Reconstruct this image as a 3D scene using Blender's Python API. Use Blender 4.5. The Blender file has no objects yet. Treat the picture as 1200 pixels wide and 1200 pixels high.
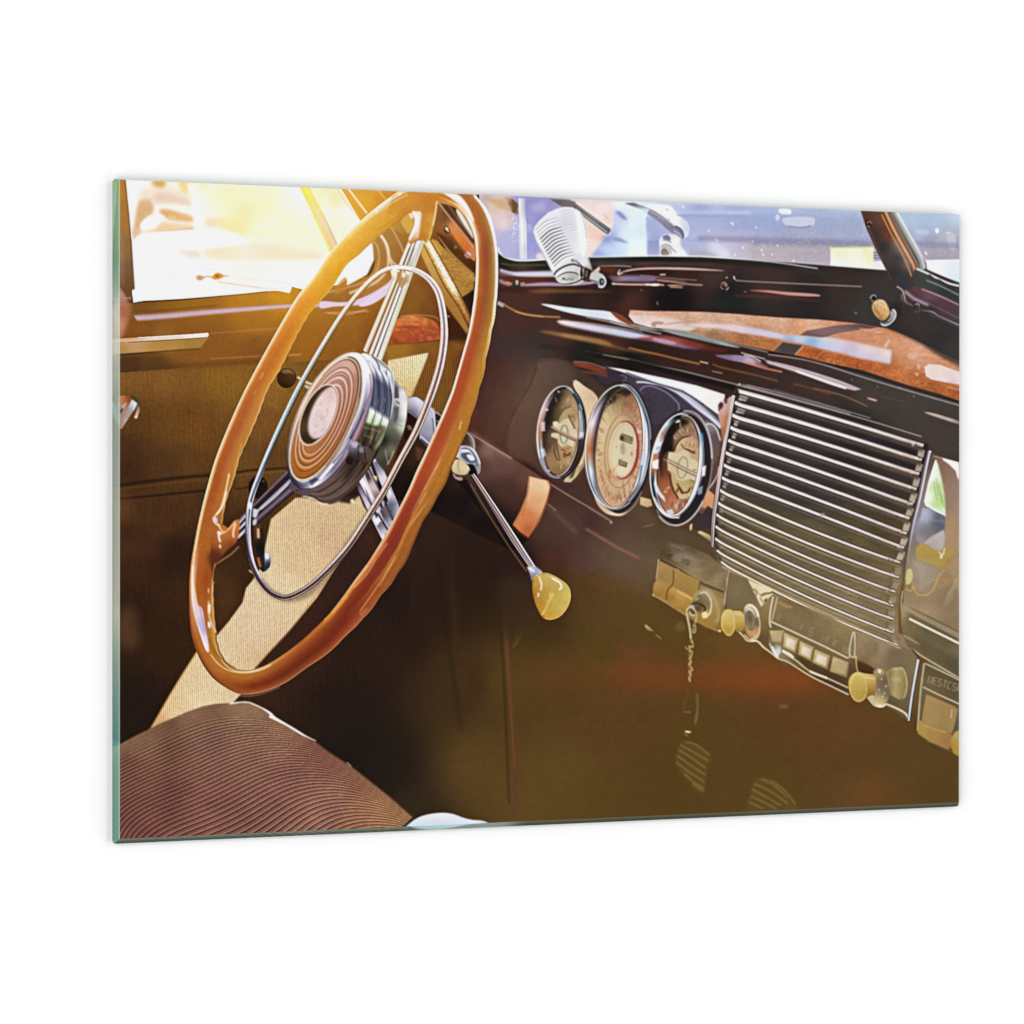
import numpy as np, math, random
# ---------------------------------------------------------------- ink engine
# The glass picture carries a flat print. Its inks are described below as flat
# vector shapes in the print's own units and evaluated into vertex colours.
S = 2.0
OX, OY, CW, CH = 128.0, 203.0, 1004.0, 792.0
W, H = int(CW*S), int(CH*S)
CAN = np.zeros((H, W, 3), np.float32)
LAB = np.zeros((H, W), np.int16)
NAMES = ['none']
rng = np.random.RandomState(7)
_z = [0.0, 0.0, 1.0]
_clip = [None]

def z(ox, oy, k): _z[:] = [ox, oy, k]
def hexc(h): return np.array([int(h[i:i+2], 16) for i in (0, 2, 4)], np.float32)/255.0
def P(s):
    if isinstance(s, str):
        a = np.array([[float(v) for v in q.split(',')] for q in s.split()], np.float64)
    else: a = np.array(s, np.float64)
    return a/_z[2] + np.array([_z[0], _z[1]])
def spline(p, closed=False, n=10):
    m = len(p)
    if m < 3: return p
    out = []
    for i in range(m if closed else m-1):
        if closed: a, b, c, d = p[(i-1) % m], p[i], p[(i+1) % m], p[(i+2) % m]
        else: a, b, c, d = p[max(i-1, 0)], p[i], p[i+1], p[min(i+2, m-1)]
        for k in range(n):
            t = k/n
            out.append(0.5*((2*b)+(c-a)*t+(2*a-5*b+4*c-d)*t*t+(3*b-a-3*c+d)*t**3))
    if not closed: out.append(p[-1])
    return np.array(out)
def lab(name):
    if name not in NAMES: NAMES.append(name)
    return NAMES.index(name)
def box1(a, r, ax):
    n = a.shape[ax]; k = 2*r+1
    if k >= n*2: r = max(1, n//2-1); k = 2*r+1
    pad = [(0, 0), (0, 0)]; pad[ax] = (r+1, r)
    c = np.cumsum(np.pad(a, pad), axis=ax, dtype=np.float64)
    if ax == 0: return ((c[k:]-c[:-k])/k).astype(np.float32)
    return ((c[:, k:]-c[:, :-k])/k).astype(np.float32)
def blur(a, sig):
    r = max(1, int(round((math.sqrt(4*sig*sig+1)-1)/2)))
    for _ in range(3): a = box1(box1(a, r, 0), r, 1)
    return a
def raster(polys, pad=0):
    """coverage mask of a list of closed polygons -> (y0,x0,mask)"""
    q = [(np.asarray(p)-np.array([OX, OY]))*S for p in polys]
    al = np.concatenate(q)
    x0 = int(max(0, math.floor(al[:, 0].min())-1-pad)); x1 = int(min(W, math.ceil(al[:, 0].max())+2+pad))
    y0 = int(max(0, math.floor(al[:, 1].min())-1-pad)); y1 = int(min(H, math.ceil(al[:, 1].max())+2+pad))
    if x1 <= x0+1 or y1 <= y0+1: return None
    w, h = x1-x0, y1-y0; SS = 4
    tot = np.zeros((h, w), np.float32)
    for p in q:
        acc = np.zeros((h*SS, w+2), np.float32)
        a = p; b = np.roll(p, -1, axis=0)
        for (ax, ay), (bx, by) in zip(a, b):
            if ay == by: continue
            sg = 1.0 if by > ay else -1.0
            if by < ay: ax, ay, bx, by = bx, by, ax, ay
            r0 = int(max(0, math.ceil((ay-y0)*SS-0.5))); r1 = int(min(h*SS-1, math.ceil((by-y0)*SS-0.5)-1))
            if r1 < r0: continue
            rows = np.arange(r0, r1+1)
            xc = ax+(bx-ax)*(((rows+0.5)/SS+y0)-ay)/(by-ay)-x0
            xc = np.clip(xc, 0, w)
            i = np.floor(xc).astype(int); f = xc-i
            acc[rows, i] += sg*(1-f); acc[rows, i+1] += sg*f
        m = np.abs(np.cumsum(acc, axis=1))[:, :w].clip(0, 1)
        m = m.reshape(h, SS, w).mean(1)
        tot = np.maximum(tot, m)
    return y0, x0, tot
def XY(y0, x0, h, w):
    xs = (np.arange(x0, x0+w)+0.5)/S+OX; ys = (np.arange(y0, y0+h)+0.5)/S+OY
    return np.meshgrid(xs, ys)
def field(cps, X, Y, pw=1.6):
    p = P([c[:2] for c in cps]); cc = np.array([hexc(c[2]) for c in cps])
    num = np.zeros(X.shape+(3,)); den = np.zeros(X.shape)
    for (x, y), c in zip(p, cc):
        wt = 1.0/((X-x)**2+(Y-y)**2+30.0)**pw
        num += wt[..., None]*c; den += wt
    return num/den[..., None]
def colour(col, y0, x0, h, w):
    if isinstance(col, str): return hexc(col)[None, None, :]
    if callable(col): return col(*XY(y0, x0, h, w))
    if isinstance(col, tuple) and col[0] == 'L':
        a, b = P([col[1:3], col[3:5]]); cs = np.array([hexc(c) for c in col[5]])
        st = np.array(col[6]) if len(col) > 6 else np.linspace(0, 1, len(cs))
        X, Y = XY(y0, x0, h, w); d = b-a
        t = (((X-a[0])*d[0]+(Y-a[1])*d[1])/(d@d)).clip(0, 1)
        return np.stack([np.interp(t, st, cs[:, k]) for k in range(3)], -1)
    # colour field on a coarse grid
    g = 8
    gh, gw = h//g+3, w//g+3
    xs = (x0+np.arange(gw)*g)/S+OX; ys = (y0+np.arange(gh)*g)/S+OY
    X, Y = np.meshgrid(xs, ys); f = field(col, X, Y)
    yy = np.arange(h)/g; xx = np.arange(w)/g
    i = yy.astype(int); j = xx.astype(int); fy = (yy-i)[:, None, None]; fx = (xx-j)[None, :, None]
    return (f[i][:, j]*(1-fy)*(1-fx)+f[i+1][:, j]*fy*(1-fx)+f[i][:, j+1]*(1-fy)*fx+f[i+1][:, j+1]*fy*fx)
def put(m, col, a=1.0, L=None, b=0.0, mode='n'):
    if m is None: return None
    y0, x0, k = m
    if b > 0: k = blur(k, b*S)
    if _clip[0] is not None:
        k = k*_clip[0][y0:y0+k.shape[0], x0:x0+k.shape[1]]
    h, w = k.shape
    c = colour(col, y0, x0, h, w)
    r = CAN[y0:y0+h, x0:x0+w]; al = (k*a)[..., None]
    if mode == 'n': r[:] = r*(1-al)+c*al
    elif mode == 'm': r[:] = r*(1-al)+r*c*al
    elif mode == 's': r[:] = 1-(1-r)*(1-c*al)
    if L:
        q = LAB[y0:y0+h, x0:x0+w]; q[k > 0.5] = lab(L)
    return (y0, x0, k)
def fill(pts, col, s=0, b=0.0, a=1.0, L=None, mode='n'):
    p = P(pts)
    if s: p = spline(p, True)
    return put(raster([p], int(b*S*3.2)), col, a, L, b, mode)
def ell(cx, cy, rx, ry, rot=0, n=72, a0=0, a1=360):
    t = np.radians(np.linspace(a0, a1, n, endpoint=(a1-a0 != 360))); r = math.radians(rot)
    x, y = rx*np.cos(t), ry*np.sin(t)
    return np.stack([cx+x*math.cos(r)-y*math.sin(r), cy+x*math.sin(r)+y*math.cos(r)], 1)
def ribbon(p, w):
    d = np.gradient(p, axis=0); d /= np.maximum(np.linalg.norm(d, axis=1, keepdims=True), 1e-9)
    n = np.stack([-d[:, 1], d[:, 0]], 1)
    w = np.interp(np.linspace(0, 1, len(p)), np.linspace(0, 1, len(w)), w)[:, None]/2
    return np.concatenate([p+n*w, (p-n*w)[::-1]]), n, w
def line(pts, w, col, s=1, b=0.0, a=1.0, L=None, mode='n', closed=False):
    p = P(pts)
    if s: p = spline(p, closed)
    elif closed: p = np.concatenate([p, p[:1]])
    if closed and s: p = np.concatenate([p, p[:1]])
    if not isinstance(w, (list, tuple)): w = [w, w]
    if len(p) > 14:      # in chunks, so self-crossing rings fill correctly
        ws = np.interp(np.linspace(0, 1, len(p)), np.linspace(0, 1, len(w)), w)
        d = np.gradient(p, axis=0); d /= np.maximum(np.linalg.norm(d, axis=1, keepdims=True), 1e-9)
        n = np.stack([-d[:, 1], d[:, 0]], 1)*(ws/2)[:, None]
        A, B = p+n, p-n
        polys = []
        for i in range(0, len(p)-1, 12):
            j = min(i+14, len(p)); polys.append(np.concatenate([A[i:j], B[i:j][::-1]]))
    else: polys = [ribbon(p, w)[0]]
    return put(raster(polys, int(b*S*3.2)+1), col, a, L, b, mode)
def tube2(A, B, prof, s=1, L=None, a=1.0, closed=False, n=10, b=0.0):
    """band between edge A (t=-1) and edge B (t=+1); prof: {s:[(t,hex)..]} or [(t,hex)..]"""
    A = P(A) if isinstance(A, str) or not isinstance(A, np.ndarray) else A
    B = P(B) if isinstance(B, str) or not isinstance(B, np.ndarray) else B
    if s: A, B = spline(A, closed, n), spline(B, closed, n)
    if closed: A = np.concatenate([A, A[:1]]); B = np.concatenate([B, B[:1]])
    polys = []
    for i in range(0, len(A)-1, 12):
        j = min(i+14, len(A)); polys.append(np.concatenate([A[i:j], B[i:j][::-1]]))
    m = raster(polys, int(b*S*3.2)+1)
    if m is None: return None
    y0, x0, k = m
    iy, ix = np.nonzero(k > 0)
    px = (ix+x0+0.5)/S+OX; py = (iy+y0+0.5)/S+OY
    # densify
    N = int(max(len(A), 160, np.linalg.norm(np.diff((A+B)/2, axis=0), axis=1).sum()/0.8)); u = np.linspace(0, len(A)-1, N); idx = np.arange(len(A))
    AA = np.stack([np.interp(u, idx, A[:, q]) for q in (0, 1)], 1); BB = np.stack([np.interp(u, idx, B[:, q]) for q in (0, 1)], 1)
    C = (AA+BB)/2; D = BB-AA; wd = np.maximum(np.linalg.norm(D, axis=1), 1e-6); nn = D/wd[:, None]
    T = np.stack([-nn[:, 1], nn[:, 0]], 1); G = np.gradient(C, axis=0)
    T *= np.where((T*G).sum(1) < 0, -1, 1)[:, None]
    best = np.full(len(px), 1e18); bi = np.zeros(len(px), int)
    for q in range(N-1 if closed else N):
        dx, dy = px-C[q, 0], py-C[q, 1]
        al = dx*T[q, 0]+dy*T[q, 1]; ac = np.abs(dx*nn[q, 0]+dy*nn[q, 1])-wd[q]*0.55
        d = al*al+np.maximum(ac, 0)**2*4
        g = d < best; best[g] = d[g]; bi[g] = q
    al = (px-C[bi, 0])*T[bi, 0]+(py-C[bi, 1])*T[bi, 1]
    stp = np.linalg.norm(np.gradient(C, axis=0), axis=1)+1e-6
    u2 = (bi+np.clip(al/stp[bi], -1, 1)).clip(0, N-1); ar = np.arange(N)
    cx = np.interp(u2, ar, C[:, 0]); cy = np.interp(u2, ar, C[:, 1]); nx = np.interp(u2, ar, nn[:, 0]); ny = np.interp(u2, ar, nn[:, 1]); w2 = np.interp(u2, ar, wd)
    t = ((px-cx)*nx+(py-cy)*ny)/(w2/2)
    t = t.clip(-.97, .97); sp = u2/(N-1)
    if isinstance(prof, list): prof = {0.0: prof}
    keys = sorted(prof); cols = []
    for kk in keys:
        pr = prof[kk]; ts = [q[0] for q in pr]; cs = np.array([hexc(q[1]) for q in pr])
        cols.append(np.stack([np.interp(t, ts, cs[:, q]) for q in range(3)], 1))
    if len(keys) == 1: c = cols[0]
    else:
        c = np.zeros((len(px), 3)); wsum = np.zeros(len(px))
        f = np.interp(sp, keys, np.arange(len(keys)))
        for i in range(len(keys)):
            wt = np.clip(1-np.abs(f-i), 0, 1); c += cols[i]*wt[:, None]
    full = np.zeros(k.shape+(3,), np.float32); full[iy, ix] = c
    if b > 0:
        kk = blur(k, b*S); full = np.stack([blur(full[..., q]*k, b*S) for q in range(3)], -1)/np.maximum(kk, 1e-4)[..., None]
        k = kk
    return put((y0, x0, k), lambda X, Y: full, a, L)
def tube(pts, w, prof, s=1, L=None, a=1.0, closed=False, b=0.0):
    p = P(pts)
    if s: p = spline(p, closed)
    if not isinstance(w, (list, tuple)): w = [w, w]
    if closed: q = np.concatenate([p[-1:], p, p[:1]]); d = np.gradient(q, axis=0)[1:-1]
    else: d = np.gradient(p, axis=0)
    d /= np.maximum(np.linalg.norm(d, axis=1, keepdims=True), 1e-9)
    n = np.stack([-d[:, 1], d[:, 0]], 1)
    ws = np.interp(np.linspace(0, 1, len(p)), np.linspace(0, 1, len(w)), w)[:, None]/2
    return tube2(p-n*ws, p+n*ws, prof, s=0, L=L, a=a, closed=closed, b=b)
def clip(m):
    if m is None: _clip[0] = None; return
    y0, x0, k = m
    f = np.zeros((H, W), np.float32); f[y0:y0+k.shape[0], x0:x0+k.shape[1]] = k; _clip[0] = f
def noise(sx, sy, seed=0):
    r = np.random.RandomState(seed); gh, gw = int(CH/sy)+3, int(CW/sx)+3
    g = r.rand(gh, gw).astype(np.float32)
    yy = np.arange(H)/(S*sy); xx = np.arange(W)/(S*sx)
    i = yy.astype(int); j = xx.astype(int); fy = (yy-i)[:, None]; fx = (xx-j)[None, :]
    fy = fy*fy*(3-2*fy); fx = fx*fx*(3-2*fx)
    return g[i][:, j]*(1-fy)*(1-fx)+g[i+1][:, j]*fy*(1-fx)+g[i][:, j+1]*(1-fy)*fx+g[i+1][:, j+1]*fy*fx
def texmul(m, T, amp):
    """multiply the canvas by 1+amp*(T-0.5) inside mask m, T full-canvas"""
    y0, x0, k = m; h, w = k.shape
    if _clip[0] is not None: k = k*_clip[0][y0:y0+h, x0:x0+w]
    CAN[y0:y0+h, x0:x0+w] *= 1+(k*amp*(T[y0:y0+h, x0:x0+w]-0.5))[..., None]
# ---------------------------------------------------------------- the print
FINE = noise(0.8, 0.8, 1); GRAIN = noise(1.6, 1.6, 2); MOT = noise(5, 5, 3); CLOUD = noise(24, 18, 4); VST = noise(1.1, 14, 5); HST = noise(30, 2.2, 6)
yy_, xx_ = np.mgrid[0:H, 0:W]
PXX = ((xx_+0.5)/S+OX).astype(np.float32); PYY = ((yy_+0.5)/S+OY).astype(np.float32)
del yy_, xx_
WOB = noise(9, 12, 8)
CORD = 0.5+0.5*np.sin(2*np.pi*(PXX+0.7*WOB+0.02*PYY)/2.25)          # corduroy cloth on the door
z(0, 0, 1)
full = raster([np.array([[OX, OY], [OX+CW, OY], [OX+CW, OY+CH], [OX, OY+CH]])])
put(full, [(300,950,'2a1c12'),(400,800,'211611'),(420,880,'1e1712'),(450,900,'221a12'),(470,740,'2a1a12'),(520,700,'2b1b12'),(560,660,'2c1d16'),(600,640,'2a1a14'),
  (540,800,'3f2c16'),(600,800,'513c1a'),(560,900,'57411e'),(640,740,'463316'),(660,900,'5a421f'),(700,700,'4c3520'),(700,760,'523d1a'),(620,950,'5c4320'),
  (700,860,'583c1e'),(650,790,'553a1c'),(760,720,'50391b'),(800,760,'523a1a'),(860,790,'5c3c1e'),(910,795,'5c3a1e'),(780,800,'583c1e'),(950,840,'583a1c'),(740,780,'5e3c20'),
  (1000,880,'573d1c'),(1050,920,'563e1e'),(1110,930,'553c1a'),(900,930,'553e1c'),(780,920,'543c1a'),(830,860,'543e1c'),(480,960,'33271a'),(1000,930,'5c4022'),(960,760,'5a3a20'),(700,930,'563e1c')], L='footwell')
z(0, 0, 1)
fill(ell(850, 793, 150, 13, 1), '7c3c1c', b=11, a=.75); fill(ell(915, 797, 60, 12), '84401c', b=9, a=.6); fill(ell(700, 792, 110, 12), '68401f', b=12, a=.5)
fill(ell(980, 850, 60, 34), '6a4024', b=14, a=.3); fill(ell(1025, 925, 30, 20), '744420', b=8, a=.35); fill(ell(660, 920, 60, 40), '604622', b=16, a=.3)
# ---- kick panel and its vertical piping
z(380, 650, 4.8)
line("640,0 660,200 685,400 715,600 745,800 770,1000", 3, '1a1612', b=2, a=.45)
line("715,0 722,200 735,420 765,640", 4, '3a2018', b=1.2, a=.6)
line("735,200 745,500 790,800", 5, '5a4018', b=3, a=.25)
line("955,-60 962,100 980,300 1005,600 1020,900 1040,1400", 2.2, '1a120e', b=1.2, a=.45)
line("985,-80 992,100 1010,300 1040,700 1060,1000 1075,1450", 5, '5e3a26', b=1.1, a=.75)
line("1015,400 1045,800 1070,1200", 1.6, '7a4a30', b=.8, a=.5)
line("1160,290 1100,420 1063,520", 1.6, '6a5028', b=.5, a=.55)
line("1175,310 1115,440 1070,520", 1, '8a6c38', b=.4, a=.5)
# ================= door, window and sill =================
z(130, 430, 4.8)
dp = fill("-20,-60 900,-60 1100,-160 1700,-160 1900,100 1900,500 1740,700 1700,1100 1650,1700 900,2300 -20,2300",
  [(60,60,'7a5424'),(300,60,'7d5724'),(650,80,'85601f'),(900,130,'8a6428'),(100,300,'5c3d1a'),(350,320,'68471c'),(500,350,'70491c'),(850,330,'7a5424'),(60,450,'482e16'),
  (100,570,'402814'),(300,560,'50351a'),(450,550,'5c3e1a'),(750,480,'6a4a20'),(900,520,'5f421c'),(100,800,'4a3018'),(300,850,'482e16'),(450,750,'4c3218'),
  (100,1000,'3a2414'),(350,1050,'2e1c12'),(100,1400,'2e1c10'),(300,1500,'33200f'),(700,1000,'3a2614'),(600,1250,'4a3018'),(750,1150,'3c2613'),(1000,1350,'40281a'),(1100,1500,'382218'),
  (1300,1100,'33201a'),(1500,900,'3a2418'),(1300,1500,'2a1a12'),(1600,1300,'251812'),(100,1900,'221710'),(1300,1900,'241811'),(1450,200,'6e4a1c'),(1550,50,'90682a'),(1600,400,'503018'),(1650,150,'7a5020')], L='door_panel')
texmul(dp, CORD, .17); texmul(dp, VST, .09); texmul(dp, GRAIN, .12)
# soft seams pressed in the cloth
line("30,668 200,645 400,622 560,608", 3.2, '1c100a', b=1.0, a=.75)
line("30,690 200,668 400,645 560,630", 2, '6a4822', b=.8, a=.5)
line("30,745 200,728 400,708 540,694", 2.6, '1c100a', b=.9, a=.65)
line("700,595 800,580 900,574 1000,568", 2.6, '2a1a0e', b=.8, a=.7)
line("700,612 850,596 980,586", 1.6, '86622e', b=.7, a=.5)
line("700,688 760,680 830,672", 2, '2a1a0e', b=.8, a=.6)
fill("-10,700 90,720 120,800 60,860 -10,850", 'a0703c', s=1, b=6, a=.25)
fill("-10,980 300,990 310,1040 -10,1060", '8a5434', b=8, a=.25)
fill("60,60 900,40 900,120 60,140", 'a87434', b=12, a=.25)
z(130, 650, 4.8)
fill("40,330 130,300 160,480 120,530 40,500", '8a6844', s=1, b=5, a=.35)
# sunlight lying on the cloth (printed)
SUNC = [(650,900,'e8c9a0'),(500,860,'f0d2a8'),(350,900,'e9c898'),(650,560,'e6c89c'),(800,400,'e8c8a2'),(900,600,'d9b98c'),(950,150,'e9d0a6'),(1050,50,'e2c294'),(1300,-100,'d8b88e'),(1400,-180,'d9c092'),(300,960,'d6a872')]
sun = fill("210,1000 330,790 390,690 480,550 600,450 660,380 740,270 760,190 800,140 850,60 870,-60 900,-200 1040,-320 1400,-330 1460,-210 1440,-170 1260,80 1160,240 1010,420 880,560 810,640 790,720 690,830 690,900 240,1010", SUNC, b=.45, L='door_panel')
texmul(sun, CORD, .22); texmul(sun, noise(.9, 1.6, 21), .08); texmul(sun, GRAIN, .08)
line("210,1000 330,790 480,548", 1.6, 'b07820', b=.8, a=.55, s=0)
line("1440,-170 1260,80 1010,420 880,560 810,640", 1.6, 'a87c3c', b=.9, a=.5)
# upper right sun patch behind the hub
z(380, 200, 4.8)
sp = fill("360,1065 590,1020 582,1050 480,1300 440,1420 250,1420 340,1300", [(450,1100,'ecd8a8'),(550,1060,'efdcae'),(450,1250,'d9bd80'),(380,1200,'e6cf98')], b=.35, L='door_panel')
texmul(sp, CORD, .2); texmul(sp, GRAIN, .14)
line("360,1065 590,1020 582,1050 480,1300", 1.4, 'a0702c', b=.8, a=.5, s=0)
# ---- the tan body moulding band below the window
z(130, 200, 4.8)
fill("-10,750 120,745 400,730 900,680 1400,600 1800,560 2140,700 2140,1000 1900,980 1700,960 1500,985 1290,1060 900,1085 500,1105 -10,1140",
  [(150,770,'7a5520'),(450,755,'96691c'),(750,715,'b4791c'),(960,700,'c4841c'),(150,890,'86541e'),(400,880,'8e5a20'),(800,850,'a56c22'),(1200,760,'a06a20'),(100,1080,'4e341a'),(250,1085,'5c3f1c'),(300,960,'9a6a2a'),
   (600,960,'8a5a20'),(800,1000,'85551f'),(1150,900,'996420'),(1300,980,'8f5d20'),(1500,930,'84541e'),(1750,840,'7c4c1a'),(1850,720,'70441a'),(1700,700,'80501c'),(1450,640,'96601e'),(2050,840,'402418'),(1980,950,'4a2a14'),(1900,640,'684018')], L='door_frame')
line("40,1120 300,1105 700,1080 1000,1060", 3, '4a3014', b=2, a=.6)
line("560,1058 750,1048 1000,1035 1080,1030", 1, 'c89a5c', b=.4, a=.6)
line("560,915 700,905 830,895 1000,885", 1, 'd0985c', b=.5, a=.5)
line("40,1045 200,1040 500,1030", 2, '7a5a2a', b=1, a=.5)
# lilac highlight along the ledge
tube2("125,812 300,800 600,775 1010,748 1200,735 1400,705 1560,660", "150,848 300,838 600,810 1010,775 1200,770 1420,745 1560,700", [(-1,'a87c60'),(-.4,'cfb2c4'),(.3,'d8c0d4'),(1,'a06c38')], b=.5, a=.9)
fill("120,820 150,850 135,835", '3a2020')
line("130,790 300,785 600,758", 1.4, '6a4018', b=.6, a=.6)
# pull strap : chrome strip and tan underside
fill("-10,948 545,912 550,935 500,1000 440,1003 -10,1035", [(60,990,'b28c50'),(300,970,'b58e44'),(480,960,'a8823c'),(100,950,'caa070')], L='door_pull')
fill("-10,942 60,945 100,948 545,912 552,922 540,938 100,962 -10,965", [(60,955,'d8b08c'),(300,935,'e2d3c4'),(520,925,'f0e4d4')], L='door_pull')
line("150,940 350,928 545,916", .9, 'ffffff', a=.8)
line("100,966 350,952 540,938", .8, '6a4a20', a=.7)
line("-10,1037 440,1005 500,1001", 1.2, '4a3010', b=.5, a=.7)
# reddish soft highlight at the far left edge
fill("-20,640 60,660 100,730 110,800 70,920 40,950 -20,960", [(20,700,'c89c80'),(40,850,'d09070'),(80,800,'b07050')], s=1, b=2.0, a=.85)
# ---- side window
z(130, 200, 4.8)
win = fill("78,20 1520,20 1480,330 1390,560 1290,640 1120,675 1080,668 1020,655 1005,690 940,676 870,680 700,697 400,722 180,733 125,745 118,690 115,400 100,250 90,150",
  [(100,90,'fffdf8'),(300,80,'fff4e4'),(500,60,'fffef2'),(700,70,'fffff4'),(900,80,'fffff8'),(150,300,'fdf6ea'),(300,480,'fdfdfd'),(200,600,'fbfbff'),(500,600,'fefefe'),(800,250,'fffff0'),
   (800,450,'fff8ea'),(1000,250,'fffff4'),(1100,500,'fffdf6'),(1250,300,'fffef0'),(1300,500,'fbf8fa'),(1000,620,'fffdfa')], L='side_window')
clip(win)
fill("160,170 220,160 240,220 200,290 165,320 150,370 130,390 125,340 140,250", 'd9a873', s=1, b=1.6, a=.9)
fill("120,330 165,320 158,380 130,400", 'e2bfa0', s=1, b=1.2, a=.8)
fill("150,150 190,100 230,130 190,170", 'f1d8c0', s=1, b=3, a=.8)
fill("230,60 300,50 300,95 250,90", 'd99a3c', s=1, b=2.2, a=.9)
fill("380,60 435,60 438,125 400,115", 'f2d468', s=1, b=2.2, a=.8)
fill("220,150 300,130 440,170 450,200 330,180 240,190", 'f0d6c6', s=1, b=1.8, a=.9)
fill("270,225 330,220 460,265 470,285 400,285 320,270", 'dfa25c', s=1, b=1.6, a=.9)
fill("330,235 460,255 465,275 380,265", 'e8b070', s=1, b=1.8, a=.7)
fill("320,255 350,255 370,270 330,275", 'f4cc80', s=1, b=1, a=.8)
fill("260,290 330,290 470,310 470,335 160,350 250,320", 'f0c890', s=1, b=2.2, a=.8)
fill("165,300 210,255 260,250 300,260 270,300 240,325 180,330", 'ffffff', s=1, b=1.0)
line("250,340 350,335 470,322", 1.6, 'd8b080', b=.9, a=.7)
line("432,70 450,150 468,230 478,340", 2.2, 'fffdf6', b=1.2, a=.9, s=1)
fill("540,270 600,265 640,290 560,320 520,300", 'ecd0a0', s=1, b=3, a=.8)
fill("600,270 700,270 760,300 760,360 680,350 620,320", 'f6e888', s=1, b=3.4, a=.85)
fill("470,60 540,60 530,120 480,120", 'fbf3b0', s=1, b=3, a=.8)
fill("620,80 700,80 700,140 640,140", 'fbf6c0', s=1, b=3, a=.6)
fill("840,160 900,150 890,260 850,240", 'f6f4c8', s=1, b=3.4, a=.9)
fill("800,340 900,345 890,370 790,370", 'f8f2a8', s=1, b=3, a=.7)
fill("950,270 1020,270 1010,300 950,300", 'f4f6c0', s=1, b=3.5, a=.8)
fill("540,430 700,420 900,425 1060,430 1180,470 1180,492 900,500 560,495", [(600,460,'f7e4bc'),(900,450,'f6dfbc'),(1150,480,'efd6c0'),(750,480,'fbecd0')], s=1, b=2.6, a=.85)
fill("800,400 860,400 1000,430 900,440 780,430", 'f3dcc0', s=1, b=3, a=.6)
fill("980,380 1050,380 1100,440 1060,450 1000,410", 'ffffff', s=1, b=3, a=.9)
fill("380,448 490,450 500,488 430,490 400,470", 'ecd2be', s=1, b=2, a=.9)
line("500,450 503,490", 1.5, 'fff', b=.5) if 0 else None
fill("130,400 180,355 400,338 620,340 720,355 760,400 700,420 480,440 200,430", 'fffffd', s=1, b=1.4, a=.9)
fill("300,560 380,570 460,590 400,640 320,620", 'f0f1f8', s=1, b=5, a=.9)
fill("520,545 590,552 590,562 530,560", 'e4ecf0', s=1, b=1, a=.8)
fill("560,60 900,60 980,200 800,330 600,250", 'fff4b4', s=1, b=9, a=.75); fill("900,250 1300,250 1350,450 950,460", 'fff0c0', s=1, b=9, a=.6); fill("700,200 800,190 790,320 700,320", 'fbe68c', s=1, b=6, a=.6)
fill("440,80 470,330 520,330 500,80", 'fffef6', b=2, a=.7); fill("250,100 430,130 440,180 260,170", 'e8c4a4', s=1, b=3, a=.5); fill("130,420 500,430 520,700 130,720", 'f8f8fc', b=8, a=.5)
# the wiper nut seen through the glass
fill("480,594 500,588 522,595 524,608 500,618 482,612", 'd9b489', s=1, b=.6)
fill("488,592 510,598 505,612 492,606", 'b8905c', s=1, b=.6, a=.7)
line("520,600 545,594 570,602", 1, 'c08c40', b=.3)
fill("568,600 585,580 605,575 628,585 630,600 600,612 580,612", 'dd9a3a', s=1, b=.7)
fill("585,592 600,582 612,595 600,605", 'b86e14', s=1, b=.5)
line("620,590 640,592 662,592", 1, 'd09038', b=.3, a=.9)
line("600,625 700,640 860,662", .9, 'd8b48c', b=.3, a=.9)
line("700,600 900,622 1090,645", .8, 'eedcc8', b=.4, a=.8)
line("860,662 940,668 1000,690", 1, 'f0c890', b=.4, a=.7)
clip(None)
line("118,700 125,742", 1.4, '3a3030', b=.3, a=.5)
line("110,390 118,520 128,665", 1.8, '4a3826', b=.35)
fill("120,745 180,732 160,740 130,748", '3a2a1a', b=.3)
line("180,733 400,722 700,697 870,680", 1, '7a4e14', b=.5, a=.6)
# pillar at the far left
fill("20,20 78,20 88,120 100,240 112,400 122,560 128,670 115,672 118,730 105,740 60,660 20,650", [(60,80,'b4741e'),(70,250,'a06a28'),(75,450,'8a6436'),(90,640,'6a4c2a'),(100,550,'74553a')], b=.3, L='window_pillar')
line("78,40 90,160 103,280 112,400 122,560 130,668", 1.0, '5e4530', b=.35, a=.8)
line("60,350 62,500 66,650", 3, 'a08050', b=1.5, a=.5)
line("70,718 115,716", 1.4, 'c4956c', b=.5)
# quarter-light divider and front pillar
z(300, 210, 7.5)
fill("380,60 460,60 560,260 715,580 690,610 660,640 600,500 470,240", [(430,100,'f6ee4c'),(520,260,'f4dd78'),(640,540,'eec690'),(560,330,'f2d0a0')], b=.25, L='quarter_light_divider')
line("390,60 500,290 655,640", 1.8, 'e8ea20', b=.5, a=.8, s=0)
line("455,60 560,260 600,330", 1.8, 'ece02c', b=.4, a=.9, s=0)
line("600,330 650,440 712,575", 1.0, '9a8068', b=.25, a=.8, s=0)
line("520,240 600,400 690,590", 1.6, 'f6cfae', b=.5, a=.9, s=0)
fill("470,60 600,60 610,180 590,260 540,200", 'f8f090', s=1, b=2.2, a=.5)
fill("600,60 720,60 800,200 720,250 640,240 620,150", 'f6e6a8', s=1, b=2.6, a=.8)
z(380, 200, 4.8)
fill("72,60 500,60 560,160 840,1000 820,1000 560,420 480,420 400,400 270,400 205,285", [(130,120,'d88a20'),(250,150,'d88a1c'),(330,180,'c87c20'),(430,300,'a8762c'),(450,420,'8e5c22'),(500,560,'90602a'),(380,560,'8a5820'),(560,500,'c89a50'),(650,700,'8c5c28'),(750,860,'70441e')], L='window_frame')
line("70,95 130,190 200,275", 1.2, 'f4cc7c', b=.4, s=0)
line("95,95 165,180 215,262", 1.6, 'd8860e', b=.5, s=0)
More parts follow.
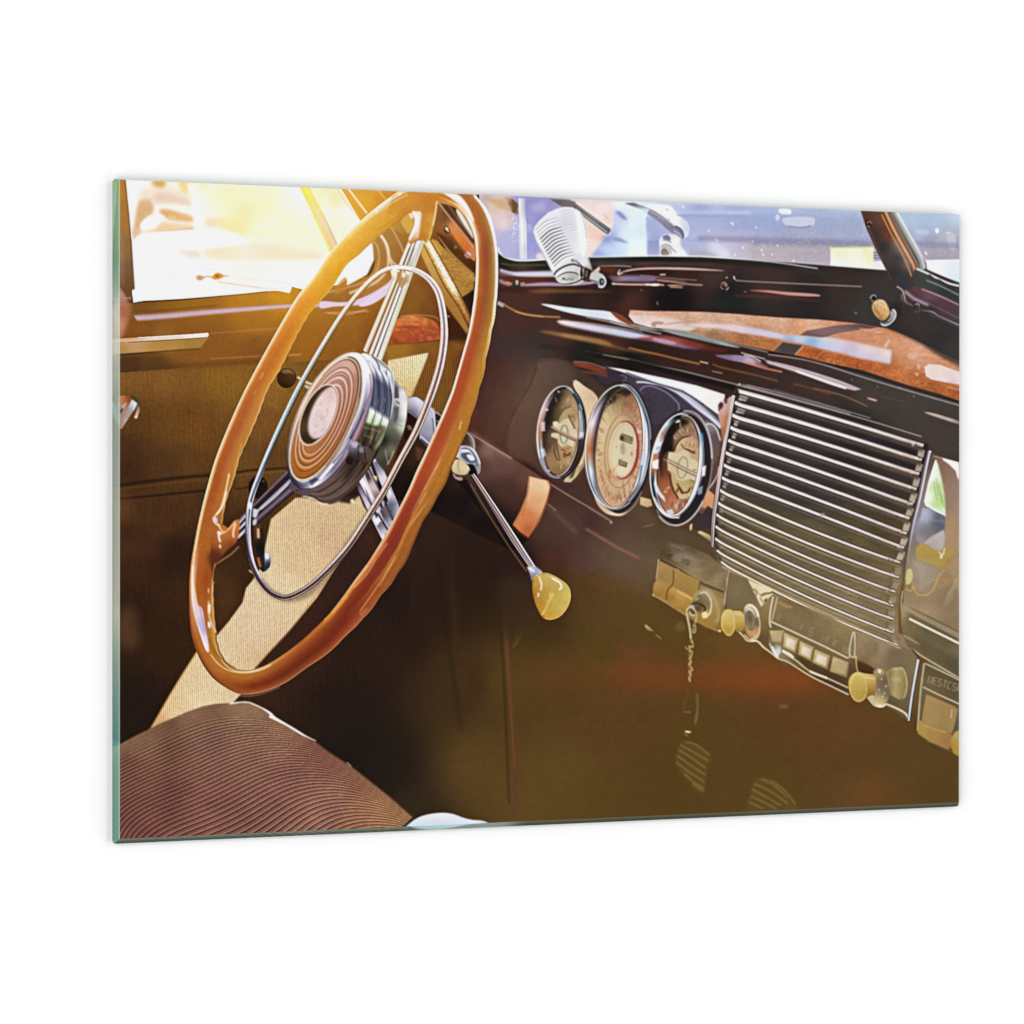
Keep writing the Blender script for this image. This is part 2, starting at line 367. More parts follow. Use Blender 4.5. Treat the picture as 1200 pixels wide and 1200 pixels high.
line("130,95 240,240", 1.9, 'fff0cc', b=.35, s=0)
line("290,95 370,190", 1.5, 'f4c05c', b=.5, s=0, a=.8)
# inner curve of the frame round the vent window
fill("265,400 300,350 380,330 460,400 470,600 400,700 340,690 250,700 100,760 -20,780 -20,700 100,650 240,600 285,520", [(320,450,'8f6430'),(380,500,'94652a'),(300,600,'a87438'),(430,550,'84531f'),(250,660,'a06c38'),(120,700,'8a5a2a'),(440,430,'90602a')], s=1, L='window_frame')
line("268,390 300,430 308,500 290,570 240,620 120,660 0,690", 1.8, 'c9955c', b=.5)
line("305,350 345,410 360,490 350,560 300,620 230,655 140,690", 3, 'e8c8a8', b=.9, a=.85)
line("320,360 358,430 368,500 385,540", 2, 'f4dccc', b=.5, a=.9)
fill("-20,735 100,740 200,722 300,670 370,620 395,560 420,560 380,640 300,730 200,755 60,765 -20,775", [(50,750,'e2c8dc'),(200,735,'dcc4dc'),(350,660,'e4d0e4'),(300,690,'d8c4de')], s=1, b=.7)
fill("200,750 300,680 380,640 370,680 280,745 215,765", 'e2cfe6', s=1, b=.8)
line("370,310 400,360 430,420 445,460", 1.6, 'd8a878', b=.5, a=.8)
line("365,480 385,515 420,540", 2.4, 'dcb49c', b=.7)
line("0,800 150,795 250,790", 1.5, 'c8a27c', b=.6, a=.7)
line("20,800 110,808 170,800 240,780", 1.2, 'e0b8a0', b=.5, a=.7)
fill("125,570 170,510 230,440 262,395 272,420 280,500 240,585 130,645", [(150,600,'fdfdff'),(230,480,'fbf8fc'),(260,420,'ffffff')], b=.4, L='side_window')
line("128,580 128,645", 1.4, 'f0ead0', b=.4)
fill("60,690 75,640 120,600 122,660 90,690", 'b07028', s=1, b=.8, a=.7)
# brown lower body behind the horn ring
fill("470,420 560,430 640,560 700,700 790,860 800,960 640,960 420,820 400,700", [(480,560,'90602a'),(560,640,'7c4e20'),(600,760,'73461e'),(480,760,'84561e'),(700,800,'70441c'),(560,500,'8a5c28'),(740,900,'502c16')], b=.8, L='door_frame')
line("520,660 560,720 600,780", 4, '9a6e30', b=3, a=.4)
# orange veneer ledge
vn = fill("375,870 440,822 520,818 580,830 640,865 650,920 640,955 400,985 340,980", [(400,850,'d4793c'),(480,835,'dc8448'),(560,850,'cf7038'),(450,900,'b4502c'),(600,900,'b85a34'),(520,930,'a8482a'),(400,960,'9a4a24')], s=1, b=.3, L='wooden_ledge')
clip(vn); texmul(vn, noise(5, 3, 31), .28)
for q in ["420,880 440,900 470,910 490,930", "500,880 540,890 560,920 600,930", "440,860 470,880 500,870", "560,870 590,890 620,880", "470,930 500,960"]:
    line(q, .8, '7c3018', b=.3, a=.8)
clip(None)
line("390,985 520,972 660,955 760,945", 1.6, '3a1c0c', b=.6, a=.8)
line("430,820 520,812 620,822 650,850", 1.0, 'f0b080', b=.5, a=.7)
fill("660,760 790,880 800,960 700,960 650,870", '3c2010', b=1.5, a=.8)
line("650,795 700,820 700,825", 1.2, 'c09060', b=.5, a=.6)
line("710,940 790,945", 1, 'a07050', b=.4, a=.5)
fill("340,985 640,958 800,945 830,1050 760,1180 640,1400 480,1400 590,1020 360,1060", [(400,1010,'a07428'),(600,985,'8a5c22'),(650,1100,'7d5320'),(720,1000,'7a4c1c'),(600,1250,'74501e'),(760,1100,'6c401a')], b=.5, L='door_panel')
m_ = fill("600,1010 800,960 780,1150 620,1400 480,1400", '8a5e28', b=2, a=.2); texmul(m_, CORD, .3)
# diagonal windscreen post with sunlit piping
z(440, 210, 7.5)
fill("520,180 560,180 900,420 900,900 880,900 600,560 480,540", [(560,240,'8a5820'),(620,320,'74482a'),(700,420,'d07a38'),(640,560,'5a3418'),(700,640,'5c3414'),(800,540,'d88040'),(820,700,'6c3c1c'),(860,800,'3a2018')], L='door_pillar')
fill("560,200 640,180 860,560 870,720 760,600 650,440", [(620,320,'70442c'),(690,420,'e08a50'),(760,520,'de7c3a'),(840,640,'d88850'),(800,620,'c8682c')], s=1, b=.5)
line("550,200 650,330 760,460 860,600", 1.6, 'd8a888', b=.5)
line("600,220 700,350 870,560", 4, '3a2a1e', b=1, a=.9, s=0)
fill("660,210 720,220 850,400 870,520 800,440 700,300", [(700,260,'3a3020'),(780,360,'4a4030'),(840,470,'2e2a20')], s=1, b=.5)
fill("712,262 745,265 800,340 845,430 860,520 800,440 720,310", [(740,300,'e8e4cc'),(800,380,'f2eedc'),(840,460,'e0dcc8')], s=1, b=.4, a=.95)
line("740,260 800,360 850,450", .9, '4a3a28', b=.3)
fill("490,520 540,540 700,720 870,850 900,900 620,900 560,740", [(540,600,'c09044'),(620,720,'b08038'),(760,820,'b4863c'),(700,880,'bb8c40')], b=.5, L='headlining')
line("560,500 640,620 720,700 870,840", 1.6, 'e8b070', b=.4)
fill("540,480 600,500 760,640 870,740 870,830 700,680", [(600,560,'503010'),(760,680,'54300e'),(850,780,'4a2a10')], s=1, b=.7)
fill("600,420 625,410 655,440 650,475 625,480 600,455", '4a3420', s=1); fill("612,420 640,430 640,455 618,445", 'e8dcc0', s=1, b=.4)
fill("635,450 650,455 640,470", 'fff4d8', b=.2)
fill("780,660 815,635 840,665 825,695 795,690", 'b08070', s=1, b=.4); line("808,640 838,668", 1.2, 'fff6f0', b=.2)
fill("690,590 710,585 718,605 700,612", '8a7040', s=1, b=.4)
z(400, 290, 7.5)
fill("700,-80 800,-60 1160,420 1060,440 1130,720 1100,760 900,480 700,60", [(760,60,'d8a850'),(850,160,'c89850'),(1000,350,'b88a44'),(1100,400,'a07838'),(1050,480,'a87434')], b=.4, L='headlining')
m_ = fill("900,0 1165,230 1165,370 1065,420 860,100", 'b4863c', b=1.0, a=.9); texmul(m_, noise(3, 1.2, 33), .2)
pp = tube2("700,-60 780,100 900,340 1020,520 1120,720", "790,-60 850,40 960,240 1060,430 1150,620", {0:[(-1,'8a5a20'),(-.5,'e6cc88'),(0,'fff4d0'),(.4,'fff8e4'),(.8,'b07c30'),(1,'70481c')], .6:[(-1,'6a421c'),(-.6,'c8924c'),(0,'fff0cc'),(.5,'fffaf0'),(.8,'b88440'),(1,'5c3a18')], .75:[(-1,'6a421c'),(-.5,'b07838'),(0,'d8a860'),(.5,'b88440'),(1,'5c3a18')], 1:[(-1,'5a3818'),(0,'a87438'),(1,'4a2c14')]}, L='door_pillar')
texmul(pp, noise(1.4, 1.4, 35), .25)
fill("1060,440 1165,370 1165,700 1130,560", [(1100,480,'3a2214'),(1150,450,'241610')], b=.5, L='door_pillar')
fill("860,560 940,560 1100,770 1090,840 900,800", '40200f', b=1.6, a=.7)
line("930,600 950,610", 1.2, 'e0c8a0', b=.3)
# door crank at far left and black knob
z(120, 440, 15)
fill("230,420 310,365 380,350 500,380 540,420 480,560 420,700 320,940 290,960 180,900", [(330,450,'b8763a'),(430,400,'a84c20'),(480,420,'70381c'),(350,520,'c0a080'),(300,700,'a08c7c'),(280,400,'c8a078')], s=0, L='window_crank#1')
fill("500,380 560,370 620,450 655,560 640,660 600,750 560,740 590,650 600,560", [(560,400,'3a4030'),(620,500,'2a3024'),(630,620,'d8b898'),(600,730,'e8c8a8')], s=1, b=.25, L='window_crank#1')
fill("520,420 615,490 560,600 470,740 320,945 300,900 400,700 450,560", [(520,450,'c8d8dc'),(570,500,'e0ecf0'),(480,600,'9a948c'),(400,800,'b49a84'),(330,920,'a08070')], s=0, b=.2, L='window_crank#1')
line("585,500 540,610", .7, 'fff', b=.1) if 0 else line("590,490 540,610", .7, 'ffffff', b=.15)
line("420,480 330,600 300,650", .8, 'e8ecf8', b=.15); fill("350,560 365,600 330,660 302,670 305,620", '3c4468', b=.2)
line("430,760 340,930", .6, 'e8d8c8', b=.15)
fill("585,715 610,720 605,745 585,748", 'fff8e8', s=1, b=.2)
z(320, 400, 6)
line("170,250 240,290 300,310", 2.6, 'e8d8a8', b=.2, L='window_crank#2'); line("225,310 280,335", 4.5, 'c8c0a0', b=.3, L='window_crank#2'); line("225,300 290,325", 1, '6a5c40', b=.2)
fill(ell(96, 258, 68, 72, 20), [(60,220,'3a2410'),(120,220,'5c3c1c'),(130,290,'4a3018'),(90,320,'281808')], L='window_crank#2')
fill("60,205 110,195 150,230 120,225 70,225", 'a8804c', s=1, b=.8, a=.6)
line("105,100 190,95", 1, 'e0c080', b=.5, a=.5)
# second crank behind the left spoke
z(260, 540, 7.06)
fill(ell(300, 220, 80, 95, 0), [(260,200,'15120c'),(340,240,'1d160e')], b=.3, L='window_crank#4')
line("335,165 350,175", 1, 'b09870', b=.3)
fill("262,540 320,520 335,640 350,760 400,800 395,880 340,925 300,880 280,720", [(300,600,'5a3a28'),(330,700,'141412'),(300,850,'3a2a1c'),(380,840,'0e1826')], s=0, L='window_crank#3')
fill("345,770 375,750 400,790 402,850 380,895 345,910", [(370,790,'c8ccd4'),(385,860,'182434')], s=1, b=.4, L='window_crank#3')
fill("350,780 375,765 390,800 370,815", 'f4f6fa', s=1, b=.5)
line("300,560 302,640", 3, 'd8b088', b=.4); line("325,560 345,760 340,910", 2.2, '1c2018', b=.2)
line("300,800 318,880", 3, 'a86c40', b=.6); line("225,905 255,930", 1.6, 'f0e0c0', b=.25)
# ================= windscreen and what shows through it =================
z(570, 200, 4.8)
ws = fill("-40,0 2800,0 2800,900 -40,700", [(0,150,'c8b0b8'),(60,120,'e8c8b0'),(100,250,'d8cce4'),(200,150,'9890cc'),(250,250,'8c8ccc'),(150,400,'b4b4e0'),(300,100,'8884c4'),(250,450,'a0a0d8'),(620,130,'f2dcdc'),(640,200,'f4d4c8'),(600,330,'fad4c0'),
   (760,100,'f0f4ff'),(700,350,'c4d4f8'),(800,250,'e4ecff'),(850,420,'ecf8ff'),(900,200,'dcecff'),(930,300,'a4acdc'),(950,400,'9ca4d4'),(1100,120,'c8ccf0'),(1250,100,'cfd8f4'),(1300,50,'f4f8ff'),(1200,200,'a0a8dc'),(1400,220,'a8b0dc'),
   (1600,170,'b8c4ec'),(1600,230,'a8b8e4'),(1800,200,'a4b4dc'),(2000,200,'b0c0e4'),(1200,330,'c0c4e8'),(1500,330,'b0b4d8'),(1700,330,'a8a4c0'),(1900,330,'a8a8c0'),(1300,430,'ccc4dc'),(1500,420,'c0b4c4'),(1700,430,'c4b4b8'),(1900,420,'bcacb4'),(2000,300,'b0bcd8'),(1750,280,'c4c8dc'),(2400,200,'b8cce8'),(2500,300,'a8a8c8'),(2500,420,'b4a8b8'),(2600,560,'f0f0f8')], L='windscreen')
clip(ws)
z(600, 225, 7.5)
fill("-80,40 0,60 40,100 60,190 40,200 0,180 -60,60", [(0,100,'6a4424'),(20,150,'a06838'),(-40,60,'e0a880')], b=.6); fill("0,60 50,100 55,120 35,185 0,175", '6a4420', b=.5)
fill("-220,50 -60,60 -20,160 0,200 20,250 -40,330 -120,340 -200,200", [(-100,120,'e0c49c'),(-60,250,'e8dce0'),(-150,250,'e4ccc8'),(-20,220,'d8b4b0')], b=1.6, a=.9)
fill("-250,55 -80,60 0,140 0,175 -60,160", 'c89058', b=1, a=.5)
fill("60,55 110,55 125,300 132,590 82,590 75,300", [(80,100,'e4e4ec'),(90,300,'f6f6fa'),(115,100,'b8b8c8'),(100,500,'e0e4ec'),(70,400,'ffffff')], b=.3)
line("66,55 74,590", 1.2, 'ffffff', b=.4, s=0); line("104,60 112,590", 1, 'b8c0cc', b=.3, s=0)
fill("130,80 250,70 420,110 400,140 250,200 190,280 160,300 130,200", [(200,120,'8884c8'),(300,110,'9488cc'),(160,240,'a49cd8'),(260,90,'b0a8dc')], s=1, b=2, a=.8)
fill("135,350 190,350 250,560 140,590", [(160,400,'8c94d4'),(200,500,'9c9cdc'),(150,560,'a0a8dc')], b=1.2, a=.8); fill("160,120 260,100 300,150 200,180", 'b4b0e0', s=1, b=2.4, a=.7)
fill("220,540 290,540 300,590 220,590", 'ecd4dc', s=1, b=1.4)
fill("540,90 900,90 930,130 880,260 870,330 780,430 700,550 680,590 640,560 620,300 600,180", [(700,120,'f2dcd8'),(800,150,'f6e8e8'),(850,200,'f4dcd4'),(700,350,'f8d0bc'),(760,400,'f8c8b8'),(720,450,'fce4dc'),(640,200,'f0dcd0')], b=1.0)
fill("800,200 850,230 860,290 820,270", 'f4b8a8', s=1, b=1.8, a=.8)
fill("870,90 1130,90 1170,200 1180,580 700,580 720,540 800,430 870,370 900,250", [(950,120,'f8faff'),(940,200,'c8c8f4'),(1000,150,'e4f0ff'),(1080,300,'e0f2ff'),(1100,480,'f0faff'),(850,450,'b8c4ec'),(800,520,'a4b0e4'),(950,460,'d4e8ff'),(850,400,'98a4dc'),(1000,400,'e4f2ff')], b=.8)
fill("910,170 960,180 1010,240 980,240 930,200", '8c88c0', s=1, b=1.4); fill("880,400 950,405 1020,450 960,440 900,425", '808cc4', s=1, b=1.2, a=.8); fill("800,390 870,400 860,430 800,440", '848cc8', s=1, b=2, a=.8)
fill("720,520 800,510 800,570 700,575", '9aa4d8', b=2, a=.7); fill("760,490 900,480 960,560 880,570", 'c4e0ff', s=1, b=2, a=.7)
r_ = random.Random(5)
for k in range(90):
    x, y = r_.gauss(35, 26), r_.gauss(300, 55)
    fill(ell(x, y, 2+r_.random()*5, 2+r_.random()*3, -30, 10), 'f4f8ff', b=.2, a=.8)
for k in range(30):
    x, y = r_.gauss(150, 14), r_.gauss(310, 30); fill(ell(x, y, 4, 2, 40, 10), 'f0f4ff', b=.2, a=.8)
# wiper blade arms
fill("330,62 500,68 560,90 860,310 870,340 845,372 800,350 600,190 440,130", [(400,80,'5c5450'),(480,90,'6c6468'),(600,160,'7c7470'),(700,240,'8a8488'),(800,310,'6c6c70'),(850,350,'50505c')], b=.2, L='windscreen_wiper#1')
line("560,90 865,315", 1.6, 'f0ece8', b=.3, s=0); line("540,120 850,350", 1.0, '3c3838', b=.3, s=0); line("560,150 840,355", 1.2, 'c4bcc0', b=.3, s=0); line("580,180 835,372", 1.2, '4c484c', b=.3, s=0); line("600,205 830,376", 1.2, 'f4f0f0', b=.3, s=0, a=.9)
fill("560,88 620,110 900,270 880,310 860,310 600,130", 'f4e8e4', b=.6, a=.5)
z(740, 230, 7.5)
fill("-60,60 20,55 130,100 200,125 320,210 380,250 440,290 460,340 450,365 430,360 400,330 350,320 240,225 120,140 60,110", [(0,70,'686478'),(80,95,'888498'),(150,130,'8c8898'),(250,190,'8c8498'),(330,260,'7c7488'),(390,290,'8480a4'),(440,330,'686474')], b=.25, L='windscreen_wiper#2')
fl = "130,78 300,75 350,90 400,150 440,185 490,225 510,280 500,340 460,368 455,320 420,280 380,262 300,190 210,130"
fill(fl, [(200,90,'fafcff'),(320,110,'ffffff'),(430,220,'fafdff'),(480,300,'f4f8ff')], s=1, b=.3, L='windscreen_wiper#2')
line("380,262 430,290 455,340 445,372", 2.2, '4c4860', b=.35); line("130,110 330,225 380,262", 1.0, 'c4c0d0', b=.4); line("370,300 420,330 440,365", 1.2, 'd4d0dc', b=.3)
for k in range(46):
    t = r_.random(); fill(ell(60+t*330+r_.gauss(0, 8), 80+t*210+r_.gauss(0, 9), 4, 3, 30, 8), r_.choice(['d8d4e4', '5c5468', 'f0f0f8', '686078']), b=.2, a=.7)
fill("300,105 330,110 330,130 305,125", 'c0c4d8', s=1, b=.5, a=.6); line("310,210 340,200", 1, '9090a8', b=.4)
fill("240,400 260,350 300,330 350,335 400,350 430,370 440,420 470,480 505,530 400,535 250,530 250,460", [(260,400,'f0f2f8'),(300,350,'dce0f0'),(380,420,'f4f6f4'),(420,500,'eef4f4'),(330,450,'ece4dc')], s=0, b=.35, L='windscreen_wiper#2')
fill("275,350 320,340 345,370 330,395 280,375", '686c94', s=1, b=.5, a=.9); fill("260,480 290,455 325,480 330,520 270,525", [(290,480,'6c5c60'),(310,510,'b09c94')], s=1, b=.4)
line("270,385 320,390 350,410", 1.2, '9c9cb4', b=.4); line("260,440 300,425 340,440 370,480", 1.0, '746c74', b=.4); line("260,460 300,445 335,465 350,510", 1.0, '847c84', b=.4); line("375,470 390,500", 1, '909094', b=.4)
fill("100,100 150,110 110,210 50,240 60,180", 'd8f0fc', b=.8, a=.8); line("150,110 120,180 60,240", 1, 'f4fcff', b=.4)
fill("-20,90 100,105 125,250 140,400 130,525 -20,530", [(60,200,'e4f4ff'),(110,300,'d8ecfa'),(60,450,'eefaff')], b=1, a=.8)
fill("140,390 240,390 240,525 140,525", [(180,420,'9098c8'),(200,500,'a8a8cc')], b=1, a=.7)
for y in range(400, 520, 18): line([(142, y), (230, y+2)], .8, '7c84bc', b=.4, a=.5, s=0)
fill("400,60 1300,90 2600,150 2600,130 1300,60 400,30", 'e4f4ff', b=1.2, a=.8)
fill("400,125 1200,130 1300,150 1200,165 400,160", 'c8dcf8', b=1.2, a=.7); line("400,168 800,174 1200,172", 1.6, '9cacdc', b=.8, a=.8)
fill("450,380 700,390 800,440 860,525 640,525 560,480 450,460", [(560,420,'a8b4e0'),(750,460,'d8e0f4'),(820,510,'dce4f0'),(600,480,'b4b0cc')], s=1, b=1.6, a=.8)
fill("520,470 600,480 720,500 760,530 520,530", 'a49cac', s=1, b=1.6, a=.7); line("450,378 700,372 860,380 1200,390", 2.4, '9c98b8', b=1.6, a=.6)
fill("500,340 700,310 1200,300 1200,340 800,360", 'c4c8e8', b=2, a=.6)
for x, y, a_, b2 in [(885,240,24,10),(680,305,16,8),(750,385,18,9),(1095,275,16,7),(1070,400,12,6),(980,452,12,6),(910,515,10,6),(1150,505,12,5),(455,95,20,5),(125,225,10,6)]:
    fill(ell(x, y, a_, b2, 40, 20), 'ffffff', b=.45)
z(880, 220, 4.8)
fill("0,120 600,140 620,160 0,165", 'a8b8dc', b=1.2, a=.8); fill("0,140 620,155 680,330 0,300", [(100,200,'a4b4dc'),(400,200,'a8bcdc'),(300,260,'b0b4cc'),(600,240,'a4acc8')], b=1, a=.5)
fill("0,290 690,310 700,340 0,330", '8888a0', b=2, a=.7); fill("0,330 450,345 450,425 0,405", [(100,370,'b4a8b0'),(350,380,'aca0b0')], b=1, a=.6)
fill("160,120 220,122 222,150 165,145", 'ecf8ff', s=1, b=.8); fill("185,170 345,168 352,210 320,215 280,222 200,212", 'e8ecf4', s=1, b=.9); line("205,215 285,224 340,214", 1.4, '8488a0', b=.7)
fill(ell(150, 168, 12, 18, 0), 'e8f4ff', b=.8)
line("440,340 690,335", 1.6, 'e6e27c', b=.8, s=0); fill("447,342 690,337 690,400 735,470 447,440", [(500,360,'f4f2cc'),(600,400,'f8f6e6'),(660,350,'f2efb8'),(480,420,'f6f4ee')], b=.5, L='yellow_label')
line("570,325 575,340", 1.6, 'd8c8a8', b=.4)
for y in (365, 380, 395, 410): line([(690, y), (735, y-1)], 1.0, '3a3c4c', b=.3, s=0)
fill("690,410 740,410 765,465 690,455", 'e8e4f0', b=.6)
for k in range(210):
    x, y = r_.random()*720, 250+abs(r_.gauss(50, 45))
    if y < 430: fill(ell(x, y, 1.5+r_.random()*3.4, 1.2+r_.random()*2, r_.random()*90, 8), 'e8e4ee', b=.2, a=.75)
for x, y in [(30,225),(10,300),(150,325),(60,350),(120,375),(70,380),(240,410)]: fill(ell(x, y, 6, 4, 50, 12), 'ffffff', b=.3)
for k in range(50):
    fill(ell(r_.random()*640, 165+r_.random()*90, 2, 1.6, 0, 8), 'd8e4f8', b=.2, a=.7)
clip(ws); z(570, 200, 4.8); fill("-40,0 2800,0 2800,640 -40,640", 'ffffff', a=.10)
z(880, 220, 4.8)
z(880, 220, 4.8); fill("-400,130 640,165 700,290 -400,270", '8d9ac8', b=2.5, a=.30); fill("-300,268 680,290 700,325 -300,300", '77799c', b=1.8, a=.4)
# right pane
fill("800,140 1180,155 1180,410 985,405 940,330 880,200", [(900,180,'b8cce4'),(1050,180,'b4c8e4'),(1150,160,'c8d8ec'),(950,250,'b0c0dc'),(1000,310,'a8a4c0'),(1150,300,'b0acc4'),(1000,370,'b0a8b4'),(1100,380,'b4acb4'),(1120,260,'b8c0d0')], b=.4, L='windscreen')
fill("920,235 1000,240 1000,262 930,262", 'c8d8ec', b=1, a=.6); fill("1100,260 1150,255 1155,350 1115,345", 'ccd0d4', b=.9, a=.8); fill("930,300 1160,310 1180,345 950,335", '9090ac', b=1.4, a=.6)
fill(ell(1047, 242, 11, 16, 0), 'f0f4ff', b=.5); line("1098,255 1125,252", 1, 'f4f8f8', b=.3); line("978,360 990,378", 1.6, 'ffffff', b=.3)
for k in range(40): fill(ell(930+r_.random()*220, 280+r_.random()*110, 2.4, 2, 20, 8), 'e4e0f0', b=.2, a=.7)
fill("975,408 1200,402 1200,545 1080,500 990,460", [(1050,440,'f4f4fa'),(1150,470,'e8f0f8'),(1150,520,'d4e8f4'),(1020,450,'f8f8ff')], b=.3)
clip(None)
# ================= dashboard =================
z(570, 280, 6)
dash = fill("-40,560 60,420 80,300 80,120 100,110 160,140 220,158 300,155 420,150 600,140 720,130 900,128 1200,124 1500,126 1860,146 2422,190 2816,221 3090,216 3210,264 3400,335 3400,1500 2800,1900 2700,2700 2200,2600 1500,2560 1000,2500 600,2300 300,2080 -200,1750 -200,900 -100,700",
  [(150,150,'1c2018'),(400,170,'26261e'),(120,260,'5a3028'),(300,290,'5c3228'),(200,400,'4c2e28'),(120,600,'48302c'),(250,550,'4a2e28'),(150,750,'40302e'),(350,750,'38302c'),(60,900,'4a2c24'),(600,400,'30221e'),(900,390,'2c1e1a'),(1000,170,'2c2424'),
  (1100,200,'4c2c26'),(1400,200,'3c2622'),(1600,260,'42302c'),(1700,400,'202020'),(1300,420,'1c1618'),(1000,460,'4c2c24'),(2000,330,'40302c'),(2300,400,'2c2624'),(2500,350,'3c2e2a'),(2700,500,'3c3836'),(3000,700,'3c3634'),(700,560,'442c28'),(500,620,'4c302a'),
  (700,800,'20201c'),(1000,850,'181816'),(900,720,'4a2c22'),(1300,800,'38201a'),(1700,800,'3a2218'),(2000,900,'3c2c28'),(2300,950,'42322e'),(2700,1100,'443c38'),(3000,1000,'463e3a'),(2600,1300,'2a2826'),
  (300,1100,'5c3e34'),(500,1250,'5e4238'),(250,1400,'54342a'),(500,1500,'563a30'),(700,1500,'4c302a'),(900,1300,'54382e'),(900,1700,'5c3c2c'),(1200,1850,'4c3420'),(500,1800,'442620'),(700,2000,'30181a'),(300,1700,'2c1818'),(1400,1700,'4a3828'),(1100,1200,'3c3040'),(1300,1150,'40304a'),(480,2160,'3c2420'),(780,2160,'4c352a'),(1000,2050,'5a4438'),(420,2450,'3a2618'),(780,2450,'4a3420'),(650,2000,'46302a'),(850,1900,'553c31'),(1100,2200,'5c4a34'),(1100,1950,'5e4a38')], b=.25, L='dashboard')
# lower edge fades into the foot well
put(raster([P("-200,1950 250,2080 500,2300 800,2420 1150,2440 1300,2800 -200,2800")], 40), [(0,2050,'281812'),(300,2250,'241710'),(600,2450,'3f2c18'),(900,2500,'503a1e'),(1100,2650,'533c1c'),(400,2600,'3a2816'),(100,2300,'26180f'),(800,2700,'523c1b')], .8, 'footwell', 8)
z(600, 640, 4.8)
fill("-200,30 80,-20 300,20 500,100 820,100 800,300 700,400 400,420 0,380 -100,250", [(50,80,'2c181a'),(250,60,'48241e'),(200,200,'44301c'),(400,60,'5a3a34'),(600,80,'60443a'),(750,150,'5a442c'),(550,200,'5a3c20'),(400,250,'50381c'),(-100,120,'2a1814'),(0,250,'36261a'),(650,300,'543c1c')], s=1, b=7, a=.9)
z(570, 280, 6)
# black rubber and chrome around glass
line("85,60 90,90 120,125 180,145 240,152 330,150 420,142", 1.6, 'f4fcfc', b=.3)
fill("80,95 120,135 180,158 260,163 420,155 420,190 460,215 200,222 110,200 90,180", [(150,160,'2a2e20'),(300,165,'303020'),(250,190,'4c4034'),(400,200,'28281e'),(130,200,'1e2018'),(200,205,'3c342c')], b=.5)
line("100,170 180,185 300,186 420,182", 2.0, '5c5044', b=.8, a=.8)
tube2("95,205 180,225 300,222 470,218 480,220", "95,235 180,262 300,272 470,272 490,270", [(-1,'443034'),(-.5,'c8bcc8'),(0,'dcdce8'),(.6,'c4bcc8'),(1,'6a4438')], b=.5)
fill("85,225 130,232 200,255 120,260 90,250", '8a7480', s=1, b=1, a=.7)
fill("100,270 500,278 500,300 300,302 100,300", '5e3224', b=1.2, a=.8)
line("90,290 130,312 170,322", 3.5, 'b8a4b8', b=1, a=.9); line("135,305 180,318", 2.5, 'c89854', b=.5); line("240,318 270,312", 2.8, 'c8a46c', b=.5)
fill("195,295 215,288 228,300 225,325 205,338 195,330", '2c2820', s=1); fill("205,295 220,292 224,310 212,326 206,320", 'e8ece0', s=1, b=.3); line("215,300 205,325", 1, '404038', b=.25)
tube2("240,318 400,302 520,305 660,300 760,298", "240,335 400,335 560,335 700,325 760,316", [(-1,'6a4a48'),(-.4,'a894b0'),(.3,'b8a4b8'),(1,'6c4438')], b=.8)
fill("290,368 420,352 560,355 760,362 880,370 700,375 500,378 380,378", [(400,365,'b0783c'),(550,366,'9c6a3c'),(750,368,'8a5838')], s=1, b=1)
fill("90,330 400,345 800,350 1200,330 1200,345 800,376 500,385 90,375", '2c1a18', b=1.5, a=.45)
# upper rail beyond the lamp
fill("720,130 900,128 1200,124 1600,140 2000,168 2400,230 2400,262 2000,200 1500,165 1200,158 900,165 735,178", [(800,150,'2c3028'),(1200,140,'1c201c'),(1600,160,'262820'),(2000,190,'2c2a24'),(2300,235,'33312c')], b=.5)
fill("735,162 1000,160 1300,165 1600,172 1600,190 1200,182 740,192", '4a4040', b=1, a=.7)
line("720,128 900,124 1200,119 1500,123 1700,135 2000,160 2330,208", 1.3, 'e8ecf0', b=.3, a=.9)
line("800,192 940,190 1020,194", 1.6, 'b48c84', b=.6, a=.9)
fill("940,235 1000,215 1080,205 1200,200 1400,202 1640,218 1650,225 1400,218 1200,215 1050,222 980,240 930,250 925,235", 'c8aca0', s=1, b=.4)
fill("960,236 1060,222 1200,218 1300,222 1300,252 1080,250 980,246", '361c18', s=1, b=.6)
line("940,215 925,240 940,255", 1.6, 'e8d8d4', b=.4); fill("800,200 900,200 930,215 900,245 860,240 820,225", '5a2e20', s=1, b=1)
fill("840,265 1000,258 1150,262 1200,280 1150,300 1000,298 880,300", [(900,280,'6c5060'),(1000,275,'86789c'),(1120,280,'7c6c8c'),(950,292,'a48484')], s=1, b=1.2)
line("880,315 1000,320 1200,322 1250,325", 2.0, 'd8b4a8', b=.6); fill("1165,318 1210,316 1215,326 1170,330", 'fff4ec', s=1, b=.4); line("1080,258 1200,268 1400,285 1480,290", 1.2, 'a4847c', b=.6, a=.8)
line("1200,290 1300,300 1420,318 1520,325", 2.2, 'b08878', b=.7, a=.9); fill("1270,325 1320,322 1400,326 1340,332 1290,332", 'e8b08c', s=1, b=.4); line("1160,283 1290,292 1400,298", 2, '9c7880', b=1, a=.7); line("1220,252 1260,250", 1.5, 'f0dcd4', b=.4)
line("900,318 870,308", 1.5, 'e8dcdc', b=.4)
fill("840,260 880,290 880,320 830,350 810,330", '1e1412', s=1, b=1)
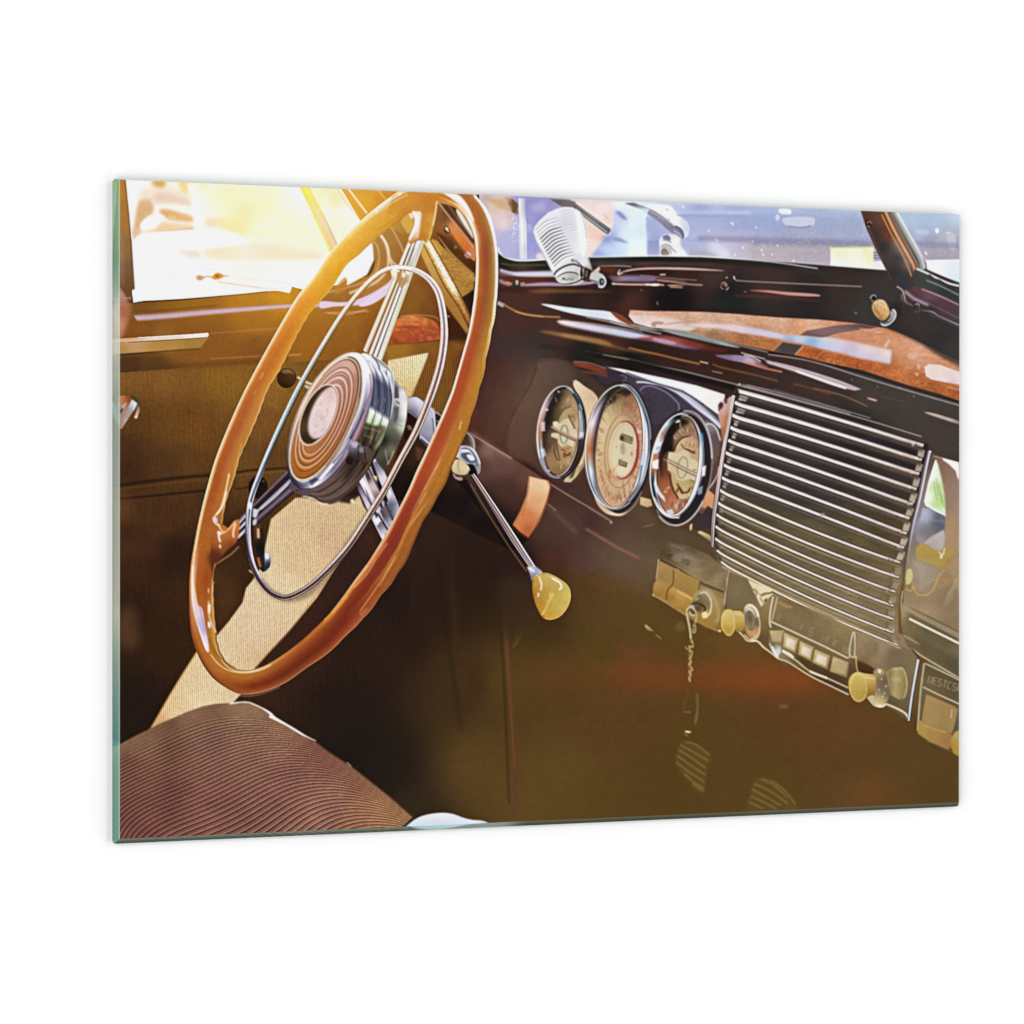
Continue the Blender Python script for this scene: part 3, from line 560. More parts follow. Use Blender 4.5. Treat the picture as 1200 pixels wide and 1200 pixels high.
# screw
z(760, 330, 6)
fill("505,20 525,-2 545,5 550,30 565,38 545,60 520,55 508,40", '241614', s=1, b=.4); line("512,20 528,5 545,15 552,35", 1.2, 'd8b0a0', b=.3); line("510,25 512,45 530,52", 1.0, 'c49c8c', b=.3); line("545,60 565,40", 1.3, 'e0b8a4', b=.3); line("525,25 540,20 540,40", 1, 'c8a090', b=.3)
fill(ell(550, -28, 7, 6), 'd8b8b0', b=.4); line("600,-40 610,-15 650,-5 900,8 1200,22 1500,35", 1.3, 'b49c94', b=.45, a=.9); line("600,-38 604,-15", 1.4, 'e0c8c0', b=.3)
line("-20,20 60,25", 2, 'f0e0e0', b=.6, a=.8); line("150,38 240,42", 1.6, 'e8b890', b=.4)
fill("710,62 820,60 960,72 1180,88 1190,105 1000,98 880,82", [(750,66,'c47068'),(900,75,'c89088'),(1100,95,'cc9488')], s=1, b=.6); line("670,72 690,72", 1.4, '8a5c50', b=.5); line("600,100 900,108 1200,135", 1.6, '6c3c38', b=1, a=.8)
fill("0,60 300,60 300,190 0,170", '140f10', b=5, a=.6); fill("400,120 1200,150 1200,250 800,215 400,200", '262828', b=4, a=.6)
line("60,140 65,165", 1.6, 'b09ca0', b=.5, a=.7); line("-60,60 -40,60", 1, '8c6c68', b=.5)
line("0,205 400,212 800,225", 1.4, '4c2620', b=.8, a=.7)
# ---- burl veneer dashboard top
z(760, 330, 6)
VEN = [(0,240,'e0b49c'),(100,225,'d8a488'),(300,235,'d8a888'),(600,245,'deb090'),(900,270,'e0b490'),(1150,285,'e8b890'),(400,300,'d8b49c'),(300,330,'b0805c'),(450,380,'a0704c'),(650,400,'a8683c'),(850,450,'a8622f'),(800,400,'b46c38'),(1050,330,'d88c54'),(1250,310,'dc9464'),(900,310,'dca884'),
  (1100,480,'b05420'),(1180,500,'a84c1c'),(1400,520,'b4581f'),(1250,420,'c87448'),(1500,570,'a84c1c'),(1600,520,'c46c34'),(1650,400,'d07a48'),(1800,420,'d48858'),(1500,380,'c87040'),(1800,550,'cc7438'),(1900,500,'d89870'),(2000,550,'d08050'),(1900,650,'b8622c'),(2100,650,'c06830'),(2150,780,'a85020'),(2000,720,'a85424'),(2200,560,'cc8458'),(1700,580,'b45c28')]
vp = "-130,200 0,208 200,210 400,214 640,230 900,252 1200,268 1430,290 1500,300 1640,325 1670,325 1740,350 1900,420 2050,500 2200,570 2200,845 2050,790 1800,720 1500,620 1200,565 1040,525 900,495 750,465 600,435 400,395 250,350 0,320 -100,290 -140,240"
ven = fill(vp, VEN, b=.3, L='dashboard/veneer_top')
texmul(ven, noise(1.3, 1.0, 71), .13); texmul(ven, noise(3.2, 2.2, 72), .16); texmul(ven, noise(9, 4, 73), .16)
clip(ven)
fill("-140,240 0,245 130,255 260,290 200,310 90,320 0,330 -120,300", [(-50,270,'ecdce0'),(100,290,'f4ecf0'),(0,300,'f8f4f4')], s=1, b=1, a=.9)
fill("20,290 60,278 110,290 90,305 60,300 50,320 25,315", '94786a', s=1, b=.8, a=.8); line("110,305 180,292 250,288 300,284", 2.2, 'b88a80', b=.8, a=.8)
fill("230,320 330,325 500,370 560,410 620,440 420,400 300,350", '8c6444', s=1, b=1.6, a=.4)
fill("260,296 430,295 600,300 800,335 960,372 1190,385 1300,395 1480,430 1700,480 1710,490 1700,580 1600,560 1500,545 1350,505 1200,470 1060,435 900,400 650,360 500,330 400,322 300,315",
   [(400,305,'f0e4f0'),(600,330,'e8dcf0'),(750,345,'d4d4f0'),(900,375,'d8d8f4'),(1050,395,'cce0f8'),(1000,425,'90a8d8'),(1150,425,'8cb4e4'),(1250,400,'d0e8fc'),(1250,450,'c8d0ec'),(1350,430,'dcdcf4'),(1400,480,'ccc0e0'),(1550,480,'f0ecfa'),(1680,500,'fbfbff'),(1650,560,'d8cce4'),(1550,530,'ccc0dc')], b=1.1)
fill("100,310 220,300 330,325 300,345 250,350 100,330", 'e8e4e8', s=1, b=1.2, a=.9)
fill("1065,375 1110,345 1200,330 1300,310 1480,298 1660,325 1500,335 1350,360 1260,385 1220,392", [(1100,360,'3c2838'),(1200,345,'403040'),(1300,350,'40283c'),(1450,310,'30202a'),(1550,315,'2c1a1c')], b=.9)
fill("870,490 940,425 1085,450 1030,520 960,510", [(950,450,'303034'),(1000,490,'383434'),(900,485,'4a3a34')], b=.9)
line("870,488 940,425", 1.5, 'e0a070', b=.5, a=.6); line("1030,515 1090,452", 1.8, 'e8a878', b=.5, a=.8)
line("1485,330 1560,345 1590,330 1640,325", 2, 'e8b090', b=.9, a=.6)
fill("1650,460 1690,400 1700,405 1670,470", 'e8d0d0', b=.7, a=.9); fill("1590,345 1650,350 1640,360 1595,362", 'e0b098', b=.6, a=.9)
for q in ["1820,510 1860,500 1900,515 1880,545 1830,540", "1890,580 1910,585 1905,620 1890,610", "1870,640 1900,645 1890,665", "1990,460 2050,470 2045,480 2000,478"]: fill(q, 'e8b89c', s=1, b=.7, a=.8)
fill("1940,600 1970,580 2050,585 2200,640 2200,730 2100,710 1990,690 1950,665", [(1960,610,'fbf8f8'),(2050,620,'ffffff'),(2150,660,'f8f4f8'),(2150,710,'e0c8d8'),(2000,670,'f0dcdc')], s=0, b=.8)
line("2100,740 2200,765", 1.4, 'e8c0a8', b=.6, a=.6)
for q in ["1170,540 1240,480", "1350,545 1400,490", "1250,560 1265,545", "1700,600 1800,680"]: line(q, 1.8, 'e08848', b=.9, a=.35, s=0)
for k in range(150):
    u = r_.random(); x = 1100+u*1080; y = 545+u*270+r_.gauss(0, 14)-30
    fill(ell(x, y, 3+r_.random()*6, 1.6+r_.random()*2, 20, 8), r_.choice(['3c1c0c', '602c10', 'e8b088', 'dc8848']), b=.3, a=.5)
clip(None)
line("-60,330 100,345 250,375 400,400 620,445 840,497", 1.6, 'a8b0b0', b=.5, a=.7)
fill("90,330 260,345 420,395 640,460 560,455 350,410 180,370", [(200,350,'aab0a8'),(400,405,'98a4a0'),(560,450,'b4ccd0')], s=1, b=.8, a=.8)
line("840,512 1040,540 1200,575 1500,670 1800,760 2200,875", 1.3, 'b0a4a0', b=.4); line("650,500 820,545", 1.4, 'c8c0bc', b=.4)
line("840,500 1040,525 1500,640 1800,735 2200,850", 1.8, '1a1414', b=.6, a=.8)
z(760, 330, 6); clip(ven); fill(vp, 'd8b4a4', a=.14); fill('-140,200 700,230 1200,268 1640,325 1900,420 2200,570 2200,720 1800,600 1500,470 1200,400 800,350 0,300', 'e0b8a4', b=5, a=.38); clip(None)
# ---- highlights swept along the roll of the dash
z(570, 280, 6)
fill("385,458 440,460 560,478 700,495 860,510 930,550 1000,600 960,600 860,572 700,545 560,515 440,480", [(450,468,'e4e8f0'),(600,495,'dce4f0'),(800,525,'d8e0ec'),(900,560,'e6eaee'),(970,590,'c8b4ae')], s=1, b=.9)
line("870,580 960,605 1040,610", 1.4, 'a4a09c', b=.4); line("700,548 860,582 960,608 1100,640 1230,668", 1.6, 'bcc4c4', b=.5, a=.8)
fill("875,510 940,530 1000,570 1060,610 1000,600 920,560", '8a4a34', s=1, b=.5); fill("990,600 1100,610 1200,640 1100,632", '9c9488', s=1, b=.6)
line("80,445 100,460 125,468", 4.6, 'b0a8b4', b=.7); line("120,460 200,505 280,530 400,545 520,550", 2.2, 'a87840', b=.6); line("200,510 280,532 400,548", .9, 'e4c080', b=.4, a=.7)
fill("500,580 540,572 640,585 800,610 940,635 1080,665 1230,700 1400,740 1460,755 1500,775 1400,770 1240,735 1120,705 1000,695 860,670 700,640 540,605", [(550,588,'f0dce0'),(700,612,'dcd4e4'),(900,655,'ccd0e4'),(1050,680,'ccd0e4'),(1150,700,'d8b4c8'),(1250,715,'c4b4d4'),(1380,750,'8c7098'),(1450,765,'6c5068')], s=1, b=1.0)
line("500,580 700,592 900,620 1100,655", 1, 'f8f0f4', b=.5, a=.6)
fill("1060,700 1130,690 1250,680 1400,705 1600,760 1700,785 1600,790 1440,760 1300,735 1200,712 1120,718", [(1150,700,'8c3c38'),(1300,710,'b46058'),(1450,745,'943a32'),(1600,775,'5e2c26')], s=1, b=1.3, a=.8)
line("1170,700 1260,715 1330,735", 2.2, 'c8a4c4', b=.7, a=.8)
fill("370,650 440,648 560,665 700,685 830,712 900,745 1000,775 1120,800 1180,812 1000,790 860,757 700,722 560,695 440,668", [(450,660,'8a6440'),(600,685,'a87c4c'),(800,722,'9c7044'),(950,765,'6c4a30')], s=1, b=1.1)
line("1000,765 1100,790 1220,815 1320,840 1500,880", 2.4, '9c6a3c', b=.5, a=.9); line("1590,880 1640,900 1700,915 1900,960 2050,1000", 1.8, '8c5838', b=.6, a=.8); line("1500,862 1560,875", 1.2, 'f0dcd0', b=.3); line("1585,930 1660,945", 1, 'b8a4a4', b=.4)
fill("1610,820 1680,815 1780,818 1860,835 1940,880 1980,905 1900,895 1800,870 1700,850", [(1680,830,'80688c'),(1780,835,'9c84a8'),(1850,855,'c8b0cc'),(1920,890,'8c6068')], s=1, b=.8)
line("1810,818 1870,830 1930,865", 2, 'e4dcec', b=.6, a=.8); line("1820,865 1940,905 2080,935", 2, 'd8845c', b=.6, a=.9); line("2000,860 1950,850", 1, '9070a0', b=.5)
tube2("1960,852 2100,880 2300,935 2500,1000 2640,1058", "1980,880 2150,935 2300,985 2450,1040 2580,1068", [(-1,'8c7480'),(-.6,'e4d4e0'),(-.2,'8a7878'),(.1,'fff4f4'),(.4,'bca8a8'),(1,'4c3430')], b=.6)
line("2180,930 2400,1010 2530,1052", 1.8, 'f8f0ec', b=.4); line("2300,1050 2500,1100 2680,1178", 1.4, 'a06c4c', b=.5, a=.8); line("2160,1020 2300,1055 2420,1095", 1.8, '7c4c38', b=.7, a=.7)
fill("2680,1115 2740,1130 2740,1142 2690,1128", 'd8a8a0', s=1, b=.4); line("2780,1110 2940,1145", 1, '5c4c48', b=.5)
fill("3080,1220 3160,1230 3350,1290 3350,1310 3200,1265", [(3120,1230,'c8b4a0'),(3250,1275,'bca8a0'),(3330,1300,'8c7870')], s=1, b=.7)
for q in [(2750,1040),(3005,1107),(2905,1047),(2570,990)]: fill(ell(q[0], q[1], 5, 4, 0, 10), 'b0a09c', b=.4)
# thin lines above gauges
line("700,790 860,820 1000,845 1200,893 1400,935 1600,985 1800,1035", 1.3, 'd8ccb8', b=.35, a=.95)
line("700,795 860,830 1100,880 1300,935 1600,1010 1750,1048", 7, '161614', b=1.4, a=.85)
line("370,755 560,775 760,815", 4, '2a2220', b=1.5, a=.8); line("820,815 1000,848", 1, 'b4a890', b=.4, a=.8)
z(820, 440, 6)
fill("270,60 340,62 420,85 560,120 700,165 900,215 1060,260 1060,280 900,235 700,185 500,135 330,90 275,72", [(330,75,'6c6064'),(600,140,'5c5058'),(900,230,'6a5c62')], b=.6)
line("330,70 500,105 700,160 900,212 1200,300", 1, 'a49c98', b=.35); line("300,75 500,125 700,180 900,235 1200,320 1560,430", .9, 'd8ccc4', b=.3); line("520,95 700,150 850,195", .8, '988c90', b=.4, a=.7)
fill(ell(280, 62, 9, 5), 'f0e4d8', b=.4)
# ================= instrument panel =================
z(600, 430, 4.8)
# left dark cheek
fill("-60,20 -20,-40 60,30 40,150 -20,300 -60,420 -160,430 -120,200", [(0,50,'4c3430'),(-60,250,'5c3c2c'),(20,150,'54382e')], b=1, a=.5)
line("150,-30 140,30 110,110 60,190 20,270 -10,340", 2.4, '64382c', b=1.2, a=.7)
fill("90,20 160,-20 260,-10 400,60 470,130 520,170 420,240 340,120 240,100 160,150 120,300 60,500 0,480 -20,400 60,200", [(150,50,'5e443c'),(300,50,'524038'),(120,200,'5e4238'),(60,400,'5a3c32'),(420,130,'48342e')], s=1, b=2, a=.7)
line("-120,30 -130,150 -125,300", 9, '54342c', b=3, a=.35)
fill("-280,-60 -250,60 -190,300 -200,420 -290,330 -340,200", [(-260,0,'7a3820'),(-230,200,'6c3524'),(-220,350,'5a2c1e'),(-300,200,'44281c')], s=1, b=1.4, a=.8)
line("-290,-90 -245,60 -225,220 -225,330 -235,430", 7, '6e3828', b=1.6, a=.8)
fill("150,-20 200,-40 300,-30 400,20 500,100 540,160 420,260 420,560 340,650 200,620 90,540 -20,480 -10,340 20,270 60,190 110,110 140,30", [(180,0,'66504a'),(100,200,'6a5046'),(30,380,'62463a'),(250,60,'5e4a40'),(420,80,'4a3830'),(150,500,'5c4034'),(300,600,'563a30')], s=1, b=1.6, a=.75)
line("152,-22 142,30 112,110 62,190 22,270 -6,345", 1.6, '7c5040', b=.7, a=.8); line("140,-22 128,30 98,110 48,190 8,270", 2.2, '33241f', b=1.0, a=.6)
fill("-280,-60 -250,60 -190,300 -200,420 -290,330 -340,200", [(-260,0,'6c3020'),(-230,200,'642e22'),(-220,350,'522a1e'),(-300,200,'44281c')], s=1, b=1.6, a=.6)
# the lit patch around gauge 1
fill("340,75 380,85 430,130 470,160 485,190 460,230 430,300 415,420 405,560 360,620 330,648 290,645 310,610 370,540 395,480 405,330 385,200", [(370,100,'c4a488'),(420,170,'d8bc98'),(440,220,'d4b690'),(415,350,'e4d0b0'),(400,480,'c8a88c'),(340,620,'e8d8a4'),(380,560,'a8906c')], b=.4)
z(620, 440, 8.57)
fill("440,90 465,40 540,100 640,160 690,220 690,250 640,330 600,450 570,600 550,560 540,380 500,230", [(480,90,'e8d0b0'),(560,150,'e0c6a4'),(640,210,'d8bc98'),(600,330,'e4c8a0'),(570,500,'f0dcb8')], b=.5)
for k in range(90): fill(ell(520+r_.random()*150, 120+r_.random()*260, 3, 3, 0, 6), r_.choice(['a8906c', 'f8ecd8']), b=.3, a=.4)
fill("490,920 540,760 560,780 540,880 500,920 470,1000 420,1070 350,1070 380,1010 440,960", [(510,880,'e8d090'),(450,1000,'c8b484'),(380,1050,'f4f0c8'),(420,960,'a89468'),(540,800,'d8c088')], b=.3)
fill("440,970 475,930 440,1020 400,1040", '4c3a28', b=.4)
# gradient blue-violet gloss on the panel
z(600, 430, 4.8)
fill("520,-10 600,30 760,60 950,100 1100,150 1200,190 1200,330 1150,700 1080,600 1060,300 960,240 800,330 760,250 640,90 540,100 480,60", [(560,40,'382e3c'),(700,70,'4d434f'),(800,130,'473f4e'),(850,220,'433d47'),(1000,180,'46404c'),(780,200,'3e363f'),(1100,300,'524a4e'),(1120,500,'5c463c'),(600,90,'3c3238'),(900,130,'423a48')], s=1, b=1.2, a=.95)
texmul(raster([P("700,80 1000,80 1000,340 760,340")], 4), FINE, .22)
tube2("530,5 700,55 860,100 1000,150 1190,325", "590,22 750,75 900,120 960,180 1170,345", {0:[(-1,'ffffff'),(0,'fcfcff'),(1,'8c90a8')], .6:[(-1,'8c84a4'),(0,'c8c8dc'),(1,'6a6484')], 1:[(-1,'5c5468'),(0,'dcdce8'),(1,'6c6480')]}, b=.5)
fill("530,0 620,12 760,42 900,72 1040,105 1198,155 1190,240 1160,268 1080,210 960,130 800,85 640,35", [(600,20,'fbfcff'),(750,55,'e8e8f0'),(900,90,'f4f8fa'),(1040,135,'fafdfb'),(1150,190,'fdf6f4'),(1130,250,'e8f0ec'),(1180,160,'f0dce0')], b=.4)
line("700,85 760,88 860,110 960,165 1040,230 1120,290 1175,345", 2.2, 'e4e4f0', b=.7, a=.9); line("640,30 800,90 960,140 1080,215", 1.6, '403848', b=.7, a=.8)
line("720,135 740,112 790,110 870,145 930,200 940,230 930,255", 1.4, '9c8cb8', b=.6, a=.9); line("720,130 725,170 760,220", 1, '6c5c80', b=.6, a=.7); line("610,45 640,55 640,72 620,82", 1, '7c70c0', b=.4, a=.9)
fill("390,20 530,30 540,60 500,50 400,35", '7c3c2c', b=.7, a=.7)
z(570, 280, 6)
fill("610,865 700,872 845,920 850,955 760,930 620,890", [(650,880,'86402c'),(780,915,'7c3a28'),(840,940,'6a3428')], b=.7); line("610,862 720,872 840,912", 1, 'c08068', b=.4)
line("370,850 430,845 520,855 620,880", 1.4, '6a4438', b=.8, a=.6)
z(600, 430, 4.8)
fill("1085,320 1120,318 1160,360 1170,420 1165,500 1120,540", [(1100,330,'b8b0b8'),(1150,400,'6a5c64'),(1150,480,'7a6058')], s=1, b=1, a=.6); line("1090,325 1120,322 1150,350 1172,415", 1.8, 'e4dcdc', b=.5, a=.9)
fill("1165,200 1195,195 1200,240 1190,330 1175,330 1160,260", [(1180,220,'e8b8a8'),(1180,300,'d8a890')], s=1, b=.8); fill("1160,215 1180,200 1195,215 1190,235 1165,250", '5a4450', s=1, b=.6, a=.8)
fill("1090,680 1140,720 1130,800 1100,780 1070,830 1030,800", [(1110,720,'e0a070'),(1060,780,'c89068'),(1120,780,'d89c74')], b=.5)
line("1165,560 1150,620 1110,680 1090,690", 1.4, 'e8d8d8', b=.4, a=.9)
fill("720,730 780,745 790,780 760,790 720,775", [(740,750,'d8c090'),(770,770,'c8a880')], b=.6)
fill("1005,870 1040,790 1060,785 1090,800 1130,820 1125,900 1060,920 1010,900", '3a2e38', b=1, a=.7)
fill("1000,890 1015,880 1010,920 1000,920", 'e4d0a0', b=.4); fill("1040,930 1060,922 1110,945 1145,985 1140,1020 1120,985 1070,950", 'e8cc98', b=.5)
fill("850,890 1010,930 1130,960 1150,1010 1150,1150 850,1050", [(950,950,'5e4c38'),(1080,1000,'5c4c34'),(1100,1080,'5c4a30')], b=2, a=.6)
z(0, 0, 1); fill(ell(668, 618, 95, 34, 24), '5c4439', b=12, a=.55); fill(ell(738, 660, 46, 26, 20), '6c5946', b=10, a=.55); fill(ell(620, 470, 30, 60), '66503f', b=12, a=.5); fill(ell(700, 590, 60, 14, 25), '4e382e', b=6, a=.4)
z(600, 430, 4.8)
# panel lower mouldings
line("0,535 90,590 200,650 330,730 450,800 560,870", 1.2, 'c49c8c', b=.4, a=.9); line("555,870 560,880", 3, 'd8b8a8', b=.4, a=.8); line("430,790 560,870", 2.2, '8a6458', b=.8, a=.6)
line("200,770 250,810", 1.0, 'c09484', b=.4, a=.8); line("200,780 370,940", 5, '8a6454', b=2.4, a=.35)
line("415,910 540,985 640,1040 715,1075", 2.2, 'a86c54', b=1, a=.85); line("740,900 800,885", 1, '9c7c6c', b=.5, a=.8)
# ================= right windscreen post =================
z(880, 220, 4.8)
post = fill("608,100 740,100 800,145 840,200 900,290 945,370 985,420 990,460 1090,505 1180,548 1180,640 1000,590 900,560 860,590 800,560 765,470 700,340 650,230", [(650,160,'5c3a2c'),(640,200,'4c3028'),(700,260,'3c3230'),(740,180,'6a4430'),(780,260,'703c28'),(750,330,'36302e'),(820,400,'40383a'),(800,480,'33302e'),(860,520,'38343a'),(830,300,'8a7c74'),(870,350,'8c8480'),(900,400,'8a8884'),(950,500,'3a3e38'),(1050,560,'3c302e'),(1150,600,'4a3636')], b=.3, L='windscreen_post')
tube2("745,130 790,230 850,340 905,440 915,505", "830,140 880,230 930,320 968,395 985,450", {0:[(-1,'8a6040'),(-.75,'e8c08c'),(-.6,'b88458'),(-.4,'7c5c4c'),(0,'8c7870'),(.3,'a09890'),(.6,'c8c8c8'),(.85,'f0f4fa'),(1,'d8e4f0')], .7:[(-1,'7c4830'),(-.8,'f0c4a0'),(-.6,'e08a5c'),(-.45,'5c4840'),(-.2,'a09488'),(.1,'4c4440'),(.35,'a8a4a0'),(.7,'b4b8b4'),(.9,'e8ecf0'),(1,'d8dce4')], 1:[(-1,'8a3c24'),(-.75,'d87848'),(-.5,'c8643c'),(-.3,'504840'),(0,'908880'),(.5,'a4a49c'),(1,'dce0e0')]}, b=.25)
line("735,150 800,280 860,390 905,500", 1.6, 'd88c54', b=.4); line("700,330 760,450 790,520", 1, '5c4038', b=.5); line("655,200 690,290 740,400", 1.4, '7c4c38', b=.6, a=.8)
fill("645,190 660,185 680,200 680,218 660,222 648,210", '2c1c18', s=1, b=.3); line("650,200 670,190 680,205", 1, 'd8a078', b=.3); line("655,215 670,218", 1, 'e8c8a0', b=.3)
fill("908,490 920,460 935,452 990,478 1080,530 1172,580 1172,640 1060,595 960,560 915,540", [(930,500,'3c3e38'),(1000,540,'404440'),(1100,590,'34383a'),(960,480,'50544c')], b=.4)
line("930,455 985,478 1060,515 1120,540 1172,552", 2.2, 'e4e8e4', b=.4); line("1000,490 1030,520 1060,525 1100,555", 3.4, '3c3e3c', b=.5, a=.9); line("985,520 1060,550 1172,605", 1.4, '8c9490', b=.5)
fill("920,552 960,560 1060,600 1172,655 1172,780 1060,730 940,680 860,620 850,590 880,575", [(940,590,'5c4048'),(1000,600,'70505c'),(1100,650,'5c3c44'),(900,620,'4c3438'),(1000,680,'3c2e34'),(1150,720,'4c3c44')], b=.6)
line("865,582 900,610 930,630 1000,660", 3.2, 'b8a4b8', b=1.0, a=.9); line("960,570 1060,608 1172,660", 1.6, 'b49aa4', b=.6, a=.9); line("1000,650 1080,690 1172,735", 1.6, '6c5460', b=.5)
line("950,685 1020,705 1080,740 1172,785", 3.0, '2c2026', b=.8); line("960,690 1020,700 1060,725 1172,775", 1.6, 'ece4f0', b=.35); line("1000,710 1090,750 1172,790", 1.2, 'a8a0a8', b=.4)
line("820,555 850,575 860,600 870,640 900,660 920,670", 1.4, 'd0b8b4', b=.35); line("845,600 855,640 895,662", 1, 'a88c6c', b=.4, a=.9)
fill("915,650 940,645 958,665 955,690 935,702 915,690", '2a2024', s=1, b=.4); line("922,660 940,652 948,670", 1.2, 'dcd0d4', b=.3); line("918,690 935,700 950,690 950,675", 1.4, 'e8dce0', b=.3); line("930,670 942,682", 1, 'b0a0a4', b=.3)
fill("860,640 1000,690 1180,780 1180,1010 1080,960 960,880 860,830 760,790 750,720 800,640", [(900,720,'3c3230'),(1000,780,'38322e'),(1130,900,'3a3634'),(1050,850,'302c2c'),(820,700,'2e2826'),(850,800,'382c28')], b=1.5, a=.8)
line("1030,920 1172,985", 1.6, '6a4038', b=1, a=.7); line("860,620 855,680", 2, '4c4040', b=1, a=.6)
# ivory knob on the dash
kb = fill("680,668 695,640 720,628 750,635 770,665 782,700 775,725 745,748 715,735 690,705", [(700,650,'dcb884'),(730,650,'f0d4a8'),(760,690,'e0b880'),(700,700,'b08450'),(730,730,'a87c4c'),(745,700,'d8b078'),(690,680,'c49860')], s=1, b=.3, L='dash_knob/knob')
texmul(kb, noise(2, 2, 81), .15); line("690,655 705,690 740,745", 1.5, '8c6438', b=.7, a=.5)
fill("728,750 745,760 770,740 782,700 800,682 815,700 812,735 785,765 755,778 732,772", [(760,760,'8c8c8c'),(800,720,'a8a4a4'),(770,745,'383434')], s=1, b=.3, L='dash_knob/escutcheon')
line("800,684 814,705 808,735 780,765 750,775 732,765", 1.3, 'f0f0f4', b=.3); line("790,700 795,725 770,752", 1.1, 'c8c4c8', b=.3); line("735,750 760,750 782,715", 1, '443c38', b=.4)
line("672,625 680,608 695,605 705,615", 1.1, 'd8ccc8', b=.3); line("678,632 690,642", 1, 'c4b8b4', b=.3); fill("682,612 698,610 700,628 686,630", '141010', b=.3); fill(ell(590, 705, 5, 4), 'b0a8a8', b=.4)
# ================= ribbed chrome lamp =================
z(600, 225, 7.5)
lamp = fill("185,355 195,310 240,250 320,180 400,145 470,130 530,135 590,170 620,210 635,260 660,330 672,400 668,480 662,540 680,600 700,660 705,690 690,735 640,790 560,815 440,812 395,780 370,735 350,700 280,560 215,440",
  [(220,300,'e8ecf0'),(300,220,'eceef4'),(400,170,'f0f0f6'),(500,170,'ececf2'),(560,200,'fafafc'),(400,300,'dcdce6'),(500,280,'d4d4e0'),(560,320,'e8e8f0'),(610,300,'fafafe'),(650,350,'f4f2f4'),(640,450,'f4f2f4'),(300,400,'e8eaec'),(400,450,'e4e6ea'),(500,450,'eceef2'),
   (560,500,'fafafc'),(350,560,'e8eaec'),(450,560,'f0f0f2'),(550,600,'e0e0e8'),(640,620,'f0f0f2'),(400,680,'f0f0f0'),(500,650,'dcdcdc'),(440,750,'eef0ee'),(540,760,'d8d8d4'),(600,700,'c8c8c8'),(660,700,'8a8078'),(240,420,'f0f2f4')], b=.25, L='ribbed_lamp/shade')
clip(lamp)
for k in range(13):
    f = k/12.0
    x0_, y0_ = 205+f*165, 335+f*320
    x1_, y1_ = 400+f*150, 225+f*325
    c_ = '50505a' if 2 < k < 12 else '9c9ca8'
    line([(x0_, y0_), (x0_+(x1_-x0_)*.45, y0_+(y1_-y0_)*.68), (x1_, y1_)], [1.3, 1.5, .5] if 2 < k else [.7, .8, .4], c_, b=.28, a=.95)
    line([(x0_+6, y0_+16), (x0_+8+(x1_-x0_)*.45, y0_+14+(y1_-y0_)*.68), (x1_+4, y1_+14)], [1.2, 1.6, 1.0], 'fdfdff', b=.4, a=.9)
for k in range(8):
    y_ = 165+k*24; line([(420+k*14, y_+10), (500+k*9, y_-4), (570+k*6, y_+14)], 1.0, 'b8b8c8', b=.5, a=.7); line([(425+k*14, y_+20), (505+k*9, y_+8), (575+k*6, y_+24)], 1.0, 'ffffff', b=.5, a=.8)
fill("440,150 520,140 540,260 560,420 560,560 520,580 480,420 430,260", 'dcdce8', s=1, b=3, a=.6)
fill("560,160 600,180 640,300 650,420 640,540 620,560 590,400 570,260", 'ffffff', s=1, b=1.4, a=.9)
line("600,180 630,260 650,330 655,400", 1.2, 'd0ccd4', b=.5)
for k in range(7): line([(628+k*5, 255+k*36), (652+k*3, 262+k*36)], 1.2, 'c8c4cc', b=.4, a=.8)
line("365,735 400,690 470,650 540,635 600,655", 2.0, '3c3c40', b=.35); line("380,770 430,730 490,708 560,715 590,740", 1.8, '4c4c4e', b=.35)
fill("385,760 440,728 500,712 560,722 590,748 560,780 500,790 420,795", [(450,760,'d8dcd8'),(540,750,'b8b8b0')], s=1, b=.5); line("440,770 460,755 480,775 500,760 520,775 540,755", 1, '70746c', b=.4, a=.9); fill("445,755 465,762 460,775 445,768", '484c40', b=.3)
line("400,805 480,808 560,790 610,765", 2.2, '2c2828', b=.4); line("395,795 470,800 560,782 605,755", 1.2, 'f0f0ee', b=.4)
line("520,600 570,610 610,650 625,670", 2.2, '5c5c64', b=.6); line("540,600 590,615 640,660", 1, 'f4f4f8', b=.4)
fill("595,650 640,660 705,690 700,740 650,790 600,765 590,720", [(610,700,'4a4038'),(650,700,'3c2820'),(680,710,'2c1814'),(630,760,'2a2420')], b=.3)
line("630,665 625,700 620,760", 1.6, 'c0bcb8', b=.4); line("600,660 590,700 600,760", 2, 'e4e4e8', b=.5); line("660,690 650,750", 2.2, '8a6c50', b=.6); line("690,690 665,770", 1, '1c100c', b=.3); fill("600,720 620,700 625,740 605,745", '141010', b=.4)
clip(None)
line("185,355 215,440 280,560 350,700 370,735", 1.0, '9c9ca8', b=.3, a=.6); line("660,580 705,685", 1, '8c8890', b=.3, a=.8)
ja = fill("690,720 720,690 770,650 775,680 760,705 800,725 828,760 830,800 800,845 765,845 750,810 700,785 680,765", [(720,740,'c8ccc4'),(750,700,'c8b8b0'),(760,760,'d4e0d4'),(790,780,'5c6478'),(800,820,'a8a8b0'),(780,740,'e4ece4'),(700,760,'dcdcd8')], b=.3, L='ribbed_lamp/swivel')
fill("770,770 800,760 812,790 800,815 775,815", '2c2c34', s=1, b=.4); fill("785,780 798,775 800,795 788,800", 'a8b4b8', s=1, b=.3); line("815,755 830,785 825,820 795,848 765,845", 1.4, '2c2c2c', b=.4); line("800,745 822,780 815,820 790,838 760,830", 1.2, 'ffffff', b=.35); line("690,770 740,790 760,800", 1.2, '4c3c38', b=.4)
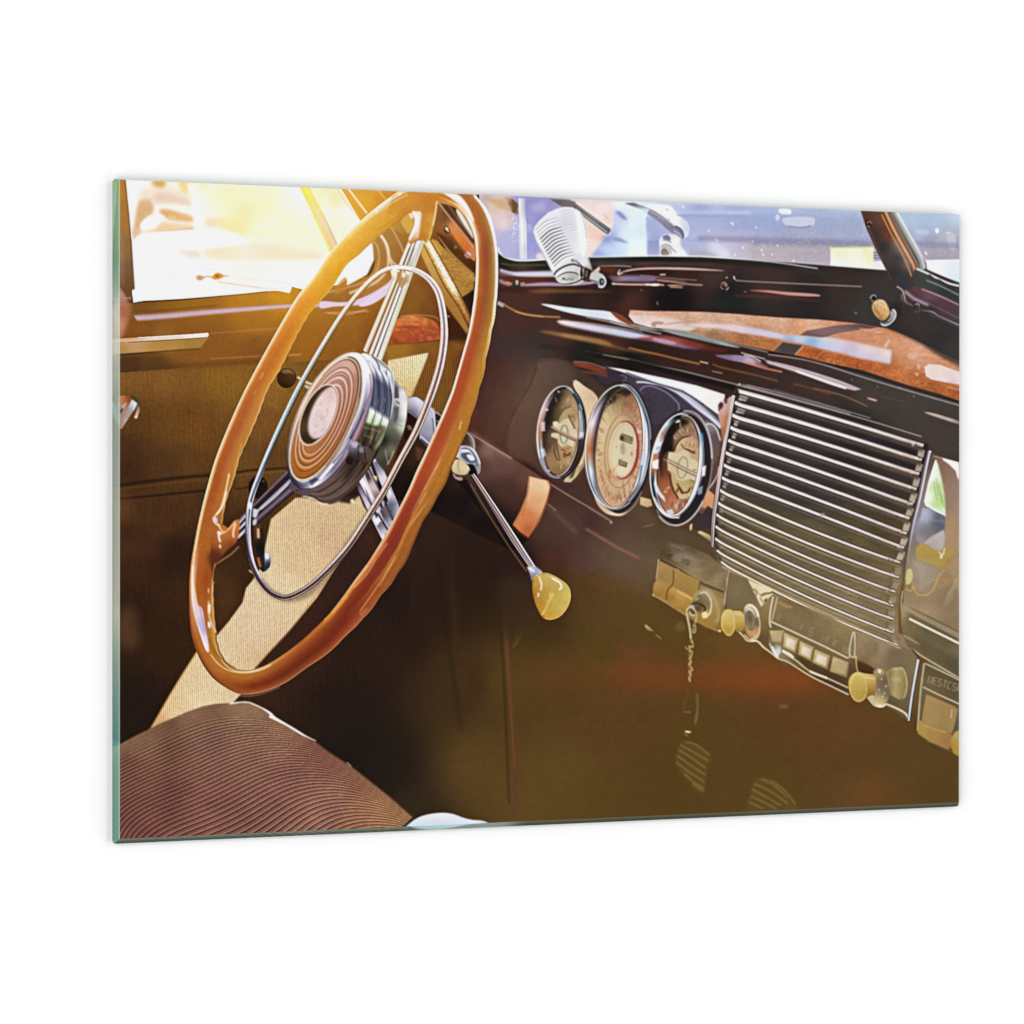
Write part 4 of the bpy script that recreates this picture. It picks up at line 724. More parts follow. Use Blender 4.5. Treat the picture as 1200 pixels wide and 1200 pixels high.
# ================= gauges =================
def gauge(name, Z, outer, inner, dialc, shade):
    """outer/inner: closed outlines with equal counts (chrome bezel between them)"""
    z(*Z)
CHR = {0:[(-1,'c4c0b8'),(-.7,'383430'),(-.2,'1c1c1c'),(.5,'30302c'),(1,'8c8c88')]}
# -- left gauge
z(620, 440, 8.57)
o1, i1 = ell(316, 568, 236, 462, 5), ell(325, 568, 178, 440, 6.5)
fill(ell(330, 572, 248, 470, 4), '2a2028', b=.5)
tube2(P(o1), P(i1), {0:[(-1,'c8c4d0'),(-.6,'40302c'),(-.1,'d8c8d8'),(.5,'7c7484'),(1,'3a2c28')], .07:[(-1,'b8a080'),(-.4,'30241c'),(.3,'1c1612'),(1,'3a2c20')], .17:[(-1,'a89070'),(-.5,'241c18'),(.2,'3c342c'),(1,'4a3c2c')], .24:[(-1,'8c7c60'),(-.5,'2c241c'),(1,'3c3024')],
  .33:[(-1,'90889c'),(-.6,'6c80a0'),(-.2,'f0f0fa'),(.3,'4c4c5c'),(1,'6c5c50')], .42:[(-1,'d8d4e0'),(-.7,'e8f0ff'),(-.2,'4c5878'),(.3,'d0d4e8'),(1,'7c6450')], .5:[(-1,'e0c8b0'),(-.7,'c09070'),(-.1,'b87c50'),(.4,'8c5838'),(1,'241c1c')], .58:[(-1,'e8e0d8'),(-.7,'d8c8d4'),(-.1,'c8b0b8'),(.4,'a88c90'),(1,'241c1c')],
  .68:[(-1,'f0ece8'),(-.8,'8c8078'),(-.3,'2c2824'),(.3,'1c1a18'),(1,'3a302c')], .76:[(-1,'f4f4f4'),(-.7,'2c2c2c'),(0,'20201e'),(1,'2c2824')], .84:[(-1,'e8ecf4'),(-.7,'4c6484'),(-.2,'1c2c40'),(.4,'98acc0'),(1,'e8ecec')], .92:[(-1,'40608c'),(-.6,'243c64'),(-.1,'88c0e0'),(.4,'2c3444'),(1,'f0f0ec')], 1:[(-1,'c8c4d0'),(-.6,'40302c'),(-.1,'d8c8d8'),(.5,'7c7484'),(1,'3a2c28')]}, s=0, closed=True, L='gauge#1/bezel')
line(ell(316, 568, 236, 462, 5, a0=80, a1=290), 1.1, 'f0e8dc', b=.3, a=.95)
line(ell(325, 568, 182, 442, 6.5, a0=-90, a1=90), 1.3, 'f8f8f4', b=.3); 
d1 = fill(ell(325, 568, 172, 432, 6.5), [(250,250,'38301e'),(300,200,'4a3c28'),(200,400,'382c28'),(380,260,'a08868'),(440,300,'b89c74'),(380,350,'a88c64'),(280,350,'5c4a30'),(180,500,'40302c'),(200,700,'5a4434'),(250,850,'a08058'),(300,950,'8c6c48'),(400,850,'b89868'),(420,700,'c8a478'),(350,700,'c09a6c'),(450,500,'c8b490'),(210,620,'64503c'),(330,800,'bc9468')], b=.3, L='gauge#1/dial')
clip(d1)
fill("150,330 200,260 260,180 330,160 300,260 250,340 220,460 180,560 170,760 150,760 130,560", '241c1a', s=1, b=2.2, a=.85)
line("420,315 370,330 320,380 285,450 270,520 265,620 280,720 310,850", 1.8, '6a5034', b=.5, a=.9); line("230,620 245,720 270,820 300,860", 2.2, '6c4c30', b=.6, a=.9)
fill("320,400 370,340 430,330 450,460 430,520 340,500 300,460", 'bca478', s=1, b=.8, a=.9)
fill("240,470 280,460 310,480 350,440 400,430 430,490 480,560 490,620 460,650 450,710 420,720 390,690 330,720 290,680 290,640 220,615 225,580 300,570 240,520", [(280,490,'dcd0ac'),(350,480,'d4c8a4'),(430,540,'d8cca8'),(350,680,'d8ccaa'),(450,640,'e0d0b0'),(260,600,'dcc8a4')], b=.4)
line(ell(352, 592, 38, 92, 4), 1.2, '70705c', b=.3)
line("225,515 300,560 400,610 490,650", 2.6, 'a48074', b=.5, s=0); line("225,545 300,580 400,630 470,660", 1.2, '6c4c44', b=.35, s=0)
line("395,400 430,470 460,535", 1.8, '7c6038', b=.4); line("400,390 420,420 440,400", 1.2, '80603c', b=.4); line("430,360 440,400 455,440", 1.4, 'a0583c', b=.5, a=.8)
line("320,740 360,760 350,820 390,800 410,770", 1.6, '8c5030', b=.4); line("340,790 400,800 415,775", 1.6, '6c4424', b=.4); line("375,740 420,720", 1.2, 'a0683c', b=.4)
for q in ["400,200 410,260", "430,220 440,270", "280,850 300,880", "320,860 330,900", "350,860 360,890", "240,700 230,760", "320,310 340,330"]: line(q, 1, 'c8b088', b=.4, a=.6, s=0)
clip(None)
fill("160,340 190,335 195,355 160,350", 'f4e8cc', b=.2); fill("290,150 310,165 300,175 285,160", 'd8d8d8', b=.2)
fill("118,470 160,462 160,560 118,560", [(140,480,'f0d4c8'),(140,540,'e4d8f0')], b=.8, a=.8); fill("185,960 200,945 215,955 200,965", 'f4f4f8', b=.2)
fill("110,740 150,730 170,800 130,830", 'd0dcf0', b=.6, a=.8); line("110,830 150,930 210,1000 280,1020", 2.2, '8c7c98', b=.8, a=.8)
line("440,180 480,240 505,310 515,350", 3, '182434', b=.5, a=.9); line("505,290 525,350", 2.2, '8cc4e4', b=.5, a=.8)
fill("490,640 545,640 535,760 500,850 450,940 400,980 440,880 480,760", '3c2c22', b=.8, a=.85); fill("505,570 548,570 545,620 505,620", 'e8e4f0', b=.5, a=.8)
# -- speedometer
z(680, 440, 6.667)
fill(ell(300, 572, 262, 518, 4), '2c2226', b=.6)
fill("100,900 160,1000 240,1060 300,1080 360,1060 420,1000 480,900 475,930 430,1020 340,1090 260,1095 190,1070 130,1000", [(200,1060,'d8b894'),(260,1085,'f4e4c0'),(400,1000,'7c6c60')], s=1, b=.4)
o2, i2 = ell(292, 560, 254, 486, 4), ell(302, 566, 184, 466, 5)
tube2(P(o2), P(i2), {0:[(-1,'b0a8b8'),(-.6,'6c5c70'),(-.1,'fafaff'),(.4,'c8bcd4'),(1,'e8d8d0')], .08:[(-1,'c0b8c0'),(-.5,'5c5060'),(0,'b0bcd4'),(.5,'e8ecf8'),(1,'d8d0cc')], .16:[(-1,'6c6068'),(-.4,'2c2830'),(.3,'585068'),(1,'b8b0a8')], .24:[(-1,'8c8078'),(-.5,'383038'),(.2,'c8c8d8'),(.8,'f8f4ec'),(1,'f0e4d0')], .3:[(-1,'f4f4f0'),(-.6,'c8ccdc'),(0,'9088ac'),(.5,'b8b4d0'),(1,'a88c60')],
  .38:[(-1,'f0f0f4'),(-.7,'4c5878'),(-.1,'a4a8c4'),(.4,'686c8c'),(1,'8c7c6c')], .43:[(-1,'e8ecf0'),(-.7,'6c7c98'),(-.1,'f0f8fc'),(.4,'b8c0c8'),(1,'5c4c40')], .49:[(-1,'f0dcc8'),(-.7,'c8905c'),(-.1,'b87848'),(.4,'9c5c38'),(1,'2c2020')], .56:[(-1,'e8e0e0'),(-.7,'e8d4d8'),(-.2,'f4e8f0'),(.3,'a898a8'),(1,'2c2428')], .6:[(-1,'c8c0c0'),(-.7,'8c808c'),(0,'c8bcc8'),(.5,'5c5058'),(1,'241e1e')],
  .66:[(-1,'c0b8b0'),(-.6,'4c4844'),(0,'2a2824'),(1,'2c2620')], .76:[(-1,'f4f0ec'),(-.7,'5c5450'),(-.2,'28241e'),(.5,'3c342c'),(1,'4c4030')], .84:[(-1,'6c7488'),(-.6,'283448'),(-.2,'4c6078'),(.3,'e4e8ec'),(.7,'f4f4f0'),(1,'8c8078')], .92:[(-1,'405878'),(-.5,'2c4468'),(0,'94b8dc'),(.4,'d8dce8'),(.8,'f0ece8'),(1,'e8d4c8')], 1:[(-1,'b0a8b8'),(-.6,'6c5c70'),(-.1,'fafaff'),(.4,'c8bcd4'),(1,'e8d8d0')]}, s=0, closed=True, L='speedometer/bezel')
line(ell(292, 560, 254, 486, 4, a0=60, a1=300), 1.1, 'f4ece4', b=.3, a=.9); line(ell(305, 555, 250, 486, 2, a0=-85, a1=40), 1.3, '2c3c58', b=.5, a=.8); line(ell(298, 562, 222, 478, 4, a0=-95, a1=60), 1.2, 'ffffff', b=.4, a=.9)
d2 = fill(ell(302, 566, 182, 464, 5), [(200,300,'dcc498'),(180,400,'e0c8a0'),(150,550,'ddc096'),(180,700,'d8b488'),(240,850,'d4b08c'),(250,950,'d4a880'),(320,930,'d8b490'),(350,850,'dcb890'),(400,750,'d4a888'),(450,600,'d0a48c'),(460,450,'c89c80'),(430,330,'c49878'),(370,230,'b88c6c'),(300,250,'b89870'),(240,240,'c8b080'),(300,350,'d8b890'),(250,600,'dcc49c'),(300,150,'6c5838'),(380,180,'94684c'),(250,180,'4c4028')], b=.3, L='speedometer/dial')
clip(d2)
fill("120,600 110,450 150,320 210,210 280,130 360,100 400,130 370,165 300,165 260,210 210,240 160,330 130,450 125,600", '2e281c', s=1, b=1.2, a=.95)
fill("320,160 380,165 400,210 385,300 330,280 320,220", 'b46850', s=1, b=1.4, a=.3); fill("390,180 440,250 470,330 430,330 400,290", 'c88060', s=1, b=1.4, a=.3)
# red to brown band of the inner ring
line(ell(320, 590, 128, 288, 5), 1.3, 'a08058', b=.4, a=.85); line(ell(340, 580, 108, 222, 5, a0=-110, a1=110), [1.2, 2.6, 4.6, 3], '9c302c', b=.35, a=.9); line(ell(335, 585, 100, 212, 5), 1.3, 'e8d8b4', b=.3); line(ell(325, 590, 112, 232, 5, a0=90, a1=280), .9, 'a88454', b=.35, a=.8)
fill(ell(340, 586, 94, 204, 5), [(340,450,'d8ccac'),(300,600,'e0d4b0'),(380,600,'dcc8a8'),(330,740,'e4d8b8')], b=.3)
# numerals round the dial (too small to read in the print)
for k in range(26):
    a_ = math.radians(-78+k*13.8); r1, r2 = .80, .93
    ct, st = math.cos(a_), math.sin(a_); rt = math.radians(5)
    def ep(r): x, y = 182*r*ct, 464*r*st; return (302+x*math.cos(rt)-y*math.sin(rt), 566+x*math.sin(rt)+y*math.cos(rt))
    dk = '8c6c48' if 60 < math.degrees(a_) % 360 < 290 else '6c4438'
    line([ep(.76), ep(.94)], .8, dk, b=.3, a=.65, s=0)
    line([ep(.70), ep(.73)], .8, dk, b=.3, a=.6, s=0)
def glyph(x, y, s_, col, txt, rot=0.0, w_=.9, a_=.9):
    SEG = {'0':"0,0 1,0 1,2 0,2 0,0",'1':".5,0 .5,2",'2':"0,0 1,0 1,1 0,1 0,2 1,2",'3':"0,0 1,0 1,1 .3,1|1,1 1,2 0,2",'4':"0,0 0,1 1,1|1,0 1,2",'5':"1,0 0,0 0,1 1,1 1,2 0,2",'6':"1,0 0,0 0,2 1,2 1,1 0,1",'7':"0,0 1,0 .4,2",'8':"0,0 1,0 1,2 0,2 0,0|0,1 1,1",'9':"1,1 0,1 0,0 1,0 1,2 0,2",'A':"0,2 .5,0 1,2|.2,1.2 .8,1.2",'M':"0,2 0,0 .5,1 1,0 1,2",'P':"0,2 0,0 1,0 1,1 0,1",'S':"1,0 0,0 0,1 1,1 1,2 0,2",'T':"0,0 1,0|.5,0 .5,2",'E':"1,0 0,0 0,2 1,2|0,1 .8,1",'R':"0,2 0,0 1,0 1,1 0,1 1,2",'O':"0,0 1,0 1,2 0,2 0,0",'I':".5,0 .5,2",'L':"0,0 0,2 1,2",'F':"1,0 0,0 0,2|0,1 .8,1",'H':"0,0 0,2|1,0 1,2|0,1 1,1",'C':"1,0 0,0 0,2 1,2",'K':"0,0 0,2|1,0 0,1 1,2",'U':"0,0 0,2 1,2 1,0",'D':"0,0 .7,0 1,1 .7,2 0,2 0,0",'N':"0,2 0,0 1,2 1,0",'G':"1,.3 1,0 0,0 0,2 1,2 1,1 .6,1",'-':"0,1 1,1",' ':""}
    ca, sa = math.cos(math.radians(rot)), math.sin(math.radians(rot))
    for i_, ch_ in enumerate(txt):
        for st_ in SEG[ch_].split('|'):
            if not st_: continue
            pts_ = []
            for q_ in st_.split():
                u_, v_ = [float(v) for v in q_.split(',')]
                u_, v_ = (u_+i_*1.5)*s_, v_*s_; pts_.append((x+u_*ca-v_*sa, y+u_*sa+v_*ca))
            line(pts_, w_, col, s=0, b=.25, a=a_)
for q in range(46):
    a_ = math.radians(-85+q*7.9); x_, y_ = 162*math.cos(a_), 412*math.sin(a_)
    line([(302+x_-4, 566+y_-9+x_*.08), (302+x_+4, 566+y_+9+x_*.08)], .9, r_.choice(['a87858', 'f0dcc0', '8c6450', 'e8c8a8']), b=.3, a=.7, s=0)
glyph(345, 205, 18, '7c5c40', '80', 14); glyph(285, 200, 13, 'a08c60', '70', 8); glyph(150, 420, 13, 'b4945c', '50', -5); glyph(140, 600, 13, 'a8844c', '30', 0); glyph(280, 930, 16, '8c6040', '10', 10); glyph(450, 420, 12, 'f0dcd0', '90', 30)
for q in ["325,170 330,290", "405,190 395,300", "215,870 190,920", "330,820 345,960", "300,900 295,960", "235,740 225,800", "160,760 190,850", "340,190 390,200"]: line(q, 1, '9c7448', b=.3, a=.8, s=0)
line("325,640 300,680 260,740 235,800", 2.0, 'e0a080', b=.5); line("230,740 225,790 245,800", 1.6, 'c8644c', b=.4, a=.8); line("330,620 270,720", .8, 'f4e8c8', b=.3)
fill("318,455 410,490 410,535 308,500", 'ae9e72', b=.3); fill("312,465 345,475 340,515 308,500", '504834', b=.5); glyph(348, 478, 12, '5c503c', '5038', 14, .9, .8); line("322,455 412,488", 1, '4c4030', b=.3, s=0); line("310,500 405,535", 1, '5c5038', b=.3, s=0)
fill("300,655 370,680 360,720 300,700", '6c6048', b=.4); glyph(312, 668, 12, 'c8b88c', '002', 10, .9, .9)
fill("318,540 345,520 350,600 325,620 315,590", 'a89c7c', s=1, b=1, a=.8); fill(ell(402, 612, 8, 18, 5), 'b08c6c', b=.4); fill(ell(282, 560, 6, 14, 5), 'b49c70', b=.5, a=.7)
clip(None)
fill("345,60 400,80 460,150 500,240 530,350 520,380 480,260 430,160 380,100", '24304a', s=0, b=.5, a=.5); line("330,68 390,85 450,150 500,250 540,380 550,500", 1.0, 'd8dce8', b=.35)
fill("470,650 520,600 520,700 500,800 470,850 450,840", 'c8d4e4', s=1, b=1, a=.7); line("480,700 450,860 380,960", 1.6, '2c3c50', b=.5, a=.7)
# -- right gauge
z(755, 470, 8)
fill(ell(340, 620, 290, 545, 6), '2c2428', b=.6); line(ell(345, 635, 285, 530, 7, a0=-110, a1=130), 1.4, 'b0a098', b=.5, a=.8); line(ell(335, 640, 288, 530, 7, a0=30, a1=120), 1.2, 'e8e0d8', b=.4)
line(ell(360, 600, 270, 510, 6, a0=-100, a1=-10), 2, 'dcd8e0', b=.6, a=.8)
o3, i3 = ell(308, 606, 250, 488, 7), ell(318, 608, 186, 462, 8.5)
tube2(P(o3), P(i3), {0:[(-1,'a8a0b0'),(-.5,'6c6074'),(0,'c8c0d4'),(.5,'fafafe'),(1,'c8b8b4')], .08:[(-1,'2c2c38'),(-.3,'88b0d0'),(.3,'f4f8fc'),(1,'c8c0bc')], .16:[(-1,'3c3434'),(-.4,'241c1c'),(.3,'c8c8d4'),(1,'a49c90')], .25:[(-1,'6c6868'),(-.5,'1c1c1c'),(.3,'f0f0f8'),(1,'c8b890')], .31:[(-1,'f4f4f4'),(-.5,'d8e8f8'),(.1,'8890c0'),(.5,'f0f8fc'),(1,'8c7050')],
  .38:[(-1,'f0ece8'),(-.6,'1c2430'),(0,'3c4458'),(.5,'9c8ca0'),(1,'5c4434')], .44:[(-1,'e8e4e0'),(-.6,'1c2c3c'),(0,'30485c'),(.5,'e8f0f8'),(1,'40302c')], .49:[(-1,'d8c0a8'),(-.6,'c88c58'),(0,'b87040'),(.5,'a05c34'),(1,'2c1c1c')], .55:[(-1,'f4f4f4'),(-.6,'fafafa'),(0,'fffcfc'),(.5,'a890b4'),(1,'241c20')], .6:[(-1,'f4f0f0'),(-.6,'c8b8b0'),(-.1,'b88060'),(.4,'8c7888'),(1,'1c1818')], .64:[(-1,'f4f4f4'),(-.5,'d8e4ec'),(0,'8cb4c8'),(.6,'4c6474'),(1,'1c1a1a')],
  .7:[(-1,'d8d4d0'),(-.6,'141210'),(0,'100e0c'),(1,'1c1a14')], .8:[(-1,'f0ece4'),(-.7,'24201c'),(0,'1a1814'),(1,'2a261c')], .88:[(-1,'c8c4cc'),(-.5,'4c5474'),(0,'d8d4dc'),(.6,'2c2824'),(1,'5c4c40')], .94:[(-1,'8c90b0'),(-.5,'283c5c'),(0,'98c8e8'),(.6,'f4f4f4'),(1,'a08c80')], 1:[(-1,'a8a0b0'),(-.5,'6c6074'),(0,'c8c0d4'),(.5,'fafafe'),(1,'c8b8b4')]}, s=0, closed=True, L='gauge#2/bezel')
line(ell(308, 606, 250, 488, 7, a0=70, a1=280), 1.2, 'fcf4ec', b=.3, a=.9); line(ell(320, 608, 214, 474, 8, a0=-100, a1=80), 1.3, 'f4ece4', b=.35, a=.9)
d3 = fill(ell(318, 608, 184, 460, 8.5), [(250,250,'241e14'),(200,400,'3c2a24'),(170,550,'5c3c30'),(180,700,'8c4c2c'),(220,850,'a85c38'),(300,980,'b87c60'),(380,950,'a86450'),(430,900,'a88474'),(470,820,'98906c'),(450,300,'a87c6c'),(380,300,'a48058'),(300,320,'7c6048'),(480,450,'c8a088'),(380,400,'d4b890'),(450,600,'d4c09c'),(330,800,'c8ac78'),(420,850,'c0a87c'),(280,600,'8c5c44')], b=.3, L='gauge#2/dial')
clip(d3)
fill("170,400 200,300 260,190 340,160 420,190 400,220 340,240 290,300 270,380 270,470 210,520 180,700 160,700 150,560", '17140e', s=1, b=1.6, a=.9)
fill("170,540 240,480 260,640 270,800 330,920 300,1000 220,920 180,760", [(200,600,'6c4030'),(230,850,'b0603c'),(280,950,'c87c5c')], s=1, b=1, a=.9)
fill("280,480 300,420 340,360 400,320 460,340 500,420 520,560 510,700 480,820 420,900 360,920 300,900 265,820 245,700 250,560", [(350,400,'d4b890'),(450,400,'c8a07c'),(300,700,'c8ac7c'),(400,850,'cab480'),(470,750,'b8a070')], s=1, b=.5)
line("420,325 350,350 300,410 280,470", 1.8, '50341c', b=.5); line("240,680 250,760 275,840 320,915", 2.2, '50341c', b=.5)
fill("230,475 310,490 350,465 410,460 430,530 510,580 505,660 500,760 430,730 400,740 350,750 300,730 290,680 220,650 215,560", [(280,500,'dccca8'),(400,500,'d8c49c'),(450,600,'dccca8'),(300,640,'d4bc94'),(450,720,'d8c8a4'),(370,700,'dccaa4')], b=.4)
fill("430,730 500,755 470,780 430,760", 'a89468', b=.5)
line(ell(358, 625, 46, 100, 8), 1.1, '8c8468', b=.3)
line("215,545 300,590 400,640 505,690", 1.4, '3c2820', b=.25, s=0); line("218,562 300,606 400,658 500,703", 1.0, 'e8c8a0', b=.25, s=0); line("225,572 300,614 400,665 500,712", .9, '50382c', b=.25, s=0); line("180,545 215,560", 1.8, '8c7c70', b=.4)
line("345,400 370,440 470,495", 1.1, '4c3828', b=.3, s=0); glyph(385, 375, 24, '8c6c4c', 'IIII', 12, .9, .8); line("400,450 480,490", 1, '3c2c20', b=.3, s=0)
fill("275,320 340,260 385,250 390,290 340,320 295,365 275,355", 'b89880', b=.5, a=.9); glyph(285, 315, 17, '4c3828', 'CO', -40, .9, .8); glyph(350, 262, 18, '50382c', 'LD', -8, .9, .8); glyph(405, 230, 26, '7c5848', 'NH', 14, 1, .8)
line("310,770 330,820 360,870 330,810 300,860", 2.0, '7c3a24', b=.4); line("340,840 370,860 410,850 430,815", 2.2, '6c4030', b=.4); glyph(325, 880, 16, 'e0c8a8', 'SMD', -4, .9, .8)
fill("180,850 225,800 240,810 200,865", 'd8b898', b=.4); line("195,845 225,820", .9, '5c3c28', b=.3)
fill("280,990 320,930 335,935 315,1020", 'b8a08c', b=.5, a=.9); fill("400,930 460,860 480,880 430,960", 'b0a088', b=.5, a=.8); fill("330,960 380,920 400,970 350,1010", 'a85c50', b=.7, a=.7)
fill("270,190 300,165 345,190 310,205 290,200", 'f0f0f0', b=.3); fill("290,178 310,175 315,190 298,192", '1c1c1c', b=.2)
clip(None)
fill("75,570 135,540 130,640 75,630", [(100,560,'ffffff'),(110,610,'fbf6f8')], b=.4); fill("85,500 125,490 125,545 85,550", 'b87c5c', b=.5); fill("100,440 130,390 140,350 145,400 190,345 150,430 140,470 100,470", 'e4ecec', b=.4, a=.95); fill("110,430 150,420 150,460 105,460", '90b8cc', b=.5, a=.8)
fill("90,770 105,740 125,800 150,850 190,900 200,950 150,900 110,850", 'e0e8f4', b=.4, a=.9); fill("200,1030 260,1010 280,1060 230,1080", 'dce8f4', b=.7, a=.8); line("90,900 150,1010 230,1080 330,1095", 1.4, 'fafafa', b=.4)
fill("510,300 550,300 560,420 530,380", '5cacdc', b=.7, a=.7); fill("540,620 580,600 570,700 540,710", 'fdf4f4', b=.6, a=.9); fill("500,820 550,790 540,870 500,880", 'a8c8e0', b=.7, a=.7)
# ================= speaker grille =================
z(0, 0, 1)
GL = np.array([(864,458.3),(861,473.3),(858,488),(855.8,502.5),(853.3,517.5),(850,532),(847.5,546.2),(845,560.8),(842.5,575.3),(840,590),(839,604.2),(838.3,618.3),(838,632.5),(840,646.5),(845,660)])
GR = np.array([(1082,522.7),(1080,539.4),(1076.9,556),(1073.8,573.8),(1069.6,591.5),(1065.4,608),(1062.3,625.8),(1059,642.5),(1055,659.8),(1053,677),(1048.8,693.8),(1046.7,710.4),(1046.7,726),(1046.7,741.7),(1051.9,756)])
z(0, 0, 1); fill([(842,650),(1060,745),(1085,742),(1060,775),(1000,770),(900,715),(850,690)], [(870,680,'6a5a44'),(1000,740,'7a6848'),(1060,755,'8a7458')], b=1, L='control_strip#1')
gb = fill(np.concatenate([[(862,454)], [(1087,520)], GR[:, :]+np.array([6, 0]), GL[::-1]-np.array([3, 0])]), [(870,465,'33302e'),(960,490,'34302e'),(1070,530,'201c20'),(1000,540,'282426'),(1050,580,'2c2828'),(860,530,'33302f'),(950,560,'3a3632'),(1040,620,'403828'),(850,600,'4e463a'),(950,640,'665a42'),(1000,640,'5a4e36'),(1040,700,'6c5e46'),(850,650,'6a5a44'),(930,690,'766850'),(1000,720,'7a6a50'),(1050,745,'7c6c54')], b=.3, L='speaker_grille/backing')
# posts behind the slats
for k in range(14):
    a_, b_ = GL[k], GL[k+1]; wd_ = 10 if k < 2 else 4.5
    fill([a_+(3.5, 4), a_+(3.5+wd_, 5.5), b_+(3.5+wd_, -3), b_+(3.5, -4.5)], 'd4ccc8' if k < 4 else ('b4a8a0' if k < 10 else '887a64'), b=.4, a=.9, L='speaker_grille/backing')
    fill([a_+(-2, 2), a_+(3, 4), b_+(3, -3), b_+(-2, -4)], '2c2624', b=.4, a=.8)
    a_, b_ = GR[k], GR[k+1]
    fill([a_+(-6, 4.5), a_+(2, 5), b_+(2, -3), b_+(-5, -3.5)], 'b4a698' if k < 8 else '8c7c68', b=.5, a=.9)
    fill([a_+(-9, 3), a_+(-5.5, 4), b_+(-5.5, -4), b_+(-9, -4)], '2e2824', b=.6, a=.25)
for k in range(15):
    a_, b_ = GL[k], GR[k]; d_ = b_-a_; f = k/14.0
    # gently bowed, sagging mid-span
    mid = lambda t_: a_+d_*t_+np.array([0, (-1.5 if k < 8 else 1.0+f*3.4)*4*t_*(1-t_)*(1 if k >= 8 else 1)])
    pts_ = [mid(t_) for t_ in (0, .04, .12, .3, .5, .7, .9, 1)]
    pts_[0] = pts_[0]+np.array([0, -1.4 if k else 0])
    wtop = 7.4-3.2*f
    hi, lo = ('f8f1ee', 'b9aaa6') if k < 8 else ('efdcc2', 'a8957c')
    prof = {0:[(-1,'5a4c48'),(-.6,'c8b8b0'),(-.1,'fff8f4'),(.35,'d8c8c0'),(.7,'6a5c54'),(1,'2a2420')], .3:[(-1,'3a302e'),(-.65,lo),(-.15,hi),(.25,hi),(.55,'8c7c78'),(.75,'2a2424'),(.85,'8c7c74'),(1,'3a3430')],
      .6:[(-1,'2c2626'),(-.6,'7c6c74'),(-.2,hi),(.15,hi),(.5,'a4948c'),(.75,'4c403c'),(1,'1c1818')], .85:[(-1,'1c1818'),(-.6,'7c6c78'),(-.1,'e4dcd8'),(.2,'c4b4ac'),(.6,'9c8478'),(1,'2c2420')], 1:[(-1,'3c302c'),(-.4,'e0d0c4'),(.1,'b0988c'),(.6,'5c4840'),(1,'2c2420')]}
    tube([q_+np.array([0, 5.6-f]) for q_ in pts_], [4.5, 5.5, 6, 5.5, 4.5], [(-1, '8d7f76' if k < 8 else '9c8a6e'), (-.2, '6a5e58' if k < 8 else '7e6e54'), (1, '3a3431' if k < 8 else '5a4d3a')], a=.55, b=.5, L='speaker_grille/backing')
    tube(pts_, [wtop*.85, wtop, wtop, wtop*.95, wtop*.9], prof, L='speaker_grille/slat#%d' % (k+1))
    if k > 8:
        q_ = [mid(t_)+np.array([0, 4.4+f*.8]) for t_ in (.03, .15, .4, .6, .8)]
        line(q_, [.9, 1.0, .7, .4], 'd0b894', b=.3, a=.85)
        q_ = [mid(t_)+np.array([0, 7.6]) for t_ in (.05, .15, .3, .45)]
        line(q_, [.5, .8, .3], '98845c', b=.4, a=.6)
    for q in range(4):
        e_ = mid(.97)+np.array([r_.gauss(0, 3), r_.gauss(0, 1.2)]); fill(ell(e_[0], e_[1], 1.6, .7, 20, 8), r_.choice(['fffaf6', '2c2220', 'd8b8a4']), b=.2, a=.8)
texmul(gb, noise(14, 3, 91), .12)
fill("1020,600 1030,598 1034,602 1022,604" if 0 else [(960,602),(966,601),(967,605),(961,606)], 'a89c94', b=.5, a=.8)
# left chrome edge bar
z(820, 440, 6)
tube("240,140 205,330 165,560 130,800 100,1000 90,1180 95,1200", [4, 5, 5, 5, 4.5, 3.4, 1.6], {0:[(-1,'1e1a1c'),(-.5,'e8e4e0'),(0,'b0a4a0'),(.5,'f4ece8'),(1,'a0847c')], .4:[(-1,'3a2c30'),(-.5,'8c7c84'),(0,'e8d8d8'),(.5,'c8a8a0'),(1,'f0d8cc')], .8:[(-1,'2c2828'),(-.4,'e4dcdc'),(.2,'6c5c64'),(.7,'9c8c9c'),(1,'4c4048')], 1:[(-1,'4c4438'),(0,'d8ccd8'),(1,'8078a0')]}, L='speaker_grille/frame#1')
fill("140,250 170,195 200,160 220,145 238,150 215,260 190,380 160,480 150,380", [(170,220,'d8b0a4'),(200,200,'e8c8bc'),(180,300,'c88c6c'),(190,400,'c07c5c')], s=0, b=.5, a=.85); fill("135,210 150,190 165,210 150,235", '4c3844', s=1, b=.5, a=.9); fill("170,170 190,160 195,190 178,200", '5c4450', s=1, b=.5, a=.8)
line("240,120 262,110 265,150 245,170", 1, '50443c', b=.4); fill("255,105 275,100 275,150 262,155", '30282a', b=.4)
# right chrome edge bar
z(1040, 520, 5)
tube("245,40 225,140 205,250 180,360 150,480 130,600 110,720 95,850 88,960 95,1060 112,1140", [5, 6.5, 6, 5, 4.5, 4, 4, 4.6, 5, 5, 4], {0:[(-1,'f4f4fa'),(-.3,'e8e4f0'),(.3,'6c6080'),(1,'2c2430')], .2:[(-1,'7c7088'),(-.2,'f4f0fa'),(.4,'8078a0'),(1,'4c4458')], .45:[(-1,'8c84a0'),(0,'a89cc0'),(.5,'6c6480'),(1,'3c3440')], .7:[(-1,'a89878'),(-.2,'4c4430'),(.4,'5c5440'),(1,'38301e')], 1:[(-1,'d8c8a0'),(-.3,'6c6048'),(.3,'4c4430'),(1,'8c7c5c')]}, L='speaker_grille/frame#2')
line("90,860 80,940 95,1040", 1, 'e8dcb8', b=.35, a=.8); line("115,830 130,700", 1, '8c8058', b=.4, a=.7)
